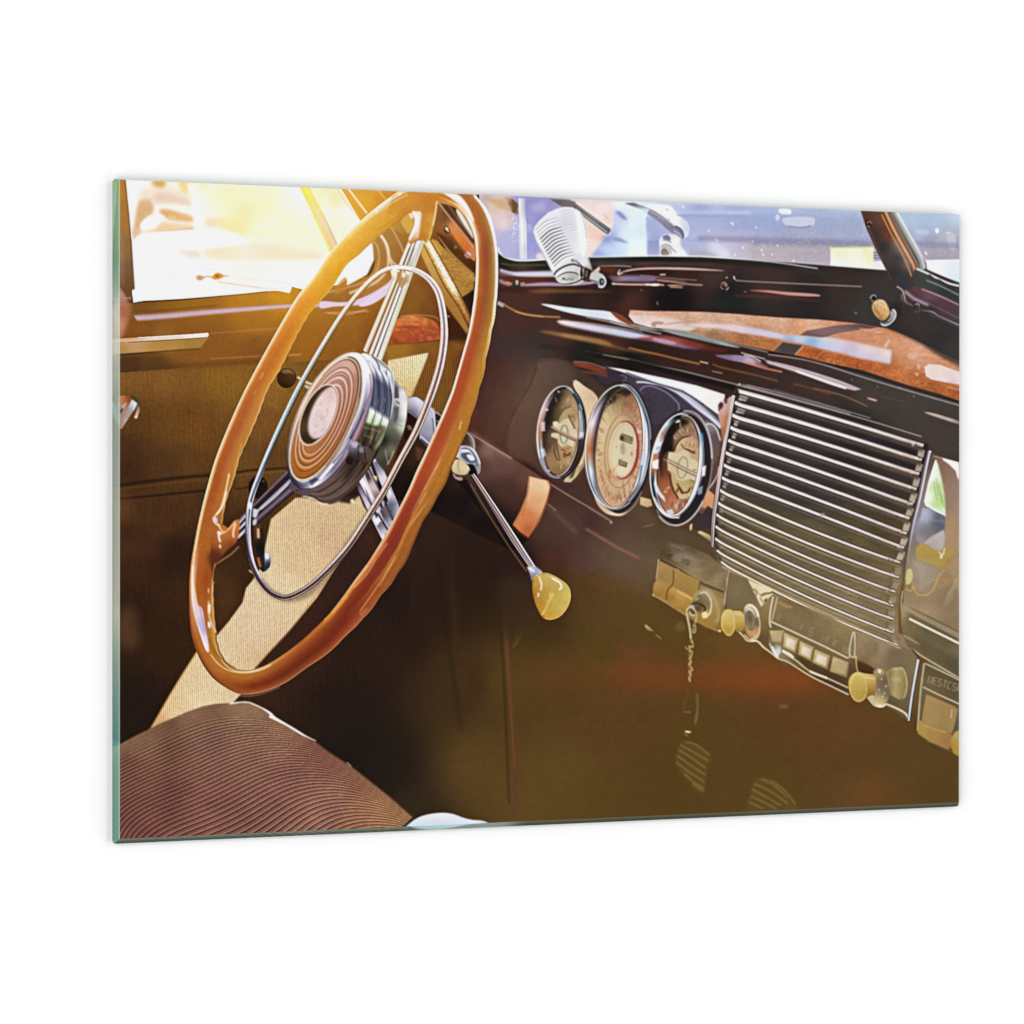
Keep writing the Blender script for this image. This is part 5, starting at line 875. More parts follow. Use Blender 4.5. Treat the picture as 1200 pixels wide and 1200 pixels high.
# ================= glovebox panel at the right =================
gx = fill("252,50 300,75 420,110 425,400 425,1200 300,1130 130,1020 100,960 95,880 108,760 125,640 150,520 185,380 215,230", [(280,90,'5c4c4c'),(360,200,'8c7468'),(380,400,'9c8068'),(350,330,'8c7868'),(260,500,'50505c'),(200,480,'8c8ca0'),(200,560,'6c6870'),(160,620,'7c7460'),(200,700,'9c8878'),(300,560,'a89c98'),(250,800,'8c7c68'),(200,900,'8c7460'),(350,900,'806c54'),(400,1050,'846c54'),(200,1000,'9c8468'),(300,700,'a08860'),(350,800,'8c7454'),(140,800,'7c6c4c'),(400,700,'94806c')], b=.3, L='glovebox_door')
clip(gx)
fill("285,95 300,120 320,200 340,310 342,425 300,410 225,365 218,340 240,250 265,150", [(260,200,'fdfdfd'),(290,250,'b8d890'),(320,330,'b0d878'),(280,340,'c0dc9c'),(300,200,'dcecc8'),(240,320,'ffffff'),(330,400,'d8e8d0')], b=.3)
line("285,95 245,220 218,345", 1.8, 'ffffff', b=.4, s=0); line("220,350 300,400 342,428", 2.2, 'e8ecfc', b=.6, s=0); 
for q in ["270,220 290,330", "285,200 300,300", "300,240 320,350", "310,290 335,380"]: line(q, 1.0, '7c9c6c', b=.6, a=.6)
fill("205,375 240,380 340,425 335,500 280,530 220,570 190,590 165,560", [(220,420,'b0b4d0'),(300,460,'4c5060'),(230,520,'6c6c78'),(320,440,'5c6078'),(190,560,'8c8898')], b=.8)
line("215,430 280,450 340,455", 1.6, '8c94b8', b=1, a=.7)
fill("195,590 260,540 330,505 340,560 330,600 310,640 240,600", [(250,570,'a89c98'),(320,540,'b4aaa8')], b=.5)
for q in range(6): line([(215+q*14, 590-q*10), (262+q*12, 575-q*10), (320, 612-q*16)], .7, 'd0c8c0', b=.4, a=.5)
fill("285,70 330,80 420,120 425,200 425,900 380,780 330,640 345,500 345,400 330,260", [(330,120,'8c6c5c'),(370,300,'94786a'),(390,500,'a08468'),(380,700,'a08460')], s=0, b=1, a=.75)
line("270,75 340,85 425,118", 2.0, 'c88c60', b=.7, a=.8); fill("318,82 420,105 425,170 415,215 400,160 360,120 330,100", 'fdf4ec', s=0, b=.5)
fill("345,480 350,620 380,640 400,500 370,440", 'b0885c', s=1, b=2.5, a=.5)
fill("165,625 185,590 215,585 250,610 300,630 345,605 385,620 380,680 340,730 280,715 200,690 170,665", [(200,640,'a88c4c'),(280,670,'a88a48'),(350,650,'b09050'),(370,690,'9c7c40')], s=1, b=.6); line("300,635 325,650 335,610", 1.4, 'e8d8b8', b=.5); fill(ell(315, 662, 8, 12), 'ecd8a8', b=.5)
fill("150,680 260,700 320,740 280,830 210,880 150,850 125,800", [(200,780,'9c8c80'),(260,800,'8c7c6c')], b=1, a=.7)
for q in range(9): line([(150+q*18, 690+q*6), (190+q*14, 760+q*4), (190+q*10, 860-q*8)], .7, 'c4b8ac', b=.5, a=.4)
fill("115,740 140,735 148,780 135,815 112,825 105,780", 'c8bc80', s=1, b=.5); line("110,850 140,865 150,835 175,880 230,885 270,850 300,780 330,740", 1.6, 'c89858', b=.7, a=.9)
for q in range(9): line([(275+q*16, 775+q*2), (300+q*14, 850-q*6)], 1.4, 'b48c54', b=.9, a=.5)
for q in range(9): line([(330+q*6, 960-q*6), (350+q*6, 890-q*10), (400+q*3, 850-q*12), (430, 840-q*14)], .8, 'a89880', b=.5, a=.4)
fill("95,935 300,1040 425,1100 425,1130 300,1075 100,960", 'a08868', b=1, a=.8)
clip(None)
# chrome rails under the glovebox
z(880, 650, 4.8)
rail = fill("850,270 1172,430 1172,720 1090,690 1000,610 960,560 880,520 860,470 845,380", [(900,340,'5c5038'),(1000,420,'54503a'),(1100,480,'58503a'),(1150,540,'6c6048'),(960,500,'605440'),(1050,560,'6a5c44'),(1150,620,'5c5038'),(880,440,'6a5c44'),(860,320,'a08868')], b=.4, L='dashboard')
line("890,360 1000,415 1172,500", 2.4, 'fff0d8', b=.4, s=0); fill("860,285 1172,440 1172,475 860,310", 'a08a70', b=.8, a=.8); line("860,455 950,505", 2.2, 'a08468', b=.7); line("905,530 960,570 1172,695", 1.2, 'e8d8c0', b=.35, s=0); fill("900,440 1172,590 1172,660 980,570", '504834', b=1.5, a=.6)
# ================= control strip =================
# left switch panel
z(740, 630, 6)
sw = fill("190,150 215,40 260,30 400,60 540,120 600,170 640,190 690,235 680,330 660,380 655,460 650,560 630,660 600,655 480,600 380,540 220,450 150,405 155,330 175,300 185,220", [(220,80,'54442e'),(300,80,'6a5a48'),(400,130,'7c6850'),(250,130,'4c3c28'),(500,180,'7c6848'),(450,220,'94805c'),(600,300,'9c8868'),(560,250,'6c5a40'),(640,340,'6a5a40'),(420,100,'5c4c3c'),(600,450,'9c7c50'),(500,500,'947440'),(560,600,'8c6c38'),(200,300,'a88048'),(400,400,'a08048'),(620,600,'806030')], b=.4, L='switch_panel#1')
clip(sw); fill("290,130 340,105 420,120 480,170 420,190 340,180 290,160", '8c7c6c', s=1, b=1.6, a=.7); texmul(sw, noise(8, 2, 95), .10)
glyph(262, 108, 14, '2c2418', 'A', 20, 1, .8); glyph(285, 118, 10, '2c2418', 'L', 22, 1, .8); glyph(365, 145, 17, '2c2418', 'US', 22, 1.1, .7); glyph(405, 165, 13, '382c1c', 'E', 22, 1, .6)
line("205,155 300,205 480,315 655,385", 2.6, '38291a', b=.6, s=1, a=.85); line("215,150 330,205 500,300 660,370", 1, '9c8460', b=.5, a=.6)
clip(None)
line("192,152 185,220 175,290", 1.2, 'e8d8b4', b=.4); line("280,50 370,85", 1, 'a0907c', b=.5, a=.7)
line("688,238 670,330 655,470", 1.3, 'f0e0c8', b=.35); line("655,300 665,380", 1, '4c3c28', b=.4)
b1 = fill("200,165 300,215 310,235 290,300 278,330 180,290 185,230", [(220,200,'b08c50'),(270,240,'a88048'),(220,270,'a07c44')], b=.4, L='switch_panel#1/button#1')
b1b = fill("180,292 270,330 285,345 250,370 240,445 200,430 152,405 155,350", [(180,330,'b89050'),(240,360,'b08444'),(180,400,'98723a'),(230,430,'a07838')], s=0, b=.4, L='switch_panel#1/button#1')
b2 = fill("300,228 320,225 478,300 480,330 465,410 440,430 300,345 290,310", [(320,250,'ac8844'),(440,310,'a8823c'),(400,380,'a07c3c'),(320,320,'a07a3c')], b=.4, L='switch_panel#1/button#2')
b2b = fill("285,345 300,350 440,430 420,470 400,540 380,545 250,450 245,420 255,370", [(300,370,'c0964c'),(350,410,'c89c50'),(380,450,'b08038'),(270,430,'9c7434'),(360,520,'9c7634')], b=.5, L='switch_panel#1/button#2')
line("320,375 370,400 430,435", 2.6, 'd8b474', b=.8, a=.9); line("296,225 292,320 255,370 245,440", 1.6, '604820', b=.5, a=.85); line("480,310 468,400 440,430", 1.4, '5c4420', b=.5); line("155,408 220,440 380,545 600,655 630,650", 1.0, 'c8a060', b=.4, a=.9); fill(ell(153, 405, 6, 5), 'f4dca8', b=.3); fill(ell(620, 655, 8, 7), 'f4e0b0', b=.4); line("300,225 320,222 340,235", 1.4, 'd8b070', b=.5, a=.7)
# ignition lock and key chain
fill("440,400 500,360 560,370 600,430 620,520 610,600 560,640 480,600 430,560", [(520,380,'b09870'),(580,430,'a88c58'),(600,540,'a08448'),(500,590,'a07c3c'),(570,620,'98783c')], s=1, b=1.2, a=.85)
line("510,370 560,400 600,470 615,540 600,600", 3, 'bca070', b=1.2, a=.8)
lk = fill("410,475 450,430 480,395 510,385 545,410 560,460 555,520 530,560 505,570 485,545 470,520 440,540 400,520", [(520,400,'a89c80'),(490,420,'6c5c3c'),(540,470,'847454'),(480,480,'4c3c20'),(450,500,'3c2c18'),(520,550,'e0c878'),(430,480,'8c7c5c')], s=1, b=.3, L='ignition_lock')
line("480,395 515,385 548,415 562,470 552,530 525,562", 1.3, 'f4ecd8', b=.35); line("495,470 520,500 500,530", 1.6, '2c2010', b=.5); fill("495,530 520,520 535,535 525,560 505,565", 'f0d890', s=1, b=.4); line("425,470 460,460 500,480", 1.5, '2c2010', b=.5); line("450,440 470,425", 1.2, 'd8c8a0', b=.4)
line("385,520 395,500 420,490 445,510 455,530 440,550 415,540 410,520", 1.2, 'f0e4c8', b=.3, L='key_chain'); line("405,485 430,480 440,500", 1, 'f8f0d8', b=.3)
line("388,525 400,580 412,640 420,720 425,740", 2.2, 'a08c5c', b=.3, L='key_chain'); line("386,525 398,590 410,650 416,710", .9, 'fff4d8', b=.25); line("455,530 450,580 440,620 440,665", 2.2, '8c7848', b=.35, L='key_chain'); line("458,535 452,600", .9, 'e8d8a8', b=.3); line("430,620 450,620 448,665 430,668 432,640", 1, 'c8b488', b=.3)
line("378,765 390,785 400,780", 1, 'c8b078', b=.3)
CHN = [(425,725),(433,770),(405,765),(408,800),(428,800),(420,830),(407,850),(418,870),(402,890),(420,915),(428,935),(405,940),(415,965),(402,985),(410,1015)]
for i_ in range(len(CHN)-1):
    (xa, ya), (xb, yb) = CHN[i_], CHN[i_+1]; mx, my = (xa+xb)/2, (ya+yb)/2
    line([(xa, ya), (mx+4, my), (xb, yb)], 1.1, 'f0dcb8' if i_ % 2 else 'c8ac78', b=.25, L='key_chain')
for i_ in range(11): line(ell(412+(i_ % 2)*6-3, 770+i_*22, 8, 12, 10, 14), .8, 'b0945c', b=.3, a=.8)
fill("90,615 105,612 155,655 150,660 110,650", 'a08c68', b=.8, a=.8); line("95,618 130,640", 1, 'c8b898', b=.4, a=.8); line("170,682 210,712", 1.6, '8c7450', b=.7, a=.9)
fill("310,630 340,590 370,600 380,640 340,655", '6c5430', s=1, b=1, a=.6)
# hanging key fob, faint in the shade
z(760, 780, 6)
line("335,190 340,300 325,415", 2.4, '6c5a34', b=.6, a=.9); line("345,200 348,300 335,400", 1, '8c7848', b=.5, a=.7); line("240,230 250,270 245,310", 1.4, '685430', b=.7, a=.7); line("245,325 300,328", 1.2, '8c7444', b=.5, a=.8); fill("290,160 340,160 345,330 300,330", '4c3c20', b=2, a=.5); line("270,170 262,300", 1.2, '6a5632', b=.8, a=.5)
fill("255,460 275,458 300,465 285,475 262,470", 'd8c490', s=1, b=.4); line("250,480 275,495", 1.2, '8c7440', b=.6)
def feet(poly, rows, col):
    m_ = fill(poly, '64502a', b=1.2, a=.45, s=1); clip(m_)
    for q in rows: line(q, 2.2, col, b=.7, a=.75)
    clip(None)
feet("215,560 260,530 330,540 400,590 440,640 415,720 400,850 370,900 300,850 220,740 190,680", ["205,590 290,640 400,720", "220,555 300,600 420,670", "200,630 280,690 400,770", "195,680 290,750 395,820", "250,760 320,820 390,865", "310,830 400,895", "260,535 340,560 430,630"], '7c6438')
feet("730,830 790,790 860,800 950,860 1020,940 1050,1010 960,1020 700,1020 715,900", ["730,870 820,920 930,985", "740,830 850,880 980,970", "720,920 810,960 900,1010", "710,960 800,1005", "790,795 880,840 980,930", "860,805 960,880 1030,970"], '7c6438')
fill("915,285 950,270 985,285 975,300 930,300", '7a5434', s=1, b=1, a=.8)
# plate between switch panel and radio
z(820, 600, 6.667)
pl = fill("228,470 380,525 480,740 570,640 560,760 545,900 545,1010 560,1060 600,1120 700,1200 660,1200 600,1145 480,1040 440,1000 380,1010 320,950 300,930 340,760 220,760 200,720 210,600", [(300,600,'6c5c48'),(280,700,'645440'),(400,650,'64523a'),(480,800,'74603c'),(520,900,'6a5634'),(540,700,'8c7448'),(500,1000,'5c4628'),(350,560,'6c5c40')], b=.3, L='control_strip#1')
fill("375,525 440,555 560,600 572,640 480,742 430,640", [(420,560,'f4e4b8'),(480,640,'f8f0cc'),(540,620,'f0e4bc'),(480,700,'f4e8c4')], b=.3)
line("410,600 440,620 440,660", 1.2, '6c5838', b=.3); line("480,660 500,640 545,635 575,625", 1.8, '4c3c24', b=.35); line("470,670 490,700 500,720", 1, '6c5838', b=.3); fill("500,690 525,670 530,690 510,710", '4c3c20', b=.3); line("430,600 470,645 520,650", .9, '8c7448', b=.3)
# tone knob (cream) with chrome boss
fill(ell(405, 860, 62, 140, -8), [(380,740,'fff0dc'),(430,780,'e8dcc4'),(380,820,'5c5040'),(440,850,'50442e'),(400,950,'d8a070'),(440,960,'c88c5c'),(370,980,'8c7448')], b=.4, L='radio/dial_boss#1')
line(ell(405, 860, 62, 140, -8, a0=-130, a1=80), 1.3, 'f0e0c0', b=.35); line("365,760 385,735 415,740 445,775 455,820", 3, 'fff8ec', b=.6); fill(ell(395, 850, 32, 80, -8), [(380,820,'4c4230'),(400,880,'7c6c50')], b=.6); line(ell(395, 850, 22, 56, -8), 1, 'a89878', b=.4, a=.8); line("350,960 400,1000 450,950 460,900", 1.6, 'e8c898', b=.4)
line("305,935 340,970 370,1005 420,1010 440,995", 1.3, 'f4e8d0', b=.35)
fill("260,770 320,775 345,800 350,870 340,920 290,935 265,900", [(300,800,'c8a458'),(330,850,'b8944c'),(300,920,'a47c38')], s=0, b=.4, L='radio/tone_knob#1')
fill("165,860 175,800 200,765 235,760 265,790 275,860 265,930 230,970 195,940 170,910", [(200,800,'d0ac50'),(230,850,'ccaa50'),(250,920,'b88c34'),(200,920,'c09840'),(260,820,'dcc078')], s=1, b=.3, L='radio/tone_knob#1'); line("240,762 270,800 278,870 262,930", 1.2, 'e8d08c', b=.45, a=.8)
# chrome lower lip of the radio
z(880, 650, 4.8)
rd = fill("100,245 125,225 150,235 300,290 450,350 580,430 595,560 560,590 600,640 640,760 560,760 545,790 440,740 330,680 210,610 150,585 120,560 100,500 100,420 110,380", [(140,270,'7c6444'),(200,300,'5c4c36'),(400,380,'6a5a40'),(300,370,'5c5038'),(450,480,'64543a'),(560,540,'6c5c40'),(500,400,'7a6848'),(350,430,'584a34'),(180,400,'5c4c34'),(300,620,'4c3a20'),(450,700,'4a3420'),(550,650,'54402a'),(150,540,'8c7c64')], b=.3, L='radio/dial_plate')
fill("150,260 220,285 235,300 200,300 160,280", 'a4764c', s=1, b=.8, a=.8)
line("300,290 400,340 580,430", 1.2, 'a08c60', b=.4, a=.8); line("320,300 450,375 580,455", 3, '7c6a40', b=1.2, a=.6)
glyph(155, 335, 17, '8c7c5c', 'R', 20, 1, .8); glyph(282, 392, 15, 'a08c68', 'I', 22, 1, .8); glyph(338, 410, 22, 'a0906c', 'S', 25, 1.2, .8); glyph(405, 452, 16, 'a08c68', '-T', 24, 1, .7); glyph(472, 480, 16, 'a89470', 'R', 26, 1.1, .8); glyph(530, 515, 17, 'b09c74', 'UD', 24, 1.1, .8)
line("110,375 250,440 400,510 545,582 555,570", 1.6, 'fff0d8', b=.3, s=0); line("125,235 112,300 105,375 112,410", 1.8, 'f0e8d0', b=.35); line("148,240 135,300 118,370", 1.4, 'd8cca8', b=.35); line("575,435 560,500 555,560 580,575 585,500 582,435", 1.3, 'f4ecd8', b=.3); fill("585,575 615,560 620,575 600,588", 'f4dca0', s=1, b=.4)
line("590,580 598,640 605,665", 1.2, 'f0d8b0', b=.35)
# push buttons
BT = [((105,430),(188,430),(175,500),(120,488)), ((185,440),(268,478),(252,555),(180,520)), ((275,488),(355,525),(340,600),(265,560)), ((360,535),(445,572),(430,645),(345,605)), ((462,575),(550,610),(540,690),(445,655))]
for i_, q in enumerate(BT):
    c_ = np.mean(q, axis=0)
    fill([tuple(c_+(np.array(v)-c_)*1.1) for v in q], '6a5834', b=.7, a=.9)
    fill(list(q), [(q[0][0],q[0][1],'cbb787'),(q[1][0],q[1][1],'b09c68'),(q[2][0],q[2][1],'9a824e'),(q[3][0],q[3][1],'b59d66')], b=.8, L='radio/push_button#%d' % (i_+1))
    if i_ in (1, 2, 3): fill([tuple(c_+(np.array(v)-c_)*.72) for v in q], 'd6c4a0', s=0, b=.7); fill([tuple(c_+(np.array(v)-c_)*.52) for v in q], [(c_[0]-10, c_[1]-10, 'f0e6da'), (c_[0]+10, c_[1]+12, 'd8c6b4')], b=.8)
    else: fill([tuple(c_+(np.array(v)-c_)*.7) for v in q], 'b8a47c', b=.8, a=.9)
    line([q[0], q[1]], .9, 'dcc890', b=.4, s=0, a=.8); line([q[1], q[2]], 1, '6c5830', b=.4, s=0, a=.8)
fill("100,490 130,500 165,515 170,545 150,580 125,540", [(120,510,'4c4434'),(140,540,'e8ecf0'),(150,570,'d8c8b0')], b=.4); line("118,515 145,575", 1.6, 'fbf8f0', b=.35); line("105,500 130,550 155,582", 1.2, 'f4e8d0', b=.35)
line("0,480 40,490 70,520 110,550 155,585 210,605 330,680 440,735 550,788", [1.8, 1.8, 1.2, 1.4, 1.4], 'f4e4c8', b=.35); line("175,540 215,560 240,580", 2.6, 'fbf4e8', b=.45); line("185,550 260,600 330,655 440,700 550,750", 1.6, 'e8d4b0', b=.4); line("170,570 300,640 420,690", 1.2, '9c7c50', b=.5, a=.8); line("330,655 350,665 430,695", 2.2, 'ecd8bc', b=.5)
# right part of strip and tuning knob
st = fill("600,430 660,450 780,510 850,515 920,545 935,570 945,600 930,750 900,930 885,935 800,880 750,850 700,855 650,800 600,640 590,520", [(650,480,'8c745c'),(720,520,'94806a'),(700,600,'8c7658'),(800,600,'6c5c48'),(880,600,'74644c'),(850,750,'6a5a44'),(900,880,'64563c'),(770,860,'5c4c30'),(640,620,'6c5438')], b=.35, L='control_strip#2')
fill("640,490 700,490 720,530 690,570 640,560 630,520", '74644c', s=1, b=1.6, a=.8); fill("780,520 880,560 870,640 790,650 770,600", '6c5c4a', b=1.5, a=.7)
fill("600,600 640,610 690,640 700,660 660,680 610,660", '3c2410', s=1, b=.7)
fill("660,800 700,850 740,858 760,840 720,830 690,790", [(690,830,'c8b484'),(730,850,'f0e4c8')], s=1, b=.4); line("655,800 690,845 730,855 755,845", 1.2, 'f8ecd4', b=.35); line("755,838 820,865 870,895 890,930", 2.2, 'f0e4c0', b=.4)
fill("690,650 740,640 780,690 790,760 770,820 740,850 700,820 690,760", [(720,660,'b09464'),(750,700,'5c5040'),(770,780,'6c6050'),(730,830,'d8c088')], s=0, b=.4, L='radio/dial_boss#2')
fill("760,660 800,635 850,635 872,680 875,740 860,800 835,812 790,790 775,740", [(800,660,'9c8c5c'),(850,680,'ac9c70'),(820,720,'a89870'),(860,760,'948254'),(800,780,'a08c5c')], s=0, b=.5, L='radio/tuning_knob'); line("850,640 872,680 876,745 860,800", 1.3, 'd8c898', b=.5, a=.9); line("785,715 840,720", 2.4, 'c4b484', b=1, a=.8)
fill("600,665 680,675 700,690 702,760 685,785 620,810 600,780", [(660,700,'c8a458'),(690,740,'a07c38'),(650,780,'a88438')], b=.4, L='radio/tone_knob#2')
fill("548,740 555,690 590,662 630,668 655,700 658,760 640,805 605,828 570,805", [(580,700,'ccA850'.lower()),(620,740,'c8a450'),(640,700,'d8b868'),(600,800,'b08834'),(570,770,'b89440')], s=1, b=.3, L='radio/tone_knob#2'); line("635,672 658,705 660,765 640,810", 1.1, 'e4cc88', b=.45, a=.8)
fill("715,640 735,650 730,670 712,662", 'f8ecc8', b=.3); for_ = [(715,655),(740,665),(700,690),(735,700),(760,740),(750,780),(720,760),(740,800)]
for q in for_: fill(ell(q[0], q[1], 5, 7, 20, 10), r_.choice(['e8dcb8', '2c2418', 'c8bca0']), b=.35, a=.8)
# chrome divider and right panel
line("905,530 950,590 955,600", 1.6, '30281c', b=.5); tube("945,590 925,700 905,820 890,935", [6, 6, 5.6, 4], [(-1,'4c4438'),(-.5,'38342c'),(-.1,'a0a0c0'),(.3,'f4f4fa'),(.6,'b8b0b4'),(1,'5c5040')], L='control_strip#2')
rp = fill("965,605 1172,700 1172,1140 1120,1110 1000,1055 935,1010 935,960 945,850 955,720", [(1000,640,'54482e'),(1100,700,'5c5034'),(1150,760,'5c5038'),(980,760,'64563a'),(1050,790,'6c5a38')], b=.35, L='switch_panel#2')
line("975,610 965,680 955,760 945,880 938,990", 1.8, 'c8c0a8', b=.4); line("980,612 1060,650 1172,705", 1.3, 'e8d8b8', b=.35, s=0); line("968,745 1060,790 1172,840", 1.5, 'e4d4b4', b=.35, s=0)
glyph(1005, 682, 19, 'a89c7c', 'UESTCSR', 17, 1.2, .85)
fill("985,785 1140,850 1165,870 1150,940 1130,1010 960,960 965,900", [(1000,810,'ac8c58'),(1120,860,'a48454'),(1000,900,'a88a58'),(1100,960,'a08450')], b=.5, L='switch_panel#2/button#1')
fill("950,930 1000,965 1130,1010 1140,1060 1110,1098 1000,1050 940,1005 938,960", [(960,970,'b0904c'),(1100,1040,'a47c48'),(1040,1010,'ac8848'),(1100,1085,'a07440')], b=.5, L='switch_panel#2/button#1'); line("970,960 1060,990 1100,1000", 1.6, 'c8a868', b=.6, a=.8); line("1135,1010 1142,1050 1120,1100", 1.6, '5c4420', b=.5)
fill("1145,1000 1172,985 1172,1138 1140,1115 1122,1080 1125,1030", [(1160,1020,'b89c58'),(1140,1080,'ac8838'),(1160,1120,'b08c34')], b=.5, L='switch_panel#2/button#2')
line("1130,870 1125,920", 2, 'd8c090', b=.8, a=.6)

# second pass on the cream knobs: lit face, darker flank, fine rim
z(880, 650, 4.8)
fill("628,668 690,676 702,700 703,758 690,784 632,808", ('L', 660, 670, 668, 805, ['d6bb72', 'caa556', 'a47f38', '7d5e26']), s=0, b=.5, L='radio/tone_knob#2')
fill(ell(604, 746, 50, 82, -4), [(580,690,'dcc37c'),(600,740,'cdb05f'),(630,790,'b08f42'),(575,790,'b8963f')], b=.35, L='radio/tone_knob#2'); line(ell(604, 746, 47, 79, -4), .8, 'ecd998', b=.35, a=.8); fill(ell(600, 742, 34, 62, -4), 'c4a452', b=1.2, a=.5)
line("640,690 696,700", 1.6, 'f0dfa8', b=.8, a=.7)
fill("770,660 800,636 850,634 874,680 877,742 860,802 834,814 790,790", ('L', 780, 720, 880, 725, ['8a7a4a', 'b8a873', '9f8d58', '857346']), b=.6, L='radio/tuning_knob'); line(ell(842, 724, 34, 90, -3, a0=-80, a1=80), 1.0, 'd9caa0', b=.4); line("790,700 845,706", 2.2, 'd6c898', b=1.1, a=.8); line("800,645 850,640", 1.2, 'd9caa0', b=.5, a=.8)
z(820, 600, 6.667)
fill("262,772 322,776 346,802 352,868 340,922 292,936 268,900", ('L', 300, 772, 305, 935, ['d9be76', 'c3a050', '96742f']), b=.5, L='radio/tone_knob#1')
fill(ell(222, 866, 52, 100, -4), [(200,800,'dcc27a'),(230,860,'cfb160'),(240,930,'b08c3e'),(190,920,'b8953f')], b=.35, L='radio/tone_knob#1'); line(ell(222, 866, 49, 97, -4), .8, 'ecd998', b=.35, a=.8); line("275,795 335,805", 1.4, 'f0dfa8', b=.8, a=.7)
line(ell(405, 860, 50, 120, -8, a0=-150, a1=60), .9, '463a24', b=.5, a=.7)
# beige sheen over the strip
z(0, 0, 1)
fill(ell(880, 700, 60, 22, 24), 'a08c66', b=9, a=.25); fill(ell(970, 745, 60, 22, 24), 'a8926a', b=9, a=.28); fill(ell(1060, 800, 40, 30, 24), '9a8460', b=9, a=.22); fill(ell(800, 670, 36, 20, 24), 'a08c66', b=8, a=.2)
line("846,664 905,690 960,715 1010,738 1055,760", 1.6, 'e0c8a6', b=.6, a=.6)

z(620, 440, 8.57)
for k in range(22):
    a_ = math.radians(-80+k*15.5); ct, st = math.cos(a_), math.sin(a_)
    if 95 < math.degrees(a_) < 235: continue
    line([(325+128*ct-36*st*.1, 568+330*st), (325+148*ct-36*st*.1, 568+378*st)], .9, 'ead6ac' if k % 2 else '7a5a3a', b=.25, a=.75, s=0)
fill("240,470 275,462 300,500 262,512", 'e6dab8', b=.4, a=.8); line("225,512 300,556 400,604 480,642", 1.0, 'd8b8a8', b=.3, a=.8, s=0)
z(755, 470, 8)
for k in range(26):
    a_ = math.radians(-100+k*13.2); ct, st = math.cos(a_), math.sin(a_)
    if 120 < math.degrees(a_) < 250: continue
    line([(322+140*ct-60*st*.12, 608+360*st), (322+162*ct-60*st*.12, 608+408*st)], 1.0, 'f0e0c0' if k % 2 else '4a3024', b=.25, a=.8, s=0)
line("218,548 300,593 400,642 503,692", 1.0, 'fbf2e0', b=.25, a=.9, s=0)
z(680, 440, 6.667)
for k in range(30):
    a_ = math.radians(-86+k*12); x_, y_ = math.cos(a_), math.sin(a_)
    line([(302+150*x_-34*y_*.1, 566+385*y_), (302+168*x_-34*y_*.1, 566+428*y_)], .9, '74503c' if k % 3 else 'b04a3c', b=.25, a=.7, s=0)
# ================= steering column, stalk and lever =================
z(440, 440, 6)
# steering column tube
col_ = fill("130,640 200,340 470,260 640,390 960,580 1200,735 1225,800 1180,950 1080,1155 960,1235 700,1110 400,960 250,900 100,860", [(300,500,'3a2218'),(500,600,'30190f'),(250,800,'1c110c'),(600,900,'181010'),(400,880,'170f0c'),(750,1050,'170f0e'),(700,450,'50332a'),(800,520,'8a6a60'),(760,640,'5c4038'),(900,620,'6a4840'),(850,560,'74544a'),
   (900,800,'4a3028'),(800,900,'30201c'),(900,1050,'241614'),(950,1180,'1a100e'),(1100,720,'6a463a'),(1100,900,'4a2e26'),(1200,1100,'2a1a16'),(1400,850,'5a3a32'),(1400,1050,'3a241e')], b=.4, L='steering_column')
line("640,390 800,490 960,585", 1.2, 'c09a8a', b=.5, s=0)
line("680,400 820,500 950,590", 4, 'a08478', b=2.2, a=.5)
fill("610,430 640,390 680,420 700,460 690,540 660,500", [(630,430,'2a1812'),(680,450,'a09088'),(690,520,'b8a8a0'),(650,480,'4a3028')], s=1, b=.4)
line("640,400 680,440 695,500 690,540", 1.4, 'c8bab4', b=.5)
line("640,440 660,480", 1.6, '3a2a26', b=.4)
# chrome turn-signal housing behind ring
fill("220,150 290,150 345,185 400,230 420,260 430,380 420,500 380,520 310,450 300,310 230,260", [(260,190,'c8c8d4'),(300,180,'f0f0f6'),(320,230,'d8d8e4'),(270,260,'686070'),(390,280,'c0c0cc'),(380,400,'a8a8b8'),(350,460,'787888'),(240,230,'8a8a98')], L='steering_column')
fill("225,255 300,310 300,430 250,470 200,440", '26160f', b=.6)
line("230,155 290,150 345,190", 1, '60606c', b=.3); line("235,240 300,300", 1.1, '505060', b=.3)
line("315,425 400,500", 1.4, 'e8e8f0', b=.3); line("318,450 390,515", 1.4, '18181c', b=.3)
line("400,300 415,420", 1, '50505c', b=.3); line("410,230 420,380", 1, 'd8d8e0', b=.3)
fill("420,260 470,290 440,390 425,340", '34202a', b=.4); line("420,255 470,288", 1, 'f0e8e8', b=.25); line("430,320 450,330", 1.4, 'b8b8c8', b=.4)
fill("220,350 250,350 260,390 230,380", 'a89878', b=.8, a=.6)
fill("280,500 340,520 320,600 290,590", '704a3c', b=1.2, a=.6)
# ivory indicator knob and lever pivot
fill("520,680 560,740 640,730 780,1010 930,1200 900,1200 700,900 600,780", '120c0a', b=.8, a=.8)
fill("560,520 590,500 680,510 720,560 740,620 735,680 715,690 690,640 640,620 590,590", [(600,540,'d8d8e4'),(640,570,'8a94ac'),(670,540,'e8ecf4'),(700,590,'8088a0'),(725,650,'a09898'),(640,530,'7078a0'),(660,600,'b0b8cc')], s=1, L='gear_lever/pivot')
fill("600,560 640,540 690,570 700,610 650,610", '2e3654', s=1, b=.9, a=.7); fill("640,560 680,560 700,590 670,600", 'f4f6fa', s=1, b=.7, a=.9); fill("600,515 650,515 670,530 620,540", 'f6f7fb', s=1, b=.7, a=.9); line("585,500 650,500 700,545 735,620", 1.2, 'f0f0f4', b=.35); line("600,515 660,520 700,570 715,640", 1.2, '3c4664', b=.5)
fill("645,630 690,630 715,690 690,700 660,690", '141014', s=1, b=.4)
fill("545,690 610,720 600,740 560,725", 'b09a8c', s=1, b=.4); fill("560,695 600,705 590,715 565,708", '3a2820', s=1, b=.3)
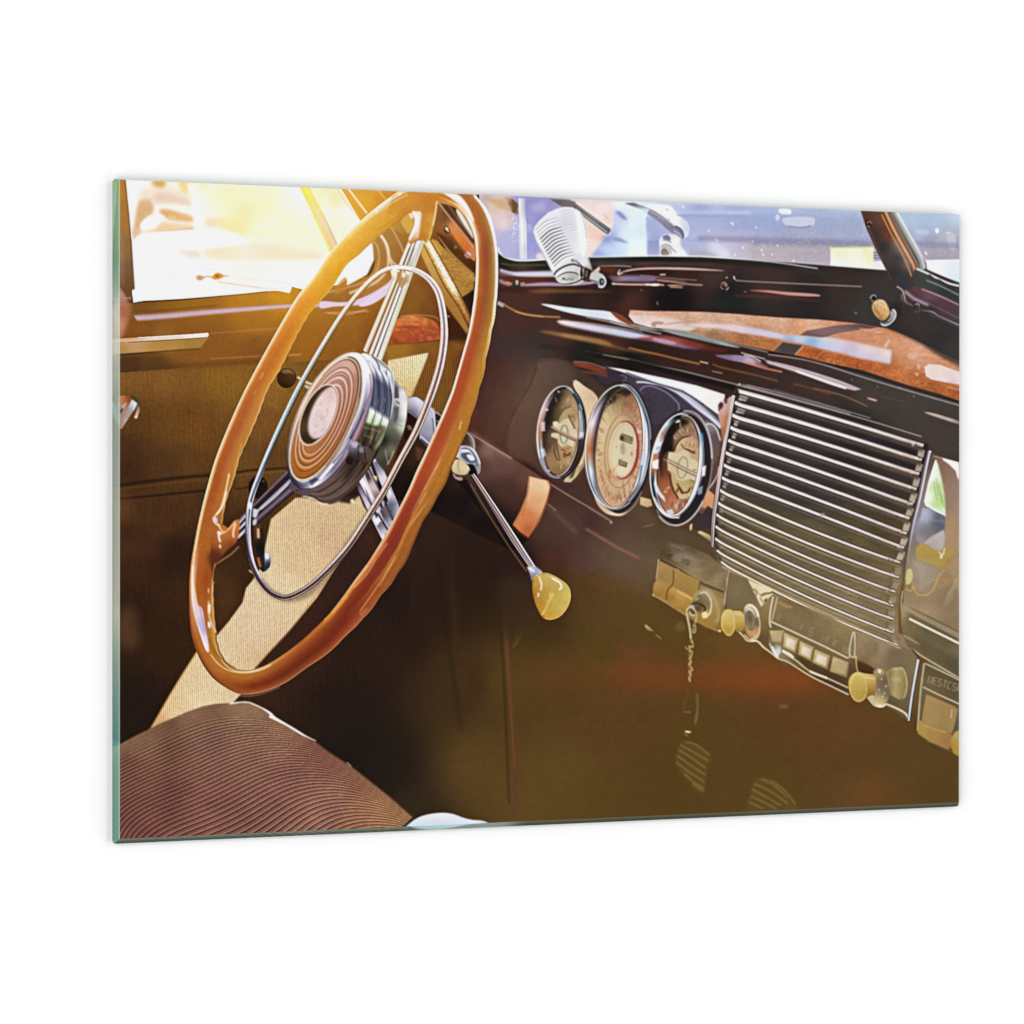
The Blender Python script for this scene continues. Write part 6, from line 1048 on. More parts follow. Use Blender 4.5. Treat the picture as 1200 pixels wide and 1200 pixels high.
fill("550,600 590,590 640,620 658,660 640,695 590,700 545,680 535,640", [(560,620,'e8d8b0'),(600,610,'d8c090'),(640,650,'d8c49c'),(600,660,'f4ead0'),(590,690,'b89868'),(560,660,'d8c090')], s=1, b=.2, L='gear_lever/indicator_knob')
line("585,600 580,630 590,680", 1, '9a7848', b=.4, a=.8); fill("560,545 580,540 585,575 570,580", 'e8d8c0', s=1, b=.3)
line("650,640 662,670", 1.5, 'fff8e8', b=.3, a=.8)
# ---- lit patch on column
z(500, 560, 5.455)
fill("655,-10 780,20 790,60 770,150 720,280 650,385 600,350 550,300 600,210 640,110", [(700,60,'eccaa0'),(750,50,'f0cfa4'),(700,130,'e4a878'),(640,250,'d88450'),(640,340,'c0643c'),(580,300,'d4854c'),(740,140,'e4b080')], s=0, b=.45)
line("655,0 645,100 610,200 560,295", 1.6, 'b06a40', b=.8, a=.7)
line("770,20 790,60 760,170 700,310", 1.4, '8a4a30', b=.6, a=.8)
line("550,310 590,350 650,385", 1.5, '6a2c1a', b=.5, a=.7)
line("640,150 620,220 605,240", 1, '8a5a3c', b=.5, a=.5)
# ---- lever rod
rod = tube("290,-20 420,180 560,400 700,610", [5.6, 7.6, 9, 7], {0:[(-1,'d8d8e4'),(-.7,'f4f4fa'),(-.45,'2c3448'),(-.2,'b08474'),(.1,'c09888'),(.4,'6a5a60'),(.6,'141820'),(1,'1c1614')],
   .5:[(-1,'e8ecf4'),(-.7,'eef2ff'),(-.45,'1e3050'),(-.2,'b88c78'),(.1,'b08878'),(.35,'4c3c40'),(.6,'9a94a4'),(.8,'141820'),(1,'2a2020')],
   1:[(-1,'dce0ec'),(-.7,'f4f4fa'),(-.3,'6a6a84'),(0,'c0a8a0'),(.3,'8a7068'),(.6,'e0dce4'),(.8,'383848'),(1,'1a1818')]}, s=0, L='gear_lever/rod')
line("280,40 400,240 520,430 640,600", 1.0, 'b0905c', b=.35, s=0, a=.8)
fill("640,570 690,560 740,600 740,625 690,640 670,660 660,610", [(660,590,'e8e0e4'),(700,590,'9098b8'),(680,630,'60688c'),(730,610,'d0d4e4')], s=0, b=.3, L='gear_lever/rod')
line("655,575 690,600", 1.4, 'fffdf4', b=.3)
kn = fill("680,640 720,612 780,610 850,645 905,690 922,750 905,820 860,880 800,907 745,895 705,830 680,750 675,690", [(700,680,'c09a48'),(760,650,'d0b464'),(850,680,'c8b060'),(890,740,'d4bc64'),(860,820,'d0b65c'),(800,880,'cc9e44'),(720,800,'b88a30'),(760,740,'c09a40'),(800,780,'ccb054'),(690,740,'b07828')], s=1, L='gear_lever/knob')
clip(kn)
line("680,650 677,720 700,820 750,895", 1.4, '8a5414', b=.7, a=.9); line("740,612 830,628 905,690 922,740", .9, '8a6420', b=.4, a=.8)
line("920,700 925,770 880,870 800,910", 1.6, 'e8d088', b=.6, a=.5)
line("720,640 735,680 728,720", 1.6, 'fff0e4', b=.35); fill("708,735 722,735 718,762 708,760", 'f4d8c0', b=.4); line("700,620 730,640", 1, 'f8ead8', b=.4)
line("800,640 850,670 862,700 845,715", 2.0, 'fdf6e4', b=.5); line("760,618 830,650", 1, 'e8dcc0', b=.5, a=.7)
line("735,878 760,840 780,790 800,760 810,740", 1.8, 'e8cc70', b=.5, a=.85); fill("780,740 805,735 815,755 790,770", 'e0c878', s=1, b=.6, a=.7)
clip(None)
# ================= steering wheel =================
z(320, 400, 6)
# right-lower spoke
z(350, 540, 8)
SPW = [(-1,'b4b0cc'),(-.8,'e8e6f4'),(-.66,'4a4458'),(-.6,'2a2028'),(-.5,'e8e4f0'),(-.25,'cfc8dc'),(-.15,'6a5a64'),(-.05,'2c2024'),(.05,'c8c4cc'),(.18,'8a8890'),(.25,'20181a'),(.45,'3a2c2c'),(.52,'c8c8dc'),(.8,'e6e4f2'),(1,'9088a4')]
tube2("500,-20 690,520 785,745".replace("690,520","660,495"), "750,-20 850,200 950,450", SPW, s=0, L='steering_wheel/spoke#1')
fill("505,20 520,200 600,330 640,480 655,495 610,430 560,300 520,220", '2a1a14', b=.5)
fill("520,30 580,100 700,330 720,400 700,440 640,290 560,170", [(540,60,'f4f2fc'),(600,170,'f8f6ff'),(680,380,'dcd4e4'),(640,280,'ece6f2')], b=.4)
fill("530,230 570,220 690,430 670,490 640,450 570,300", [(560,260,'7a6a8c'),(600,310,'8a7c98'),(620,340,'d8d0ea'),(670,440,'e8dff0')], b=.4)
line("560,200 690,430", 1.0, '2a2028', b=.3, s=0)
fill("600,20 640,20 760,290 720,370 700,330 660,240 620,130", [(620,60,'2c2020'),(700,260,'d8b4a8'),(690,240,'e8d8dc'),(720,320,'8a7c80'),(640,150,'3a2c2a')], b=.4)
line("625,30 760,310", 1.8, 'b4b8bc', b=.4, s=0); line("640,40 770,300", 1.2, '1c1416', b=.3, s=0)
fill("700,10 750,0 840,190 790,270 730,110", [(740,60,'a8a4c4'),(790,160,'e4def2'),(800,230,'cdc2e2'),(720,50,'585268')], b=.3)
fill("695,140 735,140 740,190 715,180", 'f0e0a0', b=.5, a=.85)
fill("740,190 780,240 770,270 745,230", '20140e', b=.3)
fill("700,560 760,510 790,545 740,605", 'efe4ee', b=.4); fill("730,610 790,560 830,650 790,740", [(760,620,'5c5c6c'),(780,660,'c8c8d8'),(800,700,'f0e6f4')], b=.4)
fill("760,470 820,400 870,470 900,560 850,620 800,560", [(790,500,'20242c'),(820,470,'9a8080'),(850,560,'b8c0d4'),(880,580,'e4e4f0'),(830,540,'484a58')], b=.5)
fill("820,400 880,300 945,440 895,560 870,520", [(870,330,'cdc4cc'),(880,420,'3a4454'),(920,440,'c0d4e0'),(880,480,'2c3440'),(920,480,'dcdcec')], b=.5)
line("740,490 840,655", 2.0, '241c20', b=.3, s=0); line("810,400 890,565", 2.2, '1c1618', b=.3, s=0); line("815,420 880,540", 1, '8a8088', b=.3, s=0)
# left spoke
z(260, 540, 7.06)
tube2("120,500 540,75", "120,670 605,262", [(-1,'3a2a30'),(-.9,'7a6a74'),(-.72,'544048'),(-.6,'20161a'),(-.45,'33272b'),(-.3,'15100f'),(-.2,'8a8490'),(.0,'b8b4c0'),(.1,'2c242a'),(.22,'17131a'),(.38,'5c4a56'),(.6,'7c7080'),(.75,'4c3a44'),(1,'20161a')], s=0, L='steering_wheel/spoke#2')
line("140,520 200,450", 2.6, 'c8c0cc', b=.4, s=0); line("135,570 200,500", 3.4, 'd8d4e0', b=.4, s=0); line("130,640 205,560", 3.6, 'cdc8d4', b=.4, s=0)
line("140,550 200,480", 1.8, '1c1418', b=.3, s=0); line("135,600 205,535", 1.8, '1c1418', b=.3, s=0); line("120,668 200,600", 1.2, '17120f', b=.3, s=0)
fill("255,400 300,410 290,460 262,470", 'd0ccd0', s=1, b=.3); fill("255,500 285,480 285,520 262,535", 'c8c4c4', s=1, b=.3)
line("320,400 440,300 550,190", 2.8, 'c4c0ca', b=.5, s=0, a=.9)
fill("215,420 255,400 250,560 225,560", '1a1c20', b=.5)
# upper spoke
z(400, 290, 7.5)
tube2("590,-60 190,905", "735,-60 355,1000", {0:[(-1,'c8b890'),(-.85,'fffdf4'),(-.6,'f4f0e8'),(-.5,'5a5650'),(-.4,'d8d4cc'),(-.2,'f4f4f0'),(-.05,'6a6660'),(.05,'dcdad2'),(.3,'ffffff'),(.5,'d8dcd4'),(.7,'b0b0a0'),(.85,'f0f0e0'),(1,'a89c70')],
   .3:[(-1,'b09c70'),(-.8,'fbf6e8'),(-.6,'e0d4c0'),(-.5,'705028'),(-.35,'c0a478'),(-.2,'f4eee0'),(-.08,'6a4a24'),(.1,'f6f2ea'),(.3,'e8e4dc'),(.38,'6c6250'),(.5,'e8e8dc'),(.75,'d4d4bc'),(1,'c8c09a')],
   1:[(-1,'c8b894'),(-.8,'f4ecdc'),(-.6,'c8a888'),(-.45,'7a4e30'),(-.3,'f4e8d8'),(-.1,'e4d8d0'),(.0,'5e4a40'),(.15,'f4f0ea'),(.35,'e8e8e0'),(.42,'54483c'),(.55,'dcdcc8'),(.8,'eef0dc'),(1,'b0ac88')]}, s=0, L='steering_wheel/spoke#3')
line("600,0 545,150", 1, '4a4c50', b=.25, s=0); line("640,0 590,160", 1, '5a5c60', b=.25, s=0)
fill("440,205 490,200 500,250 470,290 440,250", 'e8d8b8', s=1, b=.5, a=.9)
fill("490,215 540,215 600,215 590,300 520,360 490,300", [(520,250,'9a6a34'),(560,240,'c09060'),(570,220,'f4e4d0'),(520,320,'b08850')], b=.5, a=.85)
fill("535,220 560,220 560,260 530,265", 'fff0dc', b=.4); fill("570,215 600,215 595,240 572,240", 'fff0e0', b=.4)
# hub barrel (chrome)
z(320, 400, 6)
fill("845,290 880,300 930,360 942,440 935,560 905,670 850,790 800,880 770,900 700,760 760,500", [(870,330,'7a7078'),(900,350,'fdfdfd'),(915,450,'f4faf4'),(900,600,'e4f0e0'),(860,480,'787880'),(850,560,'6a6a60'),(850,640,'5a5a48'),(830,760,'7a7860'),(810,860,'3c3c30'),(860,700,'4c4a3a'),(920,500,'ffffff'),(780,700,'20201a')], s=1, b=.3, L='steering_wheel/hub_barrel')
fill("855,300 880,330 885,400 850,400", '5c5058', b=.5); fill("850,460 885,460 880,540 850,580", '50585e', b=.8, a=.8)
line("800,870 830,820 850,770", 1, 'c8c4a0', b=.4); line("790,760 800,830 820,860", .8, 'e0dcc0', b=.4, a=.7); line("865,420 890,440", 1, '2a2a2a', b=.3); line("870,580 910,600", 1, '8a9080', b=.3)
texmul((0,0,np.ones((1,1),np.float32)), FINE, 0)
bar = fill("610,100 680,95 740,120 830,200 850,260 845,420 810,590 730,760 620,930 520,1070 450,1130 380,1145 300,1125 240,1095 160,1060 120,1000 300,700 500,300",
  [(640,90,'fafaff'),(700,130,'f2f2f8'),(650,180,'f4f6ff'),(800,220,'fdfdff'),(820,330,'ffffff'),(700,300,'505c88'),(760,300,'6c7498'),(700,230,'7880a4'),(760,380,'5c6080'),(690,400,'4c5880'),(790,430,'f4fff0'),(800,500,'e8f4dc'),
   (660,500,'b4d890'),(730,500,'bcd89c'),(680,450,'eef8e8'),(740,450,'f0f8ec'),(770,560,'a8b48c'),(640,570,'50603c'),(700,560,'84906c'),(620,630,'3a2018'),(700,630,'2c1c10'),(750,600,'7c8060'),(720,690,'4a4030'),(620,690,'463424'),
   (560,760,'50484c'),(500,850,'5a4038'),(430,950,'5c4440'),(520,950,'4a342c'),(480,1050,'40302a'),(400,1060,'5e4844'),(350,1110,'4c3a34'),(600,850,'3c3020'),(250,1070,'5c4c5c'),(560,1000,'302820'),(620,760,'302418')], s=1, b=.2, L='steering_wheel/hub_barrel')
clip(bar)
fill("690,130 745,150 738,300 690,560 640,700 600,650 680,400", [(720,180,'f4f4fc'),(715,250,'505c8c'),(700,380,'3c4670'),(690,440,'e8f4ec'),(670,500,'98c070'),(640,580,'3c2c1c')], b=.6, a=.8)
fill("750,170 800,210 795,350 770,480 740,560 735,400", [(775,190,'ffffff'),(770,260,'5c6898'),(765,360,'485078'),(760,440,'fbfff8'),(750,520,'c0d8a4')], b=.6, a=.8)
line("690,90 745,180 738,330 700,520 620,720", 1.1, '30303c', b=.3); line("795,200 800,300 790,430 740,560 660,740", 1.0, '4c5468', b=.35)
line("830,210 842,300 838,420 800,600", 1.0, '8090a0', b=.4)
line("700,560 650,690", 1.0, 'e0c880', b=.35); line("740,600 690,720", .9, 'c8b080', b=.35); line("720,430 800,490", 1, '505840', b=.35)
line("620,150 680,140", 1.4, '8088a0', b=.4); line("690,110 740,130 820,200", 1.2, '9a9a90', b=.3); line("720,120 830,215", .8, '54585c', b=.3)
line("690,80 720,130", .8, '707070', b=.3)
line("160,1050 300,1010 420,890 520,760 560,690", 1.0, '2a1c18', b=.4)
line("240,1092 330,1060 450,960 540,830", 1.6, '20140f', b=.4); line("320,1120 420,1070 520,960 580,840", 1.4, '1c120e', b=.4)
line("300,1015 380,960 450,880", 1.4, 'a08c84', b=.5, a=.8); line("230,1085 300,1065 400,990", 1, '8c7870', b=.4, a=.7)
line("410,1120 500,1060 570,960", 1.4, '7c7458', b=.8, a=.6)
clip(None)
line("210,1090 280,1105 340,1140 385,1145", 1.0, 'f8ecc8', b=.3); line("205,1097 250,1100", 1, '2a1a10', b=.3)
fill("540,1000 600,1000 600,1090 540,1140 460,1130", [(560,1080,'241a16'),(600,1060,'2a2018')], b=1.0, a=.9)
fill("540,1120 560,1105 575,1135 600,1130 560,1145", 'f0d8a8', b=.3)
# three stepped chrome bands of the barrel
for q, (s1, s2, sh_) in enumerate((((96, 62), (146, 95), 5), ((48, 31), (98, 62), 3), ((2, 2), (50, 32), 0))):
    A_e = P(ell(398+s1[0], 562+s1[1], 232, 512, 24, n=90, a0=-88, a1=100)); B_e = P(ell(398+s2[0], 562+s2[1], 228, 504, 24, n=90, a0=-88, a1=100))
    tube2(A_e, B_e, {0:[(-1,'f6f6fa'),(0,'ffffff'),(1,'c9ccd6')], .12:[(-1,'8d93ad'),(-.3,'fbfbff'),(.5,'eef2f6'),(1,'6f7486')], .19:[(-1,'2f3858'),(0,'566192'),(.7,'3b4670'),(1,'1d2133')], .33:[(-1,'2a3150'),(0,'4e5a88'),(.6,'6470a0'),(1,'232a40')], .35:[(-1,'c7cbd8'),(0,'ffffff'),(.8,'e9f3ea'),(1,'39412f')], .4:[(-1,'8fae74'),(-.2,'d9eccb'),(.5,'a6cf86'),(1,'38452c')], .45:[(-1,'6c8a52'),(0,'aecb92'),(.6,'6b7f55'),(1,'20261a')], .49:[(-1,'2a2118'),(0,'5d5140'),(.6,'2b2017'),(1,'15100c')], .57:[(-1,'4b3a2a'),(-.2,'2c2019'),(.5,'6c5a40'),(1,'1a120d')], .7:[(-1,'5c4a40'),(0,'6d5850'),(.7,'453530'),(1,'1b120f')], .85:[(-1,'6a5650'),(0,'705c56'),(.6,'4c3a34'),(1,'20150f')], 1:[(-1,'5d4b46'),(0,'4b3a36'),(1,'1d130f')]}, s=0, L='steering_wheel/hub_barrel')
    line(ell(398+s2[0], 562+s2[1], 228, 504, 24, n=60, a0=20, a1=98), .7, 'c9b48c', b=.3, a=.6)
fill("625,570 700,590 790,600 760,680 700,740 620,700", [(650,620,'2a1c14'),(720,640,'35281c'),(760,650,'4a4030')], s=1, b=1.2, a=.75)
for q in ["620,600 700,620 760,640", "640,660 700,680", "690,560 700,640 680,720", "735,560 745,620 720,700", "780,500 790,560 770,620"]: line(q, .9, 'cfc09a', b=.4, a=.55)
fill("560,760 640,760 600,880 540,960 480,1000", '1f1512', b=2, a=.55)
line("205,1092 260,1100 330,1138 385,1146", 1.0, 'f5e9c6', b=.3)
# chrome rim of hub
rimc = fill(ell(398, 562, 236, 520, 24), [(600,80,'ffffff'),(660,150,'f4f4fa'),(650,250,'9c98bc'),(650,330,'8478a8'),(640,400,'b06a64'),(600,500,'8c84b0'),(560,600,'7a6a94'),(500,700,'68608c'),(480,760,'e8e6f4'),(430,830,'8c88a8'),(400,880,'f4f2fa'),
   (330,950,'d8d8e8'),(280,990,'4c5c9c'),(200,1020,'52506c'),(130,950,'40364a'),(110,880,'3a2c34'),(450,120,'f8eee4'),(330,250,'e0c8b0'),(200,480,'d0a888'),(540,80,'ffffff')], b=.25, L='steering_wheel/hub_rim')
clip(rimc)
line("690,180 690,300 660,430 600,580 540,690", 2.2, 'b8604c', b=.9, a=.6)
line("610,240 640,160", 2, 'ffffff', b=.8); line("650,250 620,420 560,560 500,680", 3.5, '6a6aa4', b=1.4, a=.6)
line("540,700 470,790 400,880 340,950 310,1000", 3.4, 'fdfcff', b=.6); line("500,720 420,820 340,910 310,940", 2.6, '5a6090', b=.8, a=.85); line("480,820 400,920 340,980", 1.4, '2c2024', b=.5)
fill("270,960 310,950 300,1010 280,1020 265,990", '2c3c88', s=1, b=.5); fill("130,960 250,980 260,1030 200,1060 140,1040", '5c5488', s=1, b=1.4, a=.7); fill("180,1000 200,1000 200,1030 185,1030", 'b0a8d0', s=1, b=.6, a=.7)
line("100,880 115,980 150,1040 210,1065", 2, '2a2028', b=.6, a=.8)
clip(None)
line("430,130 500,80 590,55", .9, 'a08050', b=.3, a=.7)
HRIM = {0:[(-1,'4a4256'),(-.7,'ac6656'),(-.4,'c29c9e'),(0,'6a62a0'),(.5,'9890c2'),(.8,'f2eef2'),(1,'5a4232')], .1:[(-1,'26202a'),(-.6,'8880aa'),(0,'66629c'),(.4,'e6e2f2'),(1,'5a4232')], .17:[(-1,'3a2e2e'),(-.5,'fdfcff'),(0,'eeeaf6'),(.4,'5e629a'),(1,'d6ceda')], .22:[(-1,'3e3232'),(-.5,'e6e2ee'),(-.1,'585f92'),(.5,'8884aa'),(1,'eee6de')],
 .26:[(-1,'2a2232'),(-.3,'333f78'),(.2,'464270'),(.7,'584e72'),(1,'f2e6d6')], .33:[(-1,'261e26'),(-.2,'423850'),(.5,'5a4a60'),(1,'eedabe')], .5:[(-1,'b4957e'),(0,'d4bca6'),(1,'eedec6')], .65:[(-1,'bc9576'),(0,'e0ccbe'),(1,'f6eede')], .75:[(-1,'d4ccc6'),(-.4,'ffffff'),(.5,'ffffff'),(1,'5e4226')], .85:[(-1,'b4b8cc'),(-.5,'fafcff'),(.3,'ffffff'),(.8,'d6d6e6'),(1,'684e36')], .93:[(-1,'686c92'),(-.5,'9c94c2'),(0,'847cb2'),(.5,'f2f2fa'),(1,'5a4232')], 1:[(-1,'4a4256'),(-.7,'ac6656'),(-.4,'c29c9e'),(0,'6a62a0'),(.5,'9890c2'),(.8,'f2eef2'),(1,'5a4232')]}
tube2(P(ell(398, 562, 236, 520, 24, n=120)), P(ell(366, 546, 180, 470, 24, n=120)), HRIM, s=0, closed=True, L='steering_wheel/hub_rim')
clip(rimc)
line("600,120 660,170 690,240 700,330", 1.4, 'fdfdff', b=.6, a=.8); line("545,690 470,800 400,890 330,970", 3.0, 'ffffff', b=.7, a=.9); line("560,660 500,760 420,860", 1.8, '3a3c5c', b=.7, a=.8); line("130,950 180,1020 260,1040", 3, '2f2a3c', b=1.2, a=.8)
line("680,230 690,330 660,430 610,560", 1.6, '9c5246', b=.9, a=.6); line("640,480 590,600 540,680", 1.2, '2c2838', b=.6, a=.7); fill("250,975 300,955 320,975 270,1015", '26306c', b=.8, a=.7)
clip(None)
# turned wooden face with rings
face = fill(ell(366, 546, 178, 468, 24), 'e8d0a8', b=.2, L='steering_wheel/hub_face')
RING = [(350,250,'cfa58c'),(520,160,'d9b0a0'),(560,300,'b98470'),(540,500,'ad7455'),(450,700,'a86c40'),(330,870,'ad6c2e'),(200,920,'ab6726'),(140,780,'b27538'),(160,650,'bd8b66'),(230,480,'c99c80'),(400,560,'b27c58'),(420,200,'d2a894')]
fill(ell(364, 547, 168, 455, 24), '503420', b=.3); fill(ell(360, 545, 165, 448, 24), RING, b=.3, L='steering_wheel/hub_face')
for k, (rx, ry, dy) in enumerate([(150, 400, 4), (128, 345, 6), (107, 295, 8)]):
    cx, cy = 356-4*k, 548+4*k-dy*0
    tube2(P(ell(cx, cy, rx, ry, 24)), P(ell(cx-2, cy, rx-20, ry-46, 24)), {0:[(-1,'7d4a32'),(-.6,'a8704f'),(.1,'dcb094'),(.6,'bb8460'),(1,'8d5638')], .25:[(-1,'7c4218'),(-.4,'ad6c2c'),(.2,'d29a60'),(.5,'e4bc90'),(1,'8a5019')], .5:[(-1,'a66e4c'),(-.3,'cfa184'),(.2,'e6c8b6'),(1,'97664a')], .75:[(-1,'93685a'),(-.3,'d4ada2'),(.2,'f0dcd8'),(.6,'c79a8c'),(1,'93665a')], 1:[(-1,'7d4a32'),(-.6,'a8704f'),(.1,'dcb094'),(.6,'bb8460'),(1,'8d5638')]}, s=0, closed=True, a=.85)
line(ell(366, 546, 176, 466, 24, a0=60, a1=215), .9, 'fff4e0', b=.3); line(ell(366, 546, 178, 468, 24, a0=-100, a1=40), 1.2, '6a4424', b=.35)
line(ell(366, 546, 181, 470, 24, a0=-30, a1=70), 1.0, 'e4c48c', b=.35)
# maker's disc in the centre
fill(ell(318, 517, 112, 232, 24), 'f8e8dc', b=.25); fill(ell(319, 517, 106, 224, 24), '7a5a44', b=.3); cen = fill(ell(320, 516, 101, 216, 24), [(260,480,'3c3020'),(220,600,'54442c'),(230,680,'3a2c1c'),(330,370,'4a3c28'),(400,330,'50402c'),(300,420,'41341f')], L='steering_wheel/hub_disc')
clip(cen); fill(ell(362, 500, 92, 200, 24), [(400,360,'e4ccc4'),(350,480,'ead4ce'),(300,620,'e8d4d4'),(270,690,'dcc4bc'),(400,480,'f0dcd8')], b=1.0, L='steering_wheel/hub_disc')
texmul(cen, noise(2.5, 2.5, 41), .05)
for q in ["330,520 345,560", "345,540 365,535", "300,600 320,590", "380,470 385,500", "330,440 345,430", "360,600 340,640", "290,650 300,640"]: line(q, .7, 'a88c84', b=.35, a=.6, s=0)
clip(None)
line(ell(320, 516, 106, 224, 24, a0=-90, a1=60), .8, 'fff6f0', b=.3)
# clamp where the lower spoke meets
fill("530,740 580,700 640,740 690,760 690,820 640,850 580,830 540,870 510,840 530,790", [(560,730,'8a8aa0'),(610,770,'5c5458'),(660,790,'5c4a34'),(540,840,'1a120f'),(600,810,'30282a')], s=1, b=.3, L='steering_wheel/hub_barrel')
fill("545,715 580,705 600,730 570,750", 'b0b0cc', s=1, b=.5); fill("590,745 640,750 640,780 600,775", '848090', s=1, b=.6); line("600,730 600,820", 1, '18100e', b=.4); line("640,750 650,830", 1, '18100e', b=.4)
line("520,760 500,820", 1.2, 'a09a8c', b=.5)
# ---- rim
z(0, 0, 1)
ST = """484,214 486,247|470,222 474,253|450,236 456,268|430,252 437,283|411,270 420,299|387,296 405,312|367,325 386,341|350,345 367,361|334,371 353,383|317.5,400 340,408|301,430 327,434|285,461 313,457|271.7,490 303,484|259.5,519 292.5,509|251,542 281,535|242.5,571.7 275,557|236,597 266,583|231.5,617 261,604|227.5,638 257,630|224,659 253,655|222,680 249.5,676|221.7,702 249.5,697|222.7,729 250.5,719|226.5,752 252.5,741|235,774 257,762|248,793 266,777|263,805 275,783|280,813.3 285,785.3|297,813.3 296,784.6|317.5,808 312,779|338,798 331,767.5|359,783 353,751|380,769 373,732.5|394,757 388,717.5|408,742 402,700|428,722 415,681|447,697 428,664|462,678 441,644|479,650 454,622|490,622 467,597|505,595 479,573|515,578 488,552|524,560 497.5,532|533,537 507,511|546,506 518,486|557,471 529,459|566,438 537,432|571,411 543,411|576,388 549,389|580,366 553,366|583,342 556,342|583.7,316 557.5,318|583,294 557.5,298|578.5,270 555.5,279|569.5,246 549,262|558,229 540,249|546,214 528,241|528,200 510,237"""
ST = [[tuple(float(v) for v in q.split(',')) for q in s.split()] for s in ST.split('|')]
OUT = np.array([s[0] for s in ST]); INN = np.array([s[1] for s in ST])
NS = len(ST)-1
K = lambda i: i/NS
PR = {0:[(-1,'e0a030'),(-.7,'f8dc98'),(-.5,'e8a844'),(0,'d08c24'),(.5,'d08a28'),(1,'b87418')],
 K(2):[(-1,'fff0c0'),(-.7,'f0d8a0'),(-.5,'e0a040'),(0,'d8922c'),(.4,'d48a24'),(.7,'d08c30'),(1,'b06c18')],
 K(5):[(-1,'fff6c8'),(-.8,'f4c860'),(-.4,'eaa830'),(.2,'e49c20'),(.7,'d4921c'),(1,'dca838')],
 K(7):[(-1,'fff8e0'),(-.85,'fbe0a8'),(-.6,'eca440'),(0,'e0902c'),(.5,'dc9024'),(1,'d89c30')],
 K(9):[(-1,'fff0cc'),(-.85,'f8c880'),(-.6,'d88838'),(0,'c87828'),(.5,'cc8428'),(1,'e0a848')],
 K(12):[(-1,'f8e0b8'),(-.85,'f0c088'),(-.6,'b86a30'),(-.2,'b4622c'),(.1,'b86c38'),(.4,'c08038'),(.8,'c8883c'),(1,'e0b878')],
 K(15):[(-1,'f4dcb0'),(-.85,'ecc890'),(-.62,'a85c24'),(-.2,'ac5a28'),(.1,'ba6c34'),(.5,'bc7c34'),(.9,'b47c30'),(1,'d8b070')],
 K(18):[(-1,'b08048'),(-.85,'f6dcac'),(-.65,'b06c28'),(-.2,'b0662a'),(.3,'b06828'),(.8,'b0642c'),(1,'b87838')],
 K(20):[(-1,'a85c24'),(-.8,'f0cca0'),(-.6,'e0b890'),(-.4,'b06428'),(0,'a85822'),(.4,'9c4c1c'),(.8,'a05420'),(1,'d8a058')],
 K(23):[(-1,'80401c'),(-.6,'b8722c'),(-.35,'b47030'),(0,'b8762e'),(.5,'b07a2c'),(.8,'cc9c48'),(1,'7c5418')],
 K(25):[(-1,'70381a'),(-.6,'a86426'),(-.2,'b4702c'),(.2,'b8782c'),(.6,'a87424'),(.75,'e4b878'),(1,'6a4414')],
 K(28):[(-1,'c89c78'),(-.9,'a05c38'),(-.6,'84401c'),(-.3,'7c3014'),(0,'94481c'),(.4,'b06c2a'),(.7,'b47430'),(.88,'f0cc98'),(1,'9c6424')],
 K(31):[(-1,'b07848'),(-.85,'904a28'),(-.4,'6c2c14'),(0,'7c3418'),(.5,'9c5020'),(.85,'b46830'),(1,'a05020')],
 K(34):[(-1,'b4744c'),(-.8,'a04c2c'),(-.3,'7c2e1a'),(.2,'7a301c'),(.6,'94481c'),(.8,'d88c34'),(1,'b07028')],
 K(38):[(-1,'704018'),(-.8,'a06430'),(-.4,'a46024'),(-.15,'c8823c'),(0,'8a3c24'),(.4,'8a3424'),(.7,'9c4428'),(.85,'e0a078'),(1,'f0c8a8')],
 K(42):[(-1,'7c4c1c'),(-.8,'b0742c'),(-.4,'b4742c'),(-.1,'c07c38'),(.1,'b45c30'),(.4,'b0502c'),(.75,'b0542c'),(.88,'f4b890'),(1,'f8d8c0')],
 K(46):[(-1,'b88434'),(-.8,'c08430'),(-.4,'c07c34'),(0,'b8682e'),(.3,'b0502c'),(.75,'b4542c'),(.88,'fce0cc'),(1,'f4d4b8')],
 K(49):[(-1,'f4e4c8'),(-.8,'e4d0a0'),(-.66,'b07c34'),(-.2,'a46430'),(.2,'a85430'),(.65,'b8622c'),(.8,'f4c8a0'),(.95,'ffffff'),(1,'c8a080')],
 K(52):[(-1,'f4f4f8'),(-.82,'f8f8ff'),(-.7,'c8a070'),(-.4,'a07038'),(0,'9c5030'),(.3,'a85c30'),(.65,'c87c30'),(.78,'f4d8b8'),(.92,'ffffff'),(1,'a07038')],
 K(54):[(-1,'ffffff'),(-.85,'f4ece4'),(-.7,'b87c44'),(-.3,'ac6c34'),(.1,'b4683c'),(.4,'cc7830'),(.55,'f0c8a0'),(.75,'fffaf4'),(.88,'f8dcc0'),(1,'b07030')],
 1:[(-1,'c07830'),(-.3,'b86c30'),(.1,'c47834'),(.3,'f8ead8'),(.55,'fff8f0'),(.75,'e0a860'),(1,'c47820')]}
OA, IB = spline(OUT, False, 8), spline(INN, False, 8)
fi = np.arange(len(OA))/8.0
def bumps(C, D, lo, hi, amp, per):
    ds = np.r_[0, np.cumsum(np.linalg.norm(np.diff(C, axis=0), axis=1))]; w_ = np.clip((fi-lo)/1.5, 0, 1)*np.clip((hi-fi)/1.5, 0, 1)
    n_ = (C-D)/np.linalg.norm(C-D, axis=1, keepdims=True)
    return C+n_*(amp*np.abs(np.sin(np.pi*ds/per))*w_)[:, None]
IB2 = bumps(IB, OA, 5, 26, .9, 13.5); OA2 = bumps(OA, IB, 33, 50, 1.2, 34.0)
tube2(OA2, IB2, PR, s=0, L='steering_wheel/rim')
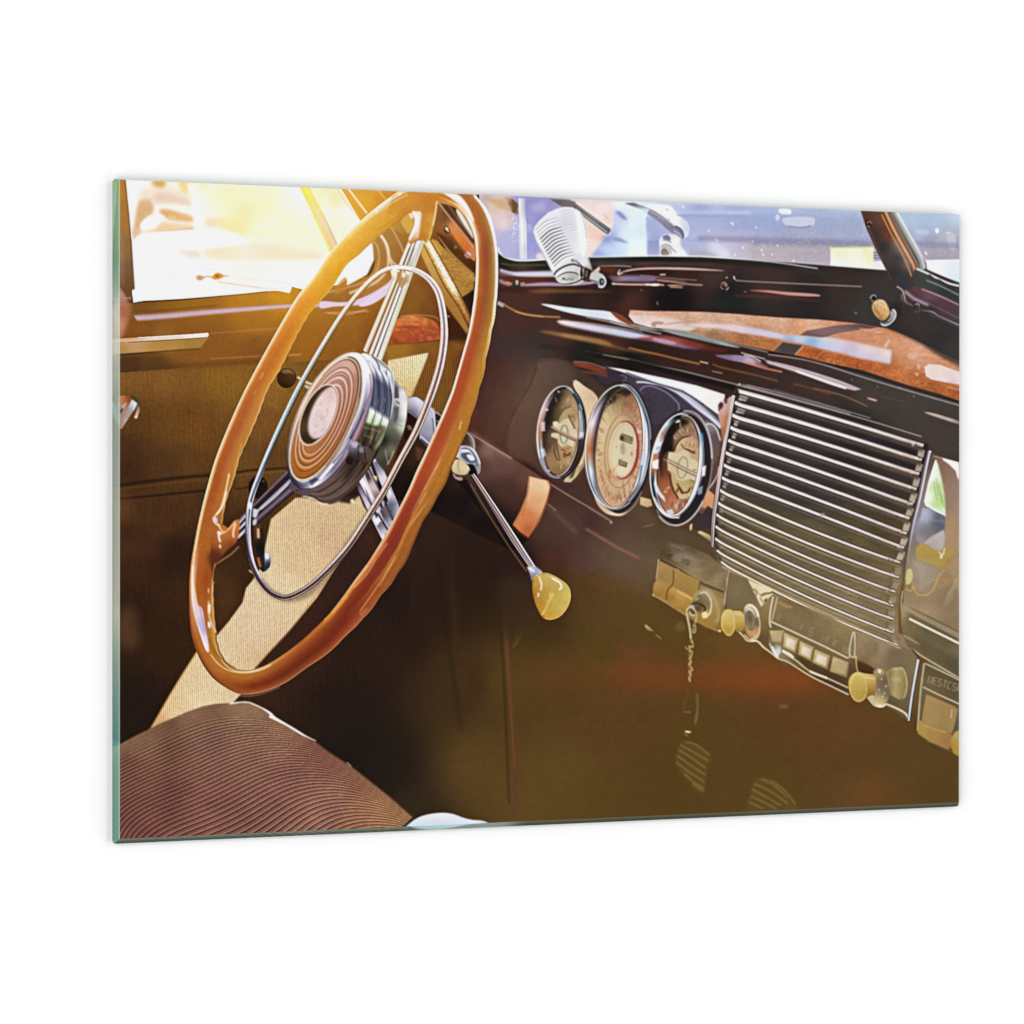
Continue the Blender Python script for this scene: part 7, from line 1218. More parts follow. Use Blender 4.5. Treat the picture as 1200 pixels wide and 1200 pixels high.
# joint of the rim and upper spoke
z(440, 210, 7.5)
boss = fill("100,300 150,150 400,90 620,130 740,230 700,210 640,190 560,185 540,192 528,300 500,420 490,490 450,560 420,540 385,515 330,560 300,565 285,545 300,500 325,440 335,360 325,300 300,275 200,330", [(300,180,'d48a28'),(480,150,'cc7c24'),(600,160,'c87c28'),(250,260,'c8802a'),(470,260,'c07828'),(450,400,'c88030'),(480,460,'d8a840'),(430,500,'b87428'),(350,260,'cc8430'),(510,350,'d8a040'),(180,280,'d08824')], b=.25, L='steering_wheel/rim')
fill("320,280 400,285 405,320 390,420 375,520 330,530 300,555 292,545 320,470 350,400 345,340", [(350,300,'f4e4d0'),(380,350,'f8ecec'),(340,440,'fff8f0'),(330,520,'d8a868'),(370,480,'e8c8b0')], b=.4)
line("330,290 355,340 352,400 320,480 300,535", 3.0, 'fffdf8', b=.6); line("400,300 395,400 378,500", 1.2, 'e0b0a0', b=.5)
fill("292,545 330,520 385,515 370,540 310,566", 'b87a38', s=1, b=.3); line("295,550 330,530 385,516", .8, 'f4d8a0', b=.3)
line("540,195 527,300 505,410", 1.5, 'fff0b8', b=.35); line("505,400 480,500 450,545", 1.6, 'e8cc58', b=.6, a=.8)
line("300,275 230,310 150,360 40,440", 1.6, 'a86814', b=.7, a=.7); fill("180,290 280,240 320,270 220,330", 'c07a24', b=1.2, a=.7)
fill("225,370 300,300 330,330 330,420 290,480 260,440", 'd8a848', s=1, b=.7, a=.9)
fill("290,300 330,300 335,340 310,350", 'f8e0b0', b=.7)
line("0,290 120,190 230,125", 2.2, 'fff4d8', b=.5); line("0,310 150,205 290,130", 1.2, 'e8c8a0', b=.4); line("20,280 130,190 200,140", .8, 'b0a48c', b=.3)
line("560,160 650,190 740,250 800,320", 1.0, 'f4c890', b=.4, a=.8); line("560,190 640,205 720,250", 1.2, 'a8601c', b=.5, a=.7)
fill("600,125 720,135 790,200 840,290 870,380 830,330 770,240 700,180", [(660,140,'fff4e4'),(760,200,'ffffff'),(830,310,'fff4ec')], s=1, b=.4)
line("870,150 930,210 990,300 1030,420 1055,560", 1.8, 'ffffff', b=.35)
line("955,560 950,700 945,800", 7, '8c4030', b=3, a=.35)
# grip lights on left arm
z(130, 430, 4.8)
line("665,600 645,700 620,790 580,850 590,880 620,900", 1.8, 'fff0d8', b=.5, a=.85); line("650,700 630,780 595,830", 1.2, 'ffffff', b=.3)
fill("572,850 592,845 600,870 585,880", 'd8d0d8', s=1, b=.3)
line("860,30 840,70", 1.2, 'e8b880', b=.4, a=.8); line("820,130 800,160", 1, 'd8a060', b=.4, a=.7)
line("735,430 700,560 680,650 640,760 625,890", 1.0, 'e8c078', b=.4, a=.7)
# left joint
fill("560,1090 575,940 625,890 660,905 690,870 715,858 724,880 722,920 705,985 650,1035 610,1080 580,1120 575,1200", [(600,980,'b46c2c'),(640,940,'c07834'),(690,900,'cc8844'),(700,960,'b4642c'),(620,1040,'8c4c20'),(580,1060,'64301a'),(600,1080,'542818'),(680,1010,'7a3c20')], s=1, b=.3, L='steering_wheel/rim')
line("580,1115 620,1090 680,1050 720,1010", 1, 'e8b078', b=.3, a=.9); fill("560,1040 620,1050 600,1090 570,1120 540,1080", '5c2c18', s=1, b=2, a=.7)
line("620,940 660,915 700,868", 1.6, 'f0c080', b=.5, a=.9); line("605,925 608,960 615,985", 2.2, 'ffe8d8', b=.4); fill("600,925 622,930 620,945 602,940", 'ffffff', b=.4); line("600,880 625,925 640,930", 1.4, 'f8d8a8', b=.4)
line("700,880 688,930 690,960", 2.0, 'ffdcb8', b=.4); fill("608,1000 618,1000 620,1018 610,1018", 'f0d0b0', s=1, b=.4)
line("575,950 560,1000", 2, '9a5424', b=1, a=.5)
# lilac glint on lower left arm
z(130, 650, 4.8)
fill("460,140 475,200 490,280 515,310 530,400 545,480 552,545 530,530 500,440 480,360 462,280 455,200", [(465,200,'eccfb8'),(490,320,'e8d0d4'),(520,400,'c8b8d8'),(540,500,'e8dce8')], s=1, b=.35)
line("462,60 458,150 462,280 490,400 545,545", 1.2, 'fff4e8', b=.4); line("500,290 515,370 530,440", 2, 'b8a8d4', b=.8, a=.8)
line("580,150 570,200 575,330 590,440", 1.0, 'f0cc90', b=.3); line("550,260 548,320 560,370 590,440", 1.8, 'f4d8a0', b=.5, a=.8); fill("545,380 560,380 560,410 548,410", 'f8e0f0', s=1, b=.3); line("550,190 548,215", 1.2, 'f8d8b0', b=.4)
fill("548,285 560,280 558,330 550,325", 'fff0d8', s=1, b=.3)
line("560,560 600,610 660,650 740,662 830,652 900,620", 1.1, 'ffe4b4', b=.3); line("552,470 580,540 640,600 700,640", 1.6, '8c6420', b=.7, a=.8)
line("640,760 740,795 840,785 950,745", .9, 'dca070', b=.4, a=.7)
# long streaks on the right arm
z(440, 440, 6)
line("605,320 590,380", 1.6, 'fbe2b0', b=.8, a=.7); line("465,570 430,640 350,790 250,980", [.3, 1.6, 1.4, .3], 'f4cc90', b=.8, a=.7); line("365,890 290,990 240,1070", [.3, 1.6, .3], 'f0c888', b=.8, a=.7); line("600,440 500,640 380,860 250,1040", 2, 'd09040', b=1.2, a=.4)
z(350, 540, 8)
line("1190,300 1130,400", 1.2, 'f0c880', b=.8, a=.5); line("830,770 720,930 640,1060 520,1190", 1.2, 'f4b888', b=.4, a=.8); line("940,870 850,1010 760,1180", [.3, 1.4, .6], 'f4c888', b=.7, a=.6)
z(380, 650, 4.8)
line("400,10 330,130 250,250 200,320", 1.3, 'e8a860', b=.4, a=.8); line("240,60 130,210 40,330", 2.0, 'f0bc90', b=.6, a=.8); line("130,230 60,310 0,370", 1.6, 'e8a03c', b=.4)
fill("200,330 240,300 235,325 210,350", 'c07850', s=1, b=.4, a=.6)
# ================= horn ring =================
z(0, 0, 1)
HR = "467.5,313.5 484,316 497,322.5 507,332 514.5,346 519.3,370 520.3,396 516.8,423 510.5,447 504,466 496,486.5 486,509 469,540 451,574 440,592 425,616 409,640 390,662 368,683 350,695 334,700.5 318,695 305,681 297,664 292,642 290.5,617.5 292.5,594 297,576 305,555 313.5,534 324,510 335,486 347,461 361,435 381,401 401,369 420,344 437,326.5 452,316.5"
CH_ = {0:[(-1,'a89888'),(-.5,'ffffff'),(.2,'f8ece8'),(.6,'c8a8a0'),(1,'8a7060')], .08:[(-1,'f4f0f0'),(-.4,'fffafa'),(0,'8a7c80'),(.3,'e8dce4'),(.7,'f0d8d0'),(1,'a07860')],
  .2:[(-1,'a89898'),(-.6,'fcfcfc'),(-.2,'6a4440'),(.1,'a07060'),(.5,'fff4f0'),(1,'b08878')], .32:[(-1,'1c120c'),(-.6,'d8c8b8'),(-.3,'4a3020'),(.1,'c8a088'),(.5,'ffe8dc'),(1,'a07c64')],
  .42:[(-1,'20140e'),(-.6,'8c7c70'),(-.2,'2a1c16'),(.3,'c8a898'),(.6,'fff0e8'),(1,'8c6c5c')], .5:[(-1,'140e0c'),(-.6,'e0c8a8'),(-.3,'1c1214'),(.2,'4c3440'),(.6,'c8a8a8'),(1,'2c1c18')],
  .56:[(-1,'e8d4a8'),(-.7,'2a1c18'),(-.1,'4a3848'),(.4,'6a5a74'),(.8,'d8c8d8'),(1,'2c2028')], .62:[(-1,'2c2034'),(-.3,'4c3c68'),(.2,'6c60a0'),(.6,'f4f8ff'),(1,'c8d0d8')],
  .68:[(-1,'b8b8c8'),(-.6,'f0f4f8'),(-.1,'6c7c94'),(.3,'2c3c4c'),(.7,'c8e4f0'),(1,'5c6870')], .74:[(-1,'98a0a4'),(-.5,'f4fcfc'),(0,'98a8aa'),(.5,'2c3638'),(1,'40484c')],
  .82:[(-1,'a4aca4'),(-.5,'e8f0ea'),(-.1,'acb8b2'),(.3,'98a4a2'),(.7,'4a4c3c'),(1,'38301c')], .92:[(-1,'d8c8a8'),(-.5,'fbf4e4'),(0,'e8dcc4'),(.4,'a87c3c'),(1,'8a5c20')], 1:[(-1,'d8ccc0'),(-.5,'ffffff'),(.2,'f8ece8'),(.6,'c09460'),(1,'8a5c28')]}
# shadow side first
line("290.5,617 292,642 297,664 305,681 317.5,694.5 334,701.5 349,700 365.5,691.5 392.5,661 430,607 451,575", 8, '120c08', b=2, a=.35)
hr = tube(HR, [6.0, 7.5, 9.2, 9.4, 8.0, 8.0, 7.4, 6.4, 6.2, 6.2, 7.0, 6.6, 6.4, 6.0], CH_, closed=True, L='steering_wheel/horn_ring')
clip(hr); texmul(hr, noise(1.2, 1.2, 51), .12); clip(None)
z(400, 290, 7.5)
fill("435,200 490,185 485,230 470,260 440,225", 'f4ecdc', s=1, b=.4)
line("450,190 530,175 620,185", 3, 'ffffff', b=.6)
z(260, 540, 7.06)
line("225,350 215,430 215,560 225,700 260,840 330,970", 1.2, 'ffffff', b=.35, a=.9)
fill("222,340 245,345 245,400 225,400", 'f8fcff', b=.4)
# ================= corduroy seat =================
z(130, 820, 7.056)
seat_pts = "70,1170 70,365 180,310 300,250 420,190 520,150 640,95 760,55 860,35 950,28 1010,26 1100,35"
sp1 = P(seat_pts); z(280, 820, 5.4545); sp2 = P("30,18 90,30 150,60 210,95 260,130 350,190 430,235 495,275 580,340 690,410 760,460 860,540 950,610 1040,690 1110,750 1060,800 1010,845 850,850 400,885 0,910"); sp3 = P("1010,848 0,890")
z(0, 0, 1)
seatp = np.concatenate([sp1[2:], sp2[:16], np.array([[466, 971], [450, 985], [128, 1000], [128, 879]])])
SEATC = [(150,872,'806248'),(180,858,'7c5e46'),(230,838,'86684c'),(290,828,'907454'),(330,845,'8c6a50'),(150,900,'6c4a3c'),(200,880,'70503e'),(150,960,'70493e'),(250,930,'7c5648'),(300,870,'80604c'),(330,920,'805a4c'),(380,880,'7c5444'),(380,950,'8a6454'),(430,920,'8a6248'),(460,955,'96704c'),(250,980,'7a5448'),(420,960,'92694e'),(200,930,'6e4a3e'),(250,870,'78584a')]
seat = fill(seatp, SEATC, b=.3, L='seat_cushion')
# nested rib curves: value field fitted through traced ribs
ribs = [
 (0, [(140.5,885),(180,866),(230,846),(270,838),(310,838),(345,848)]),
 (5, [(140.5,903),(180,884),(230,863),(280,853),(330,853),(372,868)]),
 (11,[(140.5,925),(180,905),(230,881),(280,867),(330,863),(385,876),(400,884)]),
 (17, [(140.5,950),(180,927),(230,901),(280,884),(330,876),(380,880),(415,896)]),
 (23,[(140.5,980),(180,955),(230,926),(280,905),(330,892),(380,890),(420,902),(436,914)]),
 (29,[(182,983),(230,953),(280,928),(330,912),(380,904),(425,912),(452,929)]),
 (34,[(233,980),(280,953),(330,933),(380,921),(425,922),(455,935),(468,944)]),
 (39,[(283,977),(330,955),(380,938),(425,933),(460,941),(478,952)]),
 (43,[(330,974),(380,955),(425,945),(460,949),(482,958)]),
 (47,[(378,971),(425,958),(455,956),(482,964)])]
A_, b_ = [], []
bas = lambda x, y: np.stack([np.ones_like(x), x, y, x*x, x*y, y*y, x**3, x*x*y, x*y*y, y**3, x**4, x**3*y, x*x*y*y, x*y**3], -1)
for v, pts in ribs:
    for x, y in pts: A_.append(bas(np.array((x-300)/170.), np.array((y-910)/70.))); b_.append(v)
cf = np.linalg.lstsq(np.array(A_), np.array(b_), rcond=None)[0]
y0, x0, kk = seat; hh, ww = kk.shape; X, Y = XY(y0, x0, hh, ww)
V = bas((X-300)/170., (Y-910)/70.)@cf
V = V*0.77; V = V+0.04*(MOT[y0:y0+hh, x0:x0+ww]-.5)
fr = V-np.floor(V)
rib = np.interp(fr, [0, .12, .3, .5, .75, .88, 1], [-.50, -.40, -.04, .04, .18, .48, -.50])
fade = np.clip((V+.5)/3, .12, 1)
n1 = noise(.8, .8, 61)[y0:y0+hh, x0:x0+ww]-.5; n2 = CLOUD[y0:y0+hh, x0:x0+ww]-.5
CAN[y0:y0+hh, x0:x0+ww] *= 1+(kk*(rib*fade*.9+n1*.16+n2*.12))[..., None]
z(280, 820, 5.4545)
line("-60,25 0,18 60,18 110,36 170,66 215,98", 1.8, 'fff4e0', b=.35, a=.95)
fill("150,55 200,80 240,115 300,150 360,185 430,230 495,262 490,266 400,225 300,165 230,130 190,112 200,95", 'fff8ec', s=0, b=.25)
line("690,400 720,430", 1.0, 'fff0e0', b=.3, a=.9); line("735,440 755,430", .8, '6a4030', b=.3, a=.7); line("495,275 600,350 760,460 950,610 1110,750", 1.4, '6a4a34', b=.6, a=.6)
# ---- white blurred shape at the bottom edge
z(450, 910, 6)
fill(np.concatenate([spline(np.array([[80.,400],[130,370],[220,300],[300,268],[400,255],[480,262],[560,290],[620,304],[700,312],[760,340],[800,353]])),np.array([[780.,430],[80,440]])]), [(300,290,'e4e6f0'),(420,270,'eceaf0'),(500,290,'e0e6f0'),(200,330,'dce8f0'),(650,320,'e8eaf2'),(400,350,'cfe4ee'),(700,345,'c4d8e4'),(200,370,'c0dce6')], b=.6, L='white_cup')

# ---- warm veiling of the printed photograph, and its crisp finish
z(0, 0, 1)
_clip[0] = None
GY, GX2 = PYY, PXX
def veil(cx, cy, rx, ry, col, a):
    g = np.exp(-(((GX2-cx)/rx)**2+((GY-cy)/ry)**2))[..., None]*a
    CAN[:] = CAN*(1-g)+(1-(1-CAN)*(1-hexc(col)))*g
veil(345, 232, 90, 70, 'ffb430', .45); veil(380, 330, 105, 62, 'e88414', .26); veil(290, 245, 160, 80, 'ffe8a0', .30); veil(440, 255, 60, 50, 'f09020', .16)
veil(950, 720, 170, 60, '6a5228', .30); veil(1080, 640, 80, 120, '5a4420', .35)
sh = np.stack([blur(CAN[..., k], 1.1*S) for k in range(3)], -1); CAN += .5*(CAN-sh)
sh = np.stack([blur(CAN[..., k], 5*S) for k in range(3)], -1); CAN += .12*(CAN-sh)
ch = np.zeros((H, W), np.float32)
for nm_ in NAMES:
    if any(k_ in nm_ for k_ in ('spoke', 'hub_rim', 'hub_barrel', 'bezel', 'horn_ring', 'pivot', 'frame#')): ch[LAB == lab(nm_)] = 1
grey = CAN.mean(-1, keepdims=True)*np.array([1.02, 1.0, .97]); ex = np.clip((CAN[..., 2]-CAN[..., 1])*6, 0, 1)*ch*.5
CAN[:] = CAN*(1-ex[..., None])+grey*ex[..., None]
lum = CAN.mean(-1).clip(0, 1)
gl = (1/(1+np.exp((GX2-520)/40)))*(1-lum**2); CAN[..., 1] *= 1-.035*gl; CAN[..., 0] *= 1+.015*gl
fw = (LAB == lab('footwell'))*(1/(1+np.exp(-(GX2-540)/40))); CAN[..., 1] *= 1+.012*fw; CAN[..., 2] *= 1-.06*fw; CAN *= (1+.05*fw)[..., None]
CAN *= (1+(1-lum**3)*(.06*(noise(.7, .7, 101)-.5)+.07*(noise(2.2, 2.2, 102)-.5)+.04*(noise(12, 8, 103)-.5)))[..., None]
CAN *= 1+.03*lum[..., None]**2
np.clip(CAN, 0, 1, out=CAN)
# ---------------------------------------------------------------- the scene
import bpy
from mathutils import Vector
sc = bpy.context.scene
COL = sc.collection
PW, PH, TH = 1.2, 0.8, 0.006            # printed face, glass thickness (metres)
for o_ in (CAN,): np.clip(o_, 0.0, 1.0, out=o_)
# photograph of the print's four corners -> print-plane mapping
SRC = np.array([(140.5,210.5),(1124.5,252.0),(1123.6,940.3),(140.5,983.2)])
DST = np.array([(-PW/2,PH/2),(PW/2,PH/2),(PW/2,-PH/2),(-PW/2,-PH/2)])
M_ = []
for (x, y), (u, v) in zip(DST, SRC):
    M_.append([x, y, 1, 0, 0, 0, -u*x, -u*y]); M_.append([0, 0, 0, x, y, 1, -v*x, -v*y])
h_ = np.linalg.solve(np.array(M_), SRC.ravel())
def ink_xy(X, Z):
    d = h_[6]*X+h_[7]*Z+1
    return (h_[0]*X+h_[1]*Z+h_[2])/d, (h_[3]*X+h_[4]*Z+h_[5])/d
def lin(c): return np.where(c <= .04045, c/12.92, ((c+.055)/1.055)**2.4)
def sample(u, v):
    fx = ((u-OX)*S-.5).clip(0, W-1.001); fy = ((v-OY)*S-.5).clip(0, H-1.001)
    i, j = fy.astype(int), fx.astype(int); a, b = (fy-i)[..., None], (fx-j)[..., None]
    return (CAN[i, j]*(1-a)*(1-b)+CAN[i+1, j]*a*(1-b)+CAN[i, j+1]*(1-a)*b+CAN[i+1, j+1]*a*b)
EXPO = 1.26                              # how much brighter than white the studio light makes a white wall
NX, NY = 1500, 1120
gx_ = np.linspace(-PW/2, PW/2, NX+1); gz_ = np.linspace(PH/2, -PH/2, NY+1)
GX, GZ = np.meshgrid(gx_, gz_)
U_, V_ = ink_xy(GX, GZ)
COLR = lin(sample(U_, V_)).astype(np.float32)/EXPO
cu, cv = ink_xy((GX[:-1, :-1]+GX[1:, 1:])/2, (GZ[:-1, :-1]+GZ[1:, 1:])/2)
LC = LAB[((cv-OY)*S).astype(int).clip(0, H-1), ((cu-OX)*S).astype(int).clip(0, W-1)]
LC[LC == 0] = lab('footwell')
# ---- materials
def mat(name):
    m = bpy.data.materials.new(name); m.use_nodes = True
    return m, m.node_tree.nodes, m.node_tree.links, m.node_tree.nodes['Principled BSDF']
painted_colour, n_, l_, b_ = mat('printed_ink')
at = n_.new('ShaderNodeAttribute'); at.attribute_name = 'painted_colour'
nz = n_.new('ShaderNodeTexNoise'); nz.inputs['Scale'].default_value = 900; nz.inputs['Detail'].default_value = 2
tc = n_.new('ShaderNodeTexCoord'); l_.new(tc.outputs['Object'], nz.inputs['Vector'])
mr = n_.new('ShaderNodeMapRange'); mr.inputs['To Min'].default_value = .98; mr.inputs['To Max'].default_value = 1.02; l_.new(nz.outputs['Fac'], mr.inputs['Value'])
mx = n_.new('ShaderNodeVectorMath'); mx.operation = 'SCALE'; l_.new(at.outputs['Color'], mx.inputs[0]); l_.new(mr.outputs['Result'], mx.inputs['Scale'])
l_.new(mx.outputs['Vector'], b_.inputs['Base Color'])
b_.inputs['Roughness'].default_value = .12; b_.inputs['IOR'].default_value = 1.5; b_.inputs['Specular IOR Level'].default_value = .22
edge, n2_, l2_, b2_ = mat('bevelled_glass_edge')
at2 = n2_.new('ShaderNodeAttribute'); at2.attribute_name = 'painted_colour'; l2_.new(at2.outputs['Color'], b2_.inputs['Base Color'])
b2_.inputs['Roughness'].default_value = .15; b2_.inputs['Specular IOR Level'].default_value = .2
back, n3_, l3_, b3_ = mat('frosted_back')
b3_.inputs['Base Color'].default_value = (.55, .62, .58, 1); b3_.inputs['Roughness'].default_value = .5
wallm, n4_, l4_, b4_ = mat('white_paint')
nz4 = n4_.new('ShaderNodeTexNoise'); nz4.inputs['Scale'].default_value = 60
cr = n4_.new('ShaderNodeMapRange'); cr.inputs['To Min'].default_value = .86; cr.inputs['To Max'].default_value = .9; l4_.new(nz4.outputs['Fac'], cr.inputs['Value'])
cc = n4_.new('ShaderNodeCombineColor')
for k in range(3): l4_.new(cr.outputs['Result'], cc.inputs[k])
l4_.new(cc.outputs['Color'], b4_.inputs['Base Color']); b4_.inputs['Roughness'].default_value = .8; b4_.inputs['Specular IOR Level'].default_value = .1
# ---- mesh from a set of grid cells
def cells_mesh(name, mask):
    iy, ix = np.nonzero(mask)
    vid = np.full((NY+1, NX+1), -1, np.int32)
    for dy in (0, 1):
        for dx in (0, 1): vid[iy+dy, ix+dx] = 1
    vy, vx = np.nonzero(vid > 0); vid[vy, vx] = np.arange(len(vy), dtype=np.int32)
    co = np.zeros((len(vy), 3), np.float32); co[:, 0] = gx_[vx]; co[:, 2] = gz_[vy]
    q = np.stack([vid[iy, ix], vid[iy+1, ix], vid[iy+1, ix+1], vid[iy, ix+1]], 1).astype(np.int32)
    me = bpy.data.meshes.new(name)
    me.vertices.add(len(co)); me.vertices.foreach_set('co', co.ravel())
    me.loops.add(q.size); me.loops.foreach_set('vertex_index', q.ravel())
    me.polygons.add(len(q)); me.polygons.foreach_set('loop_start', np.arange(0, q.size, 4, dtype=np.int32))
    me.update(calc_edges=True)
    ca = me.color_attributes.new('painted_colour', 'FLOAT_COLOR', 'POINT')
    c4 = np.ones((len(vy), 4), np.float32); c4[:, :3] = COLR[vy, vx]
    ca.data.foreach_set('color', c4.ravel())
    me.materials.append(painted_colour)
    return me
root = bpy.data.objects.new('glass_picture', None); COL.objects.link(root)
root['label'] = 'frameless glass wall picture printed with a vintage car interior, steering wheel and dashboard'
root['category'] = 'glass picture'
PARTLABEL = {
 'steering_wheel': 'caramel brown steering wheel with chrome spokes in the print', 'speedometer': 'largest round dial, between the two smaller ones',
 'gauge#1': 'small oval gauge nearest the steering wheel', 'gauge#2': 'small oval gauge beside the ribbed speaker grille',
 'gear_lever': 'chrome column lever ending in a yellow ball knob', 'speaker_grille': 'grille of fifteen slanted chrome bars', 'seat_cushion': 'brown corduroy seat cushion',
 'door_panel': 'striped tan door cloth with a sunlit patch', 'ribbed_lamp': 'ribbed white chrome lamp at the windscreen', 'dashboard': 'glossy dark brown dashboard',
 'dashboard/veneer_top': 'orange burl wood strip on top of the dashboard', 'side_window': 'overexposed bright side window', 'windscreen': 'windscreen with blue blurred car behind',
 'switch_panel#1': 'cream switches with the hanging key chain', 'switch_panel#2': 'cream switches under the glovebox', 'radio': 'radio with five cream push buttons', 'white_cup': 'blurred white shape at the lower edge',
 'key_chain': 'thin key chain hanging from the ignition', 'steering_column': 'dark brown steering column with a sunlit band', 'glovebox_door': 'chrome glovebox door with reflections', 'footwell': 'dark olive brown shaded footwell'}
parents = {}
def plain(s): return s.split('#')[0]
def tagp(o, key):
    if key in PARTLABEL: o['label'] = PARTLABEL[key]
present = [i for i in range(1, len(NAMES)) if (LC == i).any()]
for i in sorted(present, key=lambda k: NAMES[k].count('/')):
    key = NAMES[i]; bits = key.split('/')
    if len(bits) == 2 and bits[0] not in parents:
        e_ = bpy.data.objects.new(plain(bits[0]), None); COL.objects.link(e_); e_.parent = root; parents[bits[0]] = e_; tagp(e_, bits[0])
    o = bpy.data.objects.new(plain(bits[-1]), cells_mesh(plain(bits[-1]), LC == i)); COL.objects.link(o)
    o.parent = root if len(bits) == 1 else parents[bits[0]]
    if len(bits) == 1: parents[key] = o
    tagp(o, key)
# ---- polished bevels round the print
def strip(name, f0, f1, b0, b1, c0, cols, label, nseg=500, nw=8, reflect=.25, inward=(0, 0)):
    """quad strip between the front edge f0-f1 and the back edge b0-b1; cols(s,t) gives the glass tint with glints painted in"""
    s = np.linspace(0, 1, nseg+1)[:, None]; t = np.linspace(0, 1, nw+1)[None, :]
    F = np.array(f0)[None, None]*(1-s[..., None])+np.array(f1)[None, None]*s[..., None]
    B = np.array(b0)[None, None]*(1-s[..., None])+np.array(b1)[None, None]*s[..., None]
    Pn = F*(1-t[..., None])+B*t[..., None]
    base = cols(s+0*t, t+0*s)
    # green-tinted reflection of the nearest print, mixed into the vertex colour
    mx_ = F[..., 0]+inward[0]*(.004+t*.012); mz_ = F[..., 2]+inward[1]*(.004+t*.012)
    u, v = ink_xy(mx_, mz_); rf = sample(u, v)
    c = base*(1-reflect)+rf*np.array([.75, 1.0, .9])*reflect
    co = Pn.reshape(-1, 3).astype(np.float32); w = nw+1
    ii, jj = np.meshgrid(np.arange(nseg), np.arange(nw), indexing='ij'); a = (ii*w+jj).ravel()
    q = np.stack([a, a+1, a+1+w, a+w], 1).astype(np.int32)
    me = bpy.data.meshes.new(name); me.from_pydata(co.tolist(), [], q.tolist()); me.update()
    ca = me.color_attributes.new('painted_colour', 'FLOAT_COLOR', 'POINT')
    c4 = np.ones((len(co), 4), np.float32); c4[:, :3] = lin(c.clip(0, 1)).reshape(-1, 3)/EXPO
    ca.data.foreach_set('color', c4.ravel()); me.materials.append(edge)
    o = bpy.data.objects.new(name, me); COL.objects.link(o); o.parent = root; o['label'] = label
    return o
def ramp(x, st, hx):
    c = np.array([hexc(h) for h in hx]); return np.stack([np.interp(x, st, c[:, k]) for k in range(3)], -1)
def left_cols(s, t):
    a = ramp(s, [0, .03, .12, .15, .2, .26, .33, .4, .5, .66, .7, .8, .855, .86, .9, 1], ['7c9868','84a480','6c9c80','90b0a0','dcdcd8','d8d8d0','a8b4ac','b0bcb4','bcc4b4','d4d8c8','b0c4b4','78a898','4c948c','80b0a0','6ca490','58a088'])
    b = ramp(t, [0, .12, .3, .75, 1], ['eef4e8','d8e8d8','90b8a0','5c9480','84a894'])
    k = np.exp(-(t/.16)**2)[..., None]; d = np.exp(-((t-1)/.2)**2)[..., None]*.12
    return (a*(1-.75*k)+.75*k*np.array([.93, .96, .92]))*(1-d)  # pale glint along the front edge is painted into the colour
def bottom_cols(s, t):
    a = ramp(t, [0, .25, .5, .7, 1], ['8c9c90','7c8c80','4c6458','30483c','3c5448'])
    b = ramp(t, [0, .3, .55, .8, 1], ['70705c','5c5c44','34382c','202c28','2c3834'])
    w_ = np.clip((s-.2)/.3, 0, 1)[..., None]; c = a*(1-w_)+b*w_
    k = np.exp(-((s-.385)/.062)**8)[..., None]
    return c*(1-k)+ramp(t, [0, .5, 1], ['d0e4ec','b8d0dc','a4bcc8'])*k  # reflection of the white shape painted as a pale patch
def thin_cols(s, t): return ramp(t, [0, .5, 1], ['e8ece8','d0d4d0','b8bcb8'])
Lx, Rx, Tz, Bz = -PW/2, PW/2, PH/2, -PH/2
bl, br, bt, bb = .0076, .004, .0012, .0062
F = dict(tl=(Lx, 0, Tz), tr=(Rx, 0, Tz), br=(Rx, 0, Bz), bl=(Lx, 0, Bz))
# rounded outer corners
r_c = .004
BK = dict(tl=(Lx-bl, TH, Tz+bt), tr=(Rx+br, TH, Tz+bt), br=(Rx+br, TH, Bz-bb), bl=(Lx-bl, TH, Bz-bb))
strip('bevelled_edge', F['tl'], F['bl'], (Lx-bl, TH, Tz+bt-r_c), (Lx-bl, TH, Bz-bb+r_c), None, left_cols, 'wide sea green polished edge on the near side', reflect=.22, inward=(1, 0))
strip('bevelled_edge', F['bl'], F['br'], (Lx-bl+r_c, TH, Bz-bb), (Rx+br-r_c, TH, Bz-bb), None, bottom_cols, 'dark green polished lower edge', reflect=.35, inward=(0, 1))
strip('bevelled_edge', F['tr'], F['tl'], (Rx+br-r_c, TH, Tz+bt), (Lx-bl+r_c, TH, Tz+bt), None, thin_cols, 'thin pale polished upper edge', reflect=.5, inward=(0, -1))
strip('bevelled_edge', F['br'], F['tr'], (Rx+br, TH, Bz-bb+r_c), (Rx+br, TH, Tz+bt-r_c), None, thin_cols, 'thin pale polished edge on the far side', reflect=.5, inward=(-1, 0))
# corner facets, back pane with rounded corners
cv_, cf_ = [], []
def corner(f, p, q, mid):
    k = len(cv_); cv_.extend([f, p, mid, q]); cf_.append((k, k+1, k+2)); cf_.append((k, k+2, k+3))
e3 = .7*r_c
for key, sx, sz in (('tl', -1, 1), ('tr', 1, 1), ('br', 1, -1), ('bl', -1, -1)):
    B = BK[key]; corner(F[key], (B[0], TH, B[2]-sz*r_c), (B[0]-sx*r_c, TH, B[2]), (B[0]-sx*r_c*.29, TH, B[2]-sz*r_c*.29))
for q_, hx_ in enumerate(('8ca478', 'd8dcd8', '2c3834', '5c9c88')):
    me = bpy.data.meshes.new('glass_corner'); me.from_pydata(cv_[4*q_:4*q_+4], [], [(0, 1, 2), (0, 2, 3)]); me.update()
    ca = me.color_attributes.new('painted_colour', 'FLOAT_COLOR', 'POINT'); c4 = np.ones((4, 4), np.float32); c4[:, :3] = lin(hexc(hx_))/EXPO
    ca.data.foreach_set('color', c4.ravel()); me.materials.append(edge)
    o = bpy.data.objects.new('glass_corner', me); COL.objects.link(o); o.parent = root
out = []
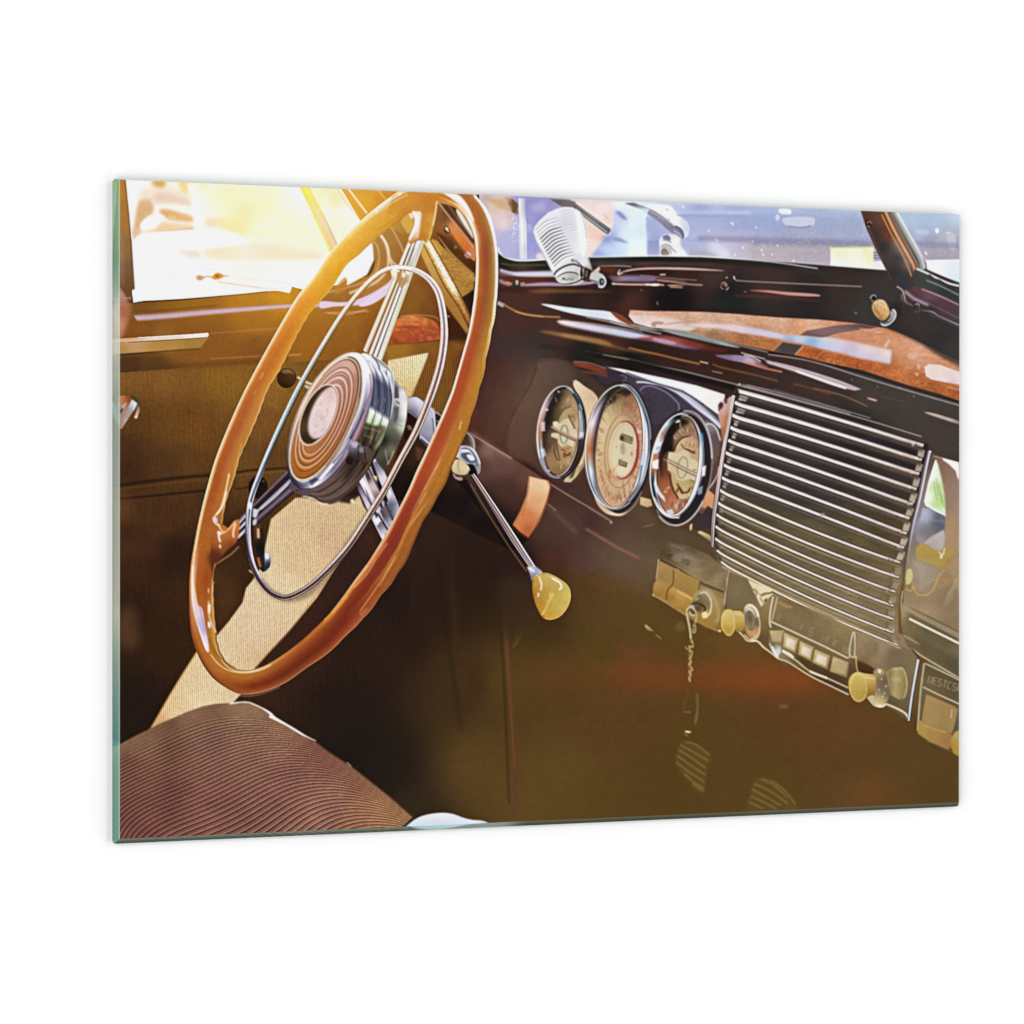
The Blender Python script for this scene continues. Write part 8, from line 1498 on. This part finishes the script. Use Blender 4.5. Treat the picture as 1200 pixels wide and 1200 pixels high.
for key, sx, sz in (('tl', -1, 1), ('bl', -1, -1), ('br', 1, -1), ('tr', 1, 1)):
    B = BK[key]; three = [(B[0]-sx*r_c, B[2]), (B[0]-sx*r_c*.29, B[2]-sz*r_c*.29), (B[0], B[2]-sz*r_c)]
    out += three if key in ('tl', 'br') else three[::-1]
nb = len(out); vs = [(x, TH, z_) for x, z_ in out]+[(x, TH+.0015, z_) for x, z_ in out]
fs = [tuple(range(nb))[::-1], tuple(range(nb, 2*nb))]+[(i, (i+1) % nb, (i+1) % nb+nb, i+nb) for i in range(nb)]
me = bpy.data.meshes.new('back_plate'); me.from_pydata(vs, [], fs); me.update(); me.materials.append(back)
o = bpy.data.objects.new('back_plate', me); COL.objects.link(o); o.parent = root
# ---- white wall the picture hangs on
WY = TH+.0015+.003
me = bpy.data.meshes.new('wall'); me.from_pydata([(-8, WY, -6), (8, WY, -6), (8, WY, 6), (-8, WY, 6)], [], [(0, 1, 2, 3)]); me.update(); me.materials.append(wallm)
wall = bpy.data.objects.new('wall', me); COL.objects.link(wall); wall['kind'] = 'structure'
# hanging spacers between plate and wall
for x, z_ in ((-.45, .28), (.45, .28), (-.45, -.28), (.45, -.28)):
    vs, fs, N_ = [], [], 20
    for k in range(N_):
        a = 2*math.pi*k/N_; vs += [(x+.02*math.cos(a), TH+.0015, z_+.02*math.sin(a)), (x+.02*math.cos(a), WY, z_+.02*math.sin(a))]
    for k in range(N_): j = (k+1) % N_; fs.append((2*k, 2*j, 2*j+1, 2*k+1))
    me = bpy.data.meshes.new('hanging_spacer'); me.from_pydata(vs, [], fs); me.update(); me.materials.append(back)
    o = bpy.data.objects.new('hanging_spacer', me); COL.objects.link(o); o.parent = root
# ---- camera
cd = bpy.data.cameras.new('camera'); cam = bpy.data.objects.new('camera', cd); COL.objects.link(cam)
cam.location = (-1.95822021, -3.98513444, .0132241); cam.rotation_euler = (1.56696759, -.00065028, -.441708927)
cd.lens = 121.21667; cd.sensor_width = 36; cd.clip_start = .05; cd.clip_end = 60; sc.camera = cam
# ---- studio soft boxes
POW = 333
for x, y, z_, k in ((-5.5, -4.2, 3.2, 1), (5.8, -3.6, 3.2, 1), (-5.5, -4.2, -3.2, 1), (5.8, -3.6, -3.2, 1)):
    ld = bpy.data.lights.new('softbox', 'AREA'); ld.shape = 'SQUARE'; ld.size = 5.5; ld.energy = POW*k; ld.color = (1, 1, 1)
    lo = bpy.data.objects.new('softbox', ld); COL.objects.link(lo); lo.location = (x, y, z_)
    lo.rotation_euler = (Vector((0, 0, 0))-Vector((x, y, z_))).to_track_quat('-Z', 'Y').to_euler()
w = bpy.data.worlds.new('World'); sc.world = w; w.use_nodes = True
w.node_tree.nodes['Background'].inputs[0].default_value = (1, 1, 1, 1); w.node_tree.nodes['Background'].inputs[1].default_value = .12
sc.render.engine = 'CYCLES'
sc.view_settings.view_transform = 'Standard'; sc.view_settings.look = 'None'; sc.view_settings.exposure = 0; sc.view_settings.gamma = 1
sc.view_settings.use_curve_mapping = False
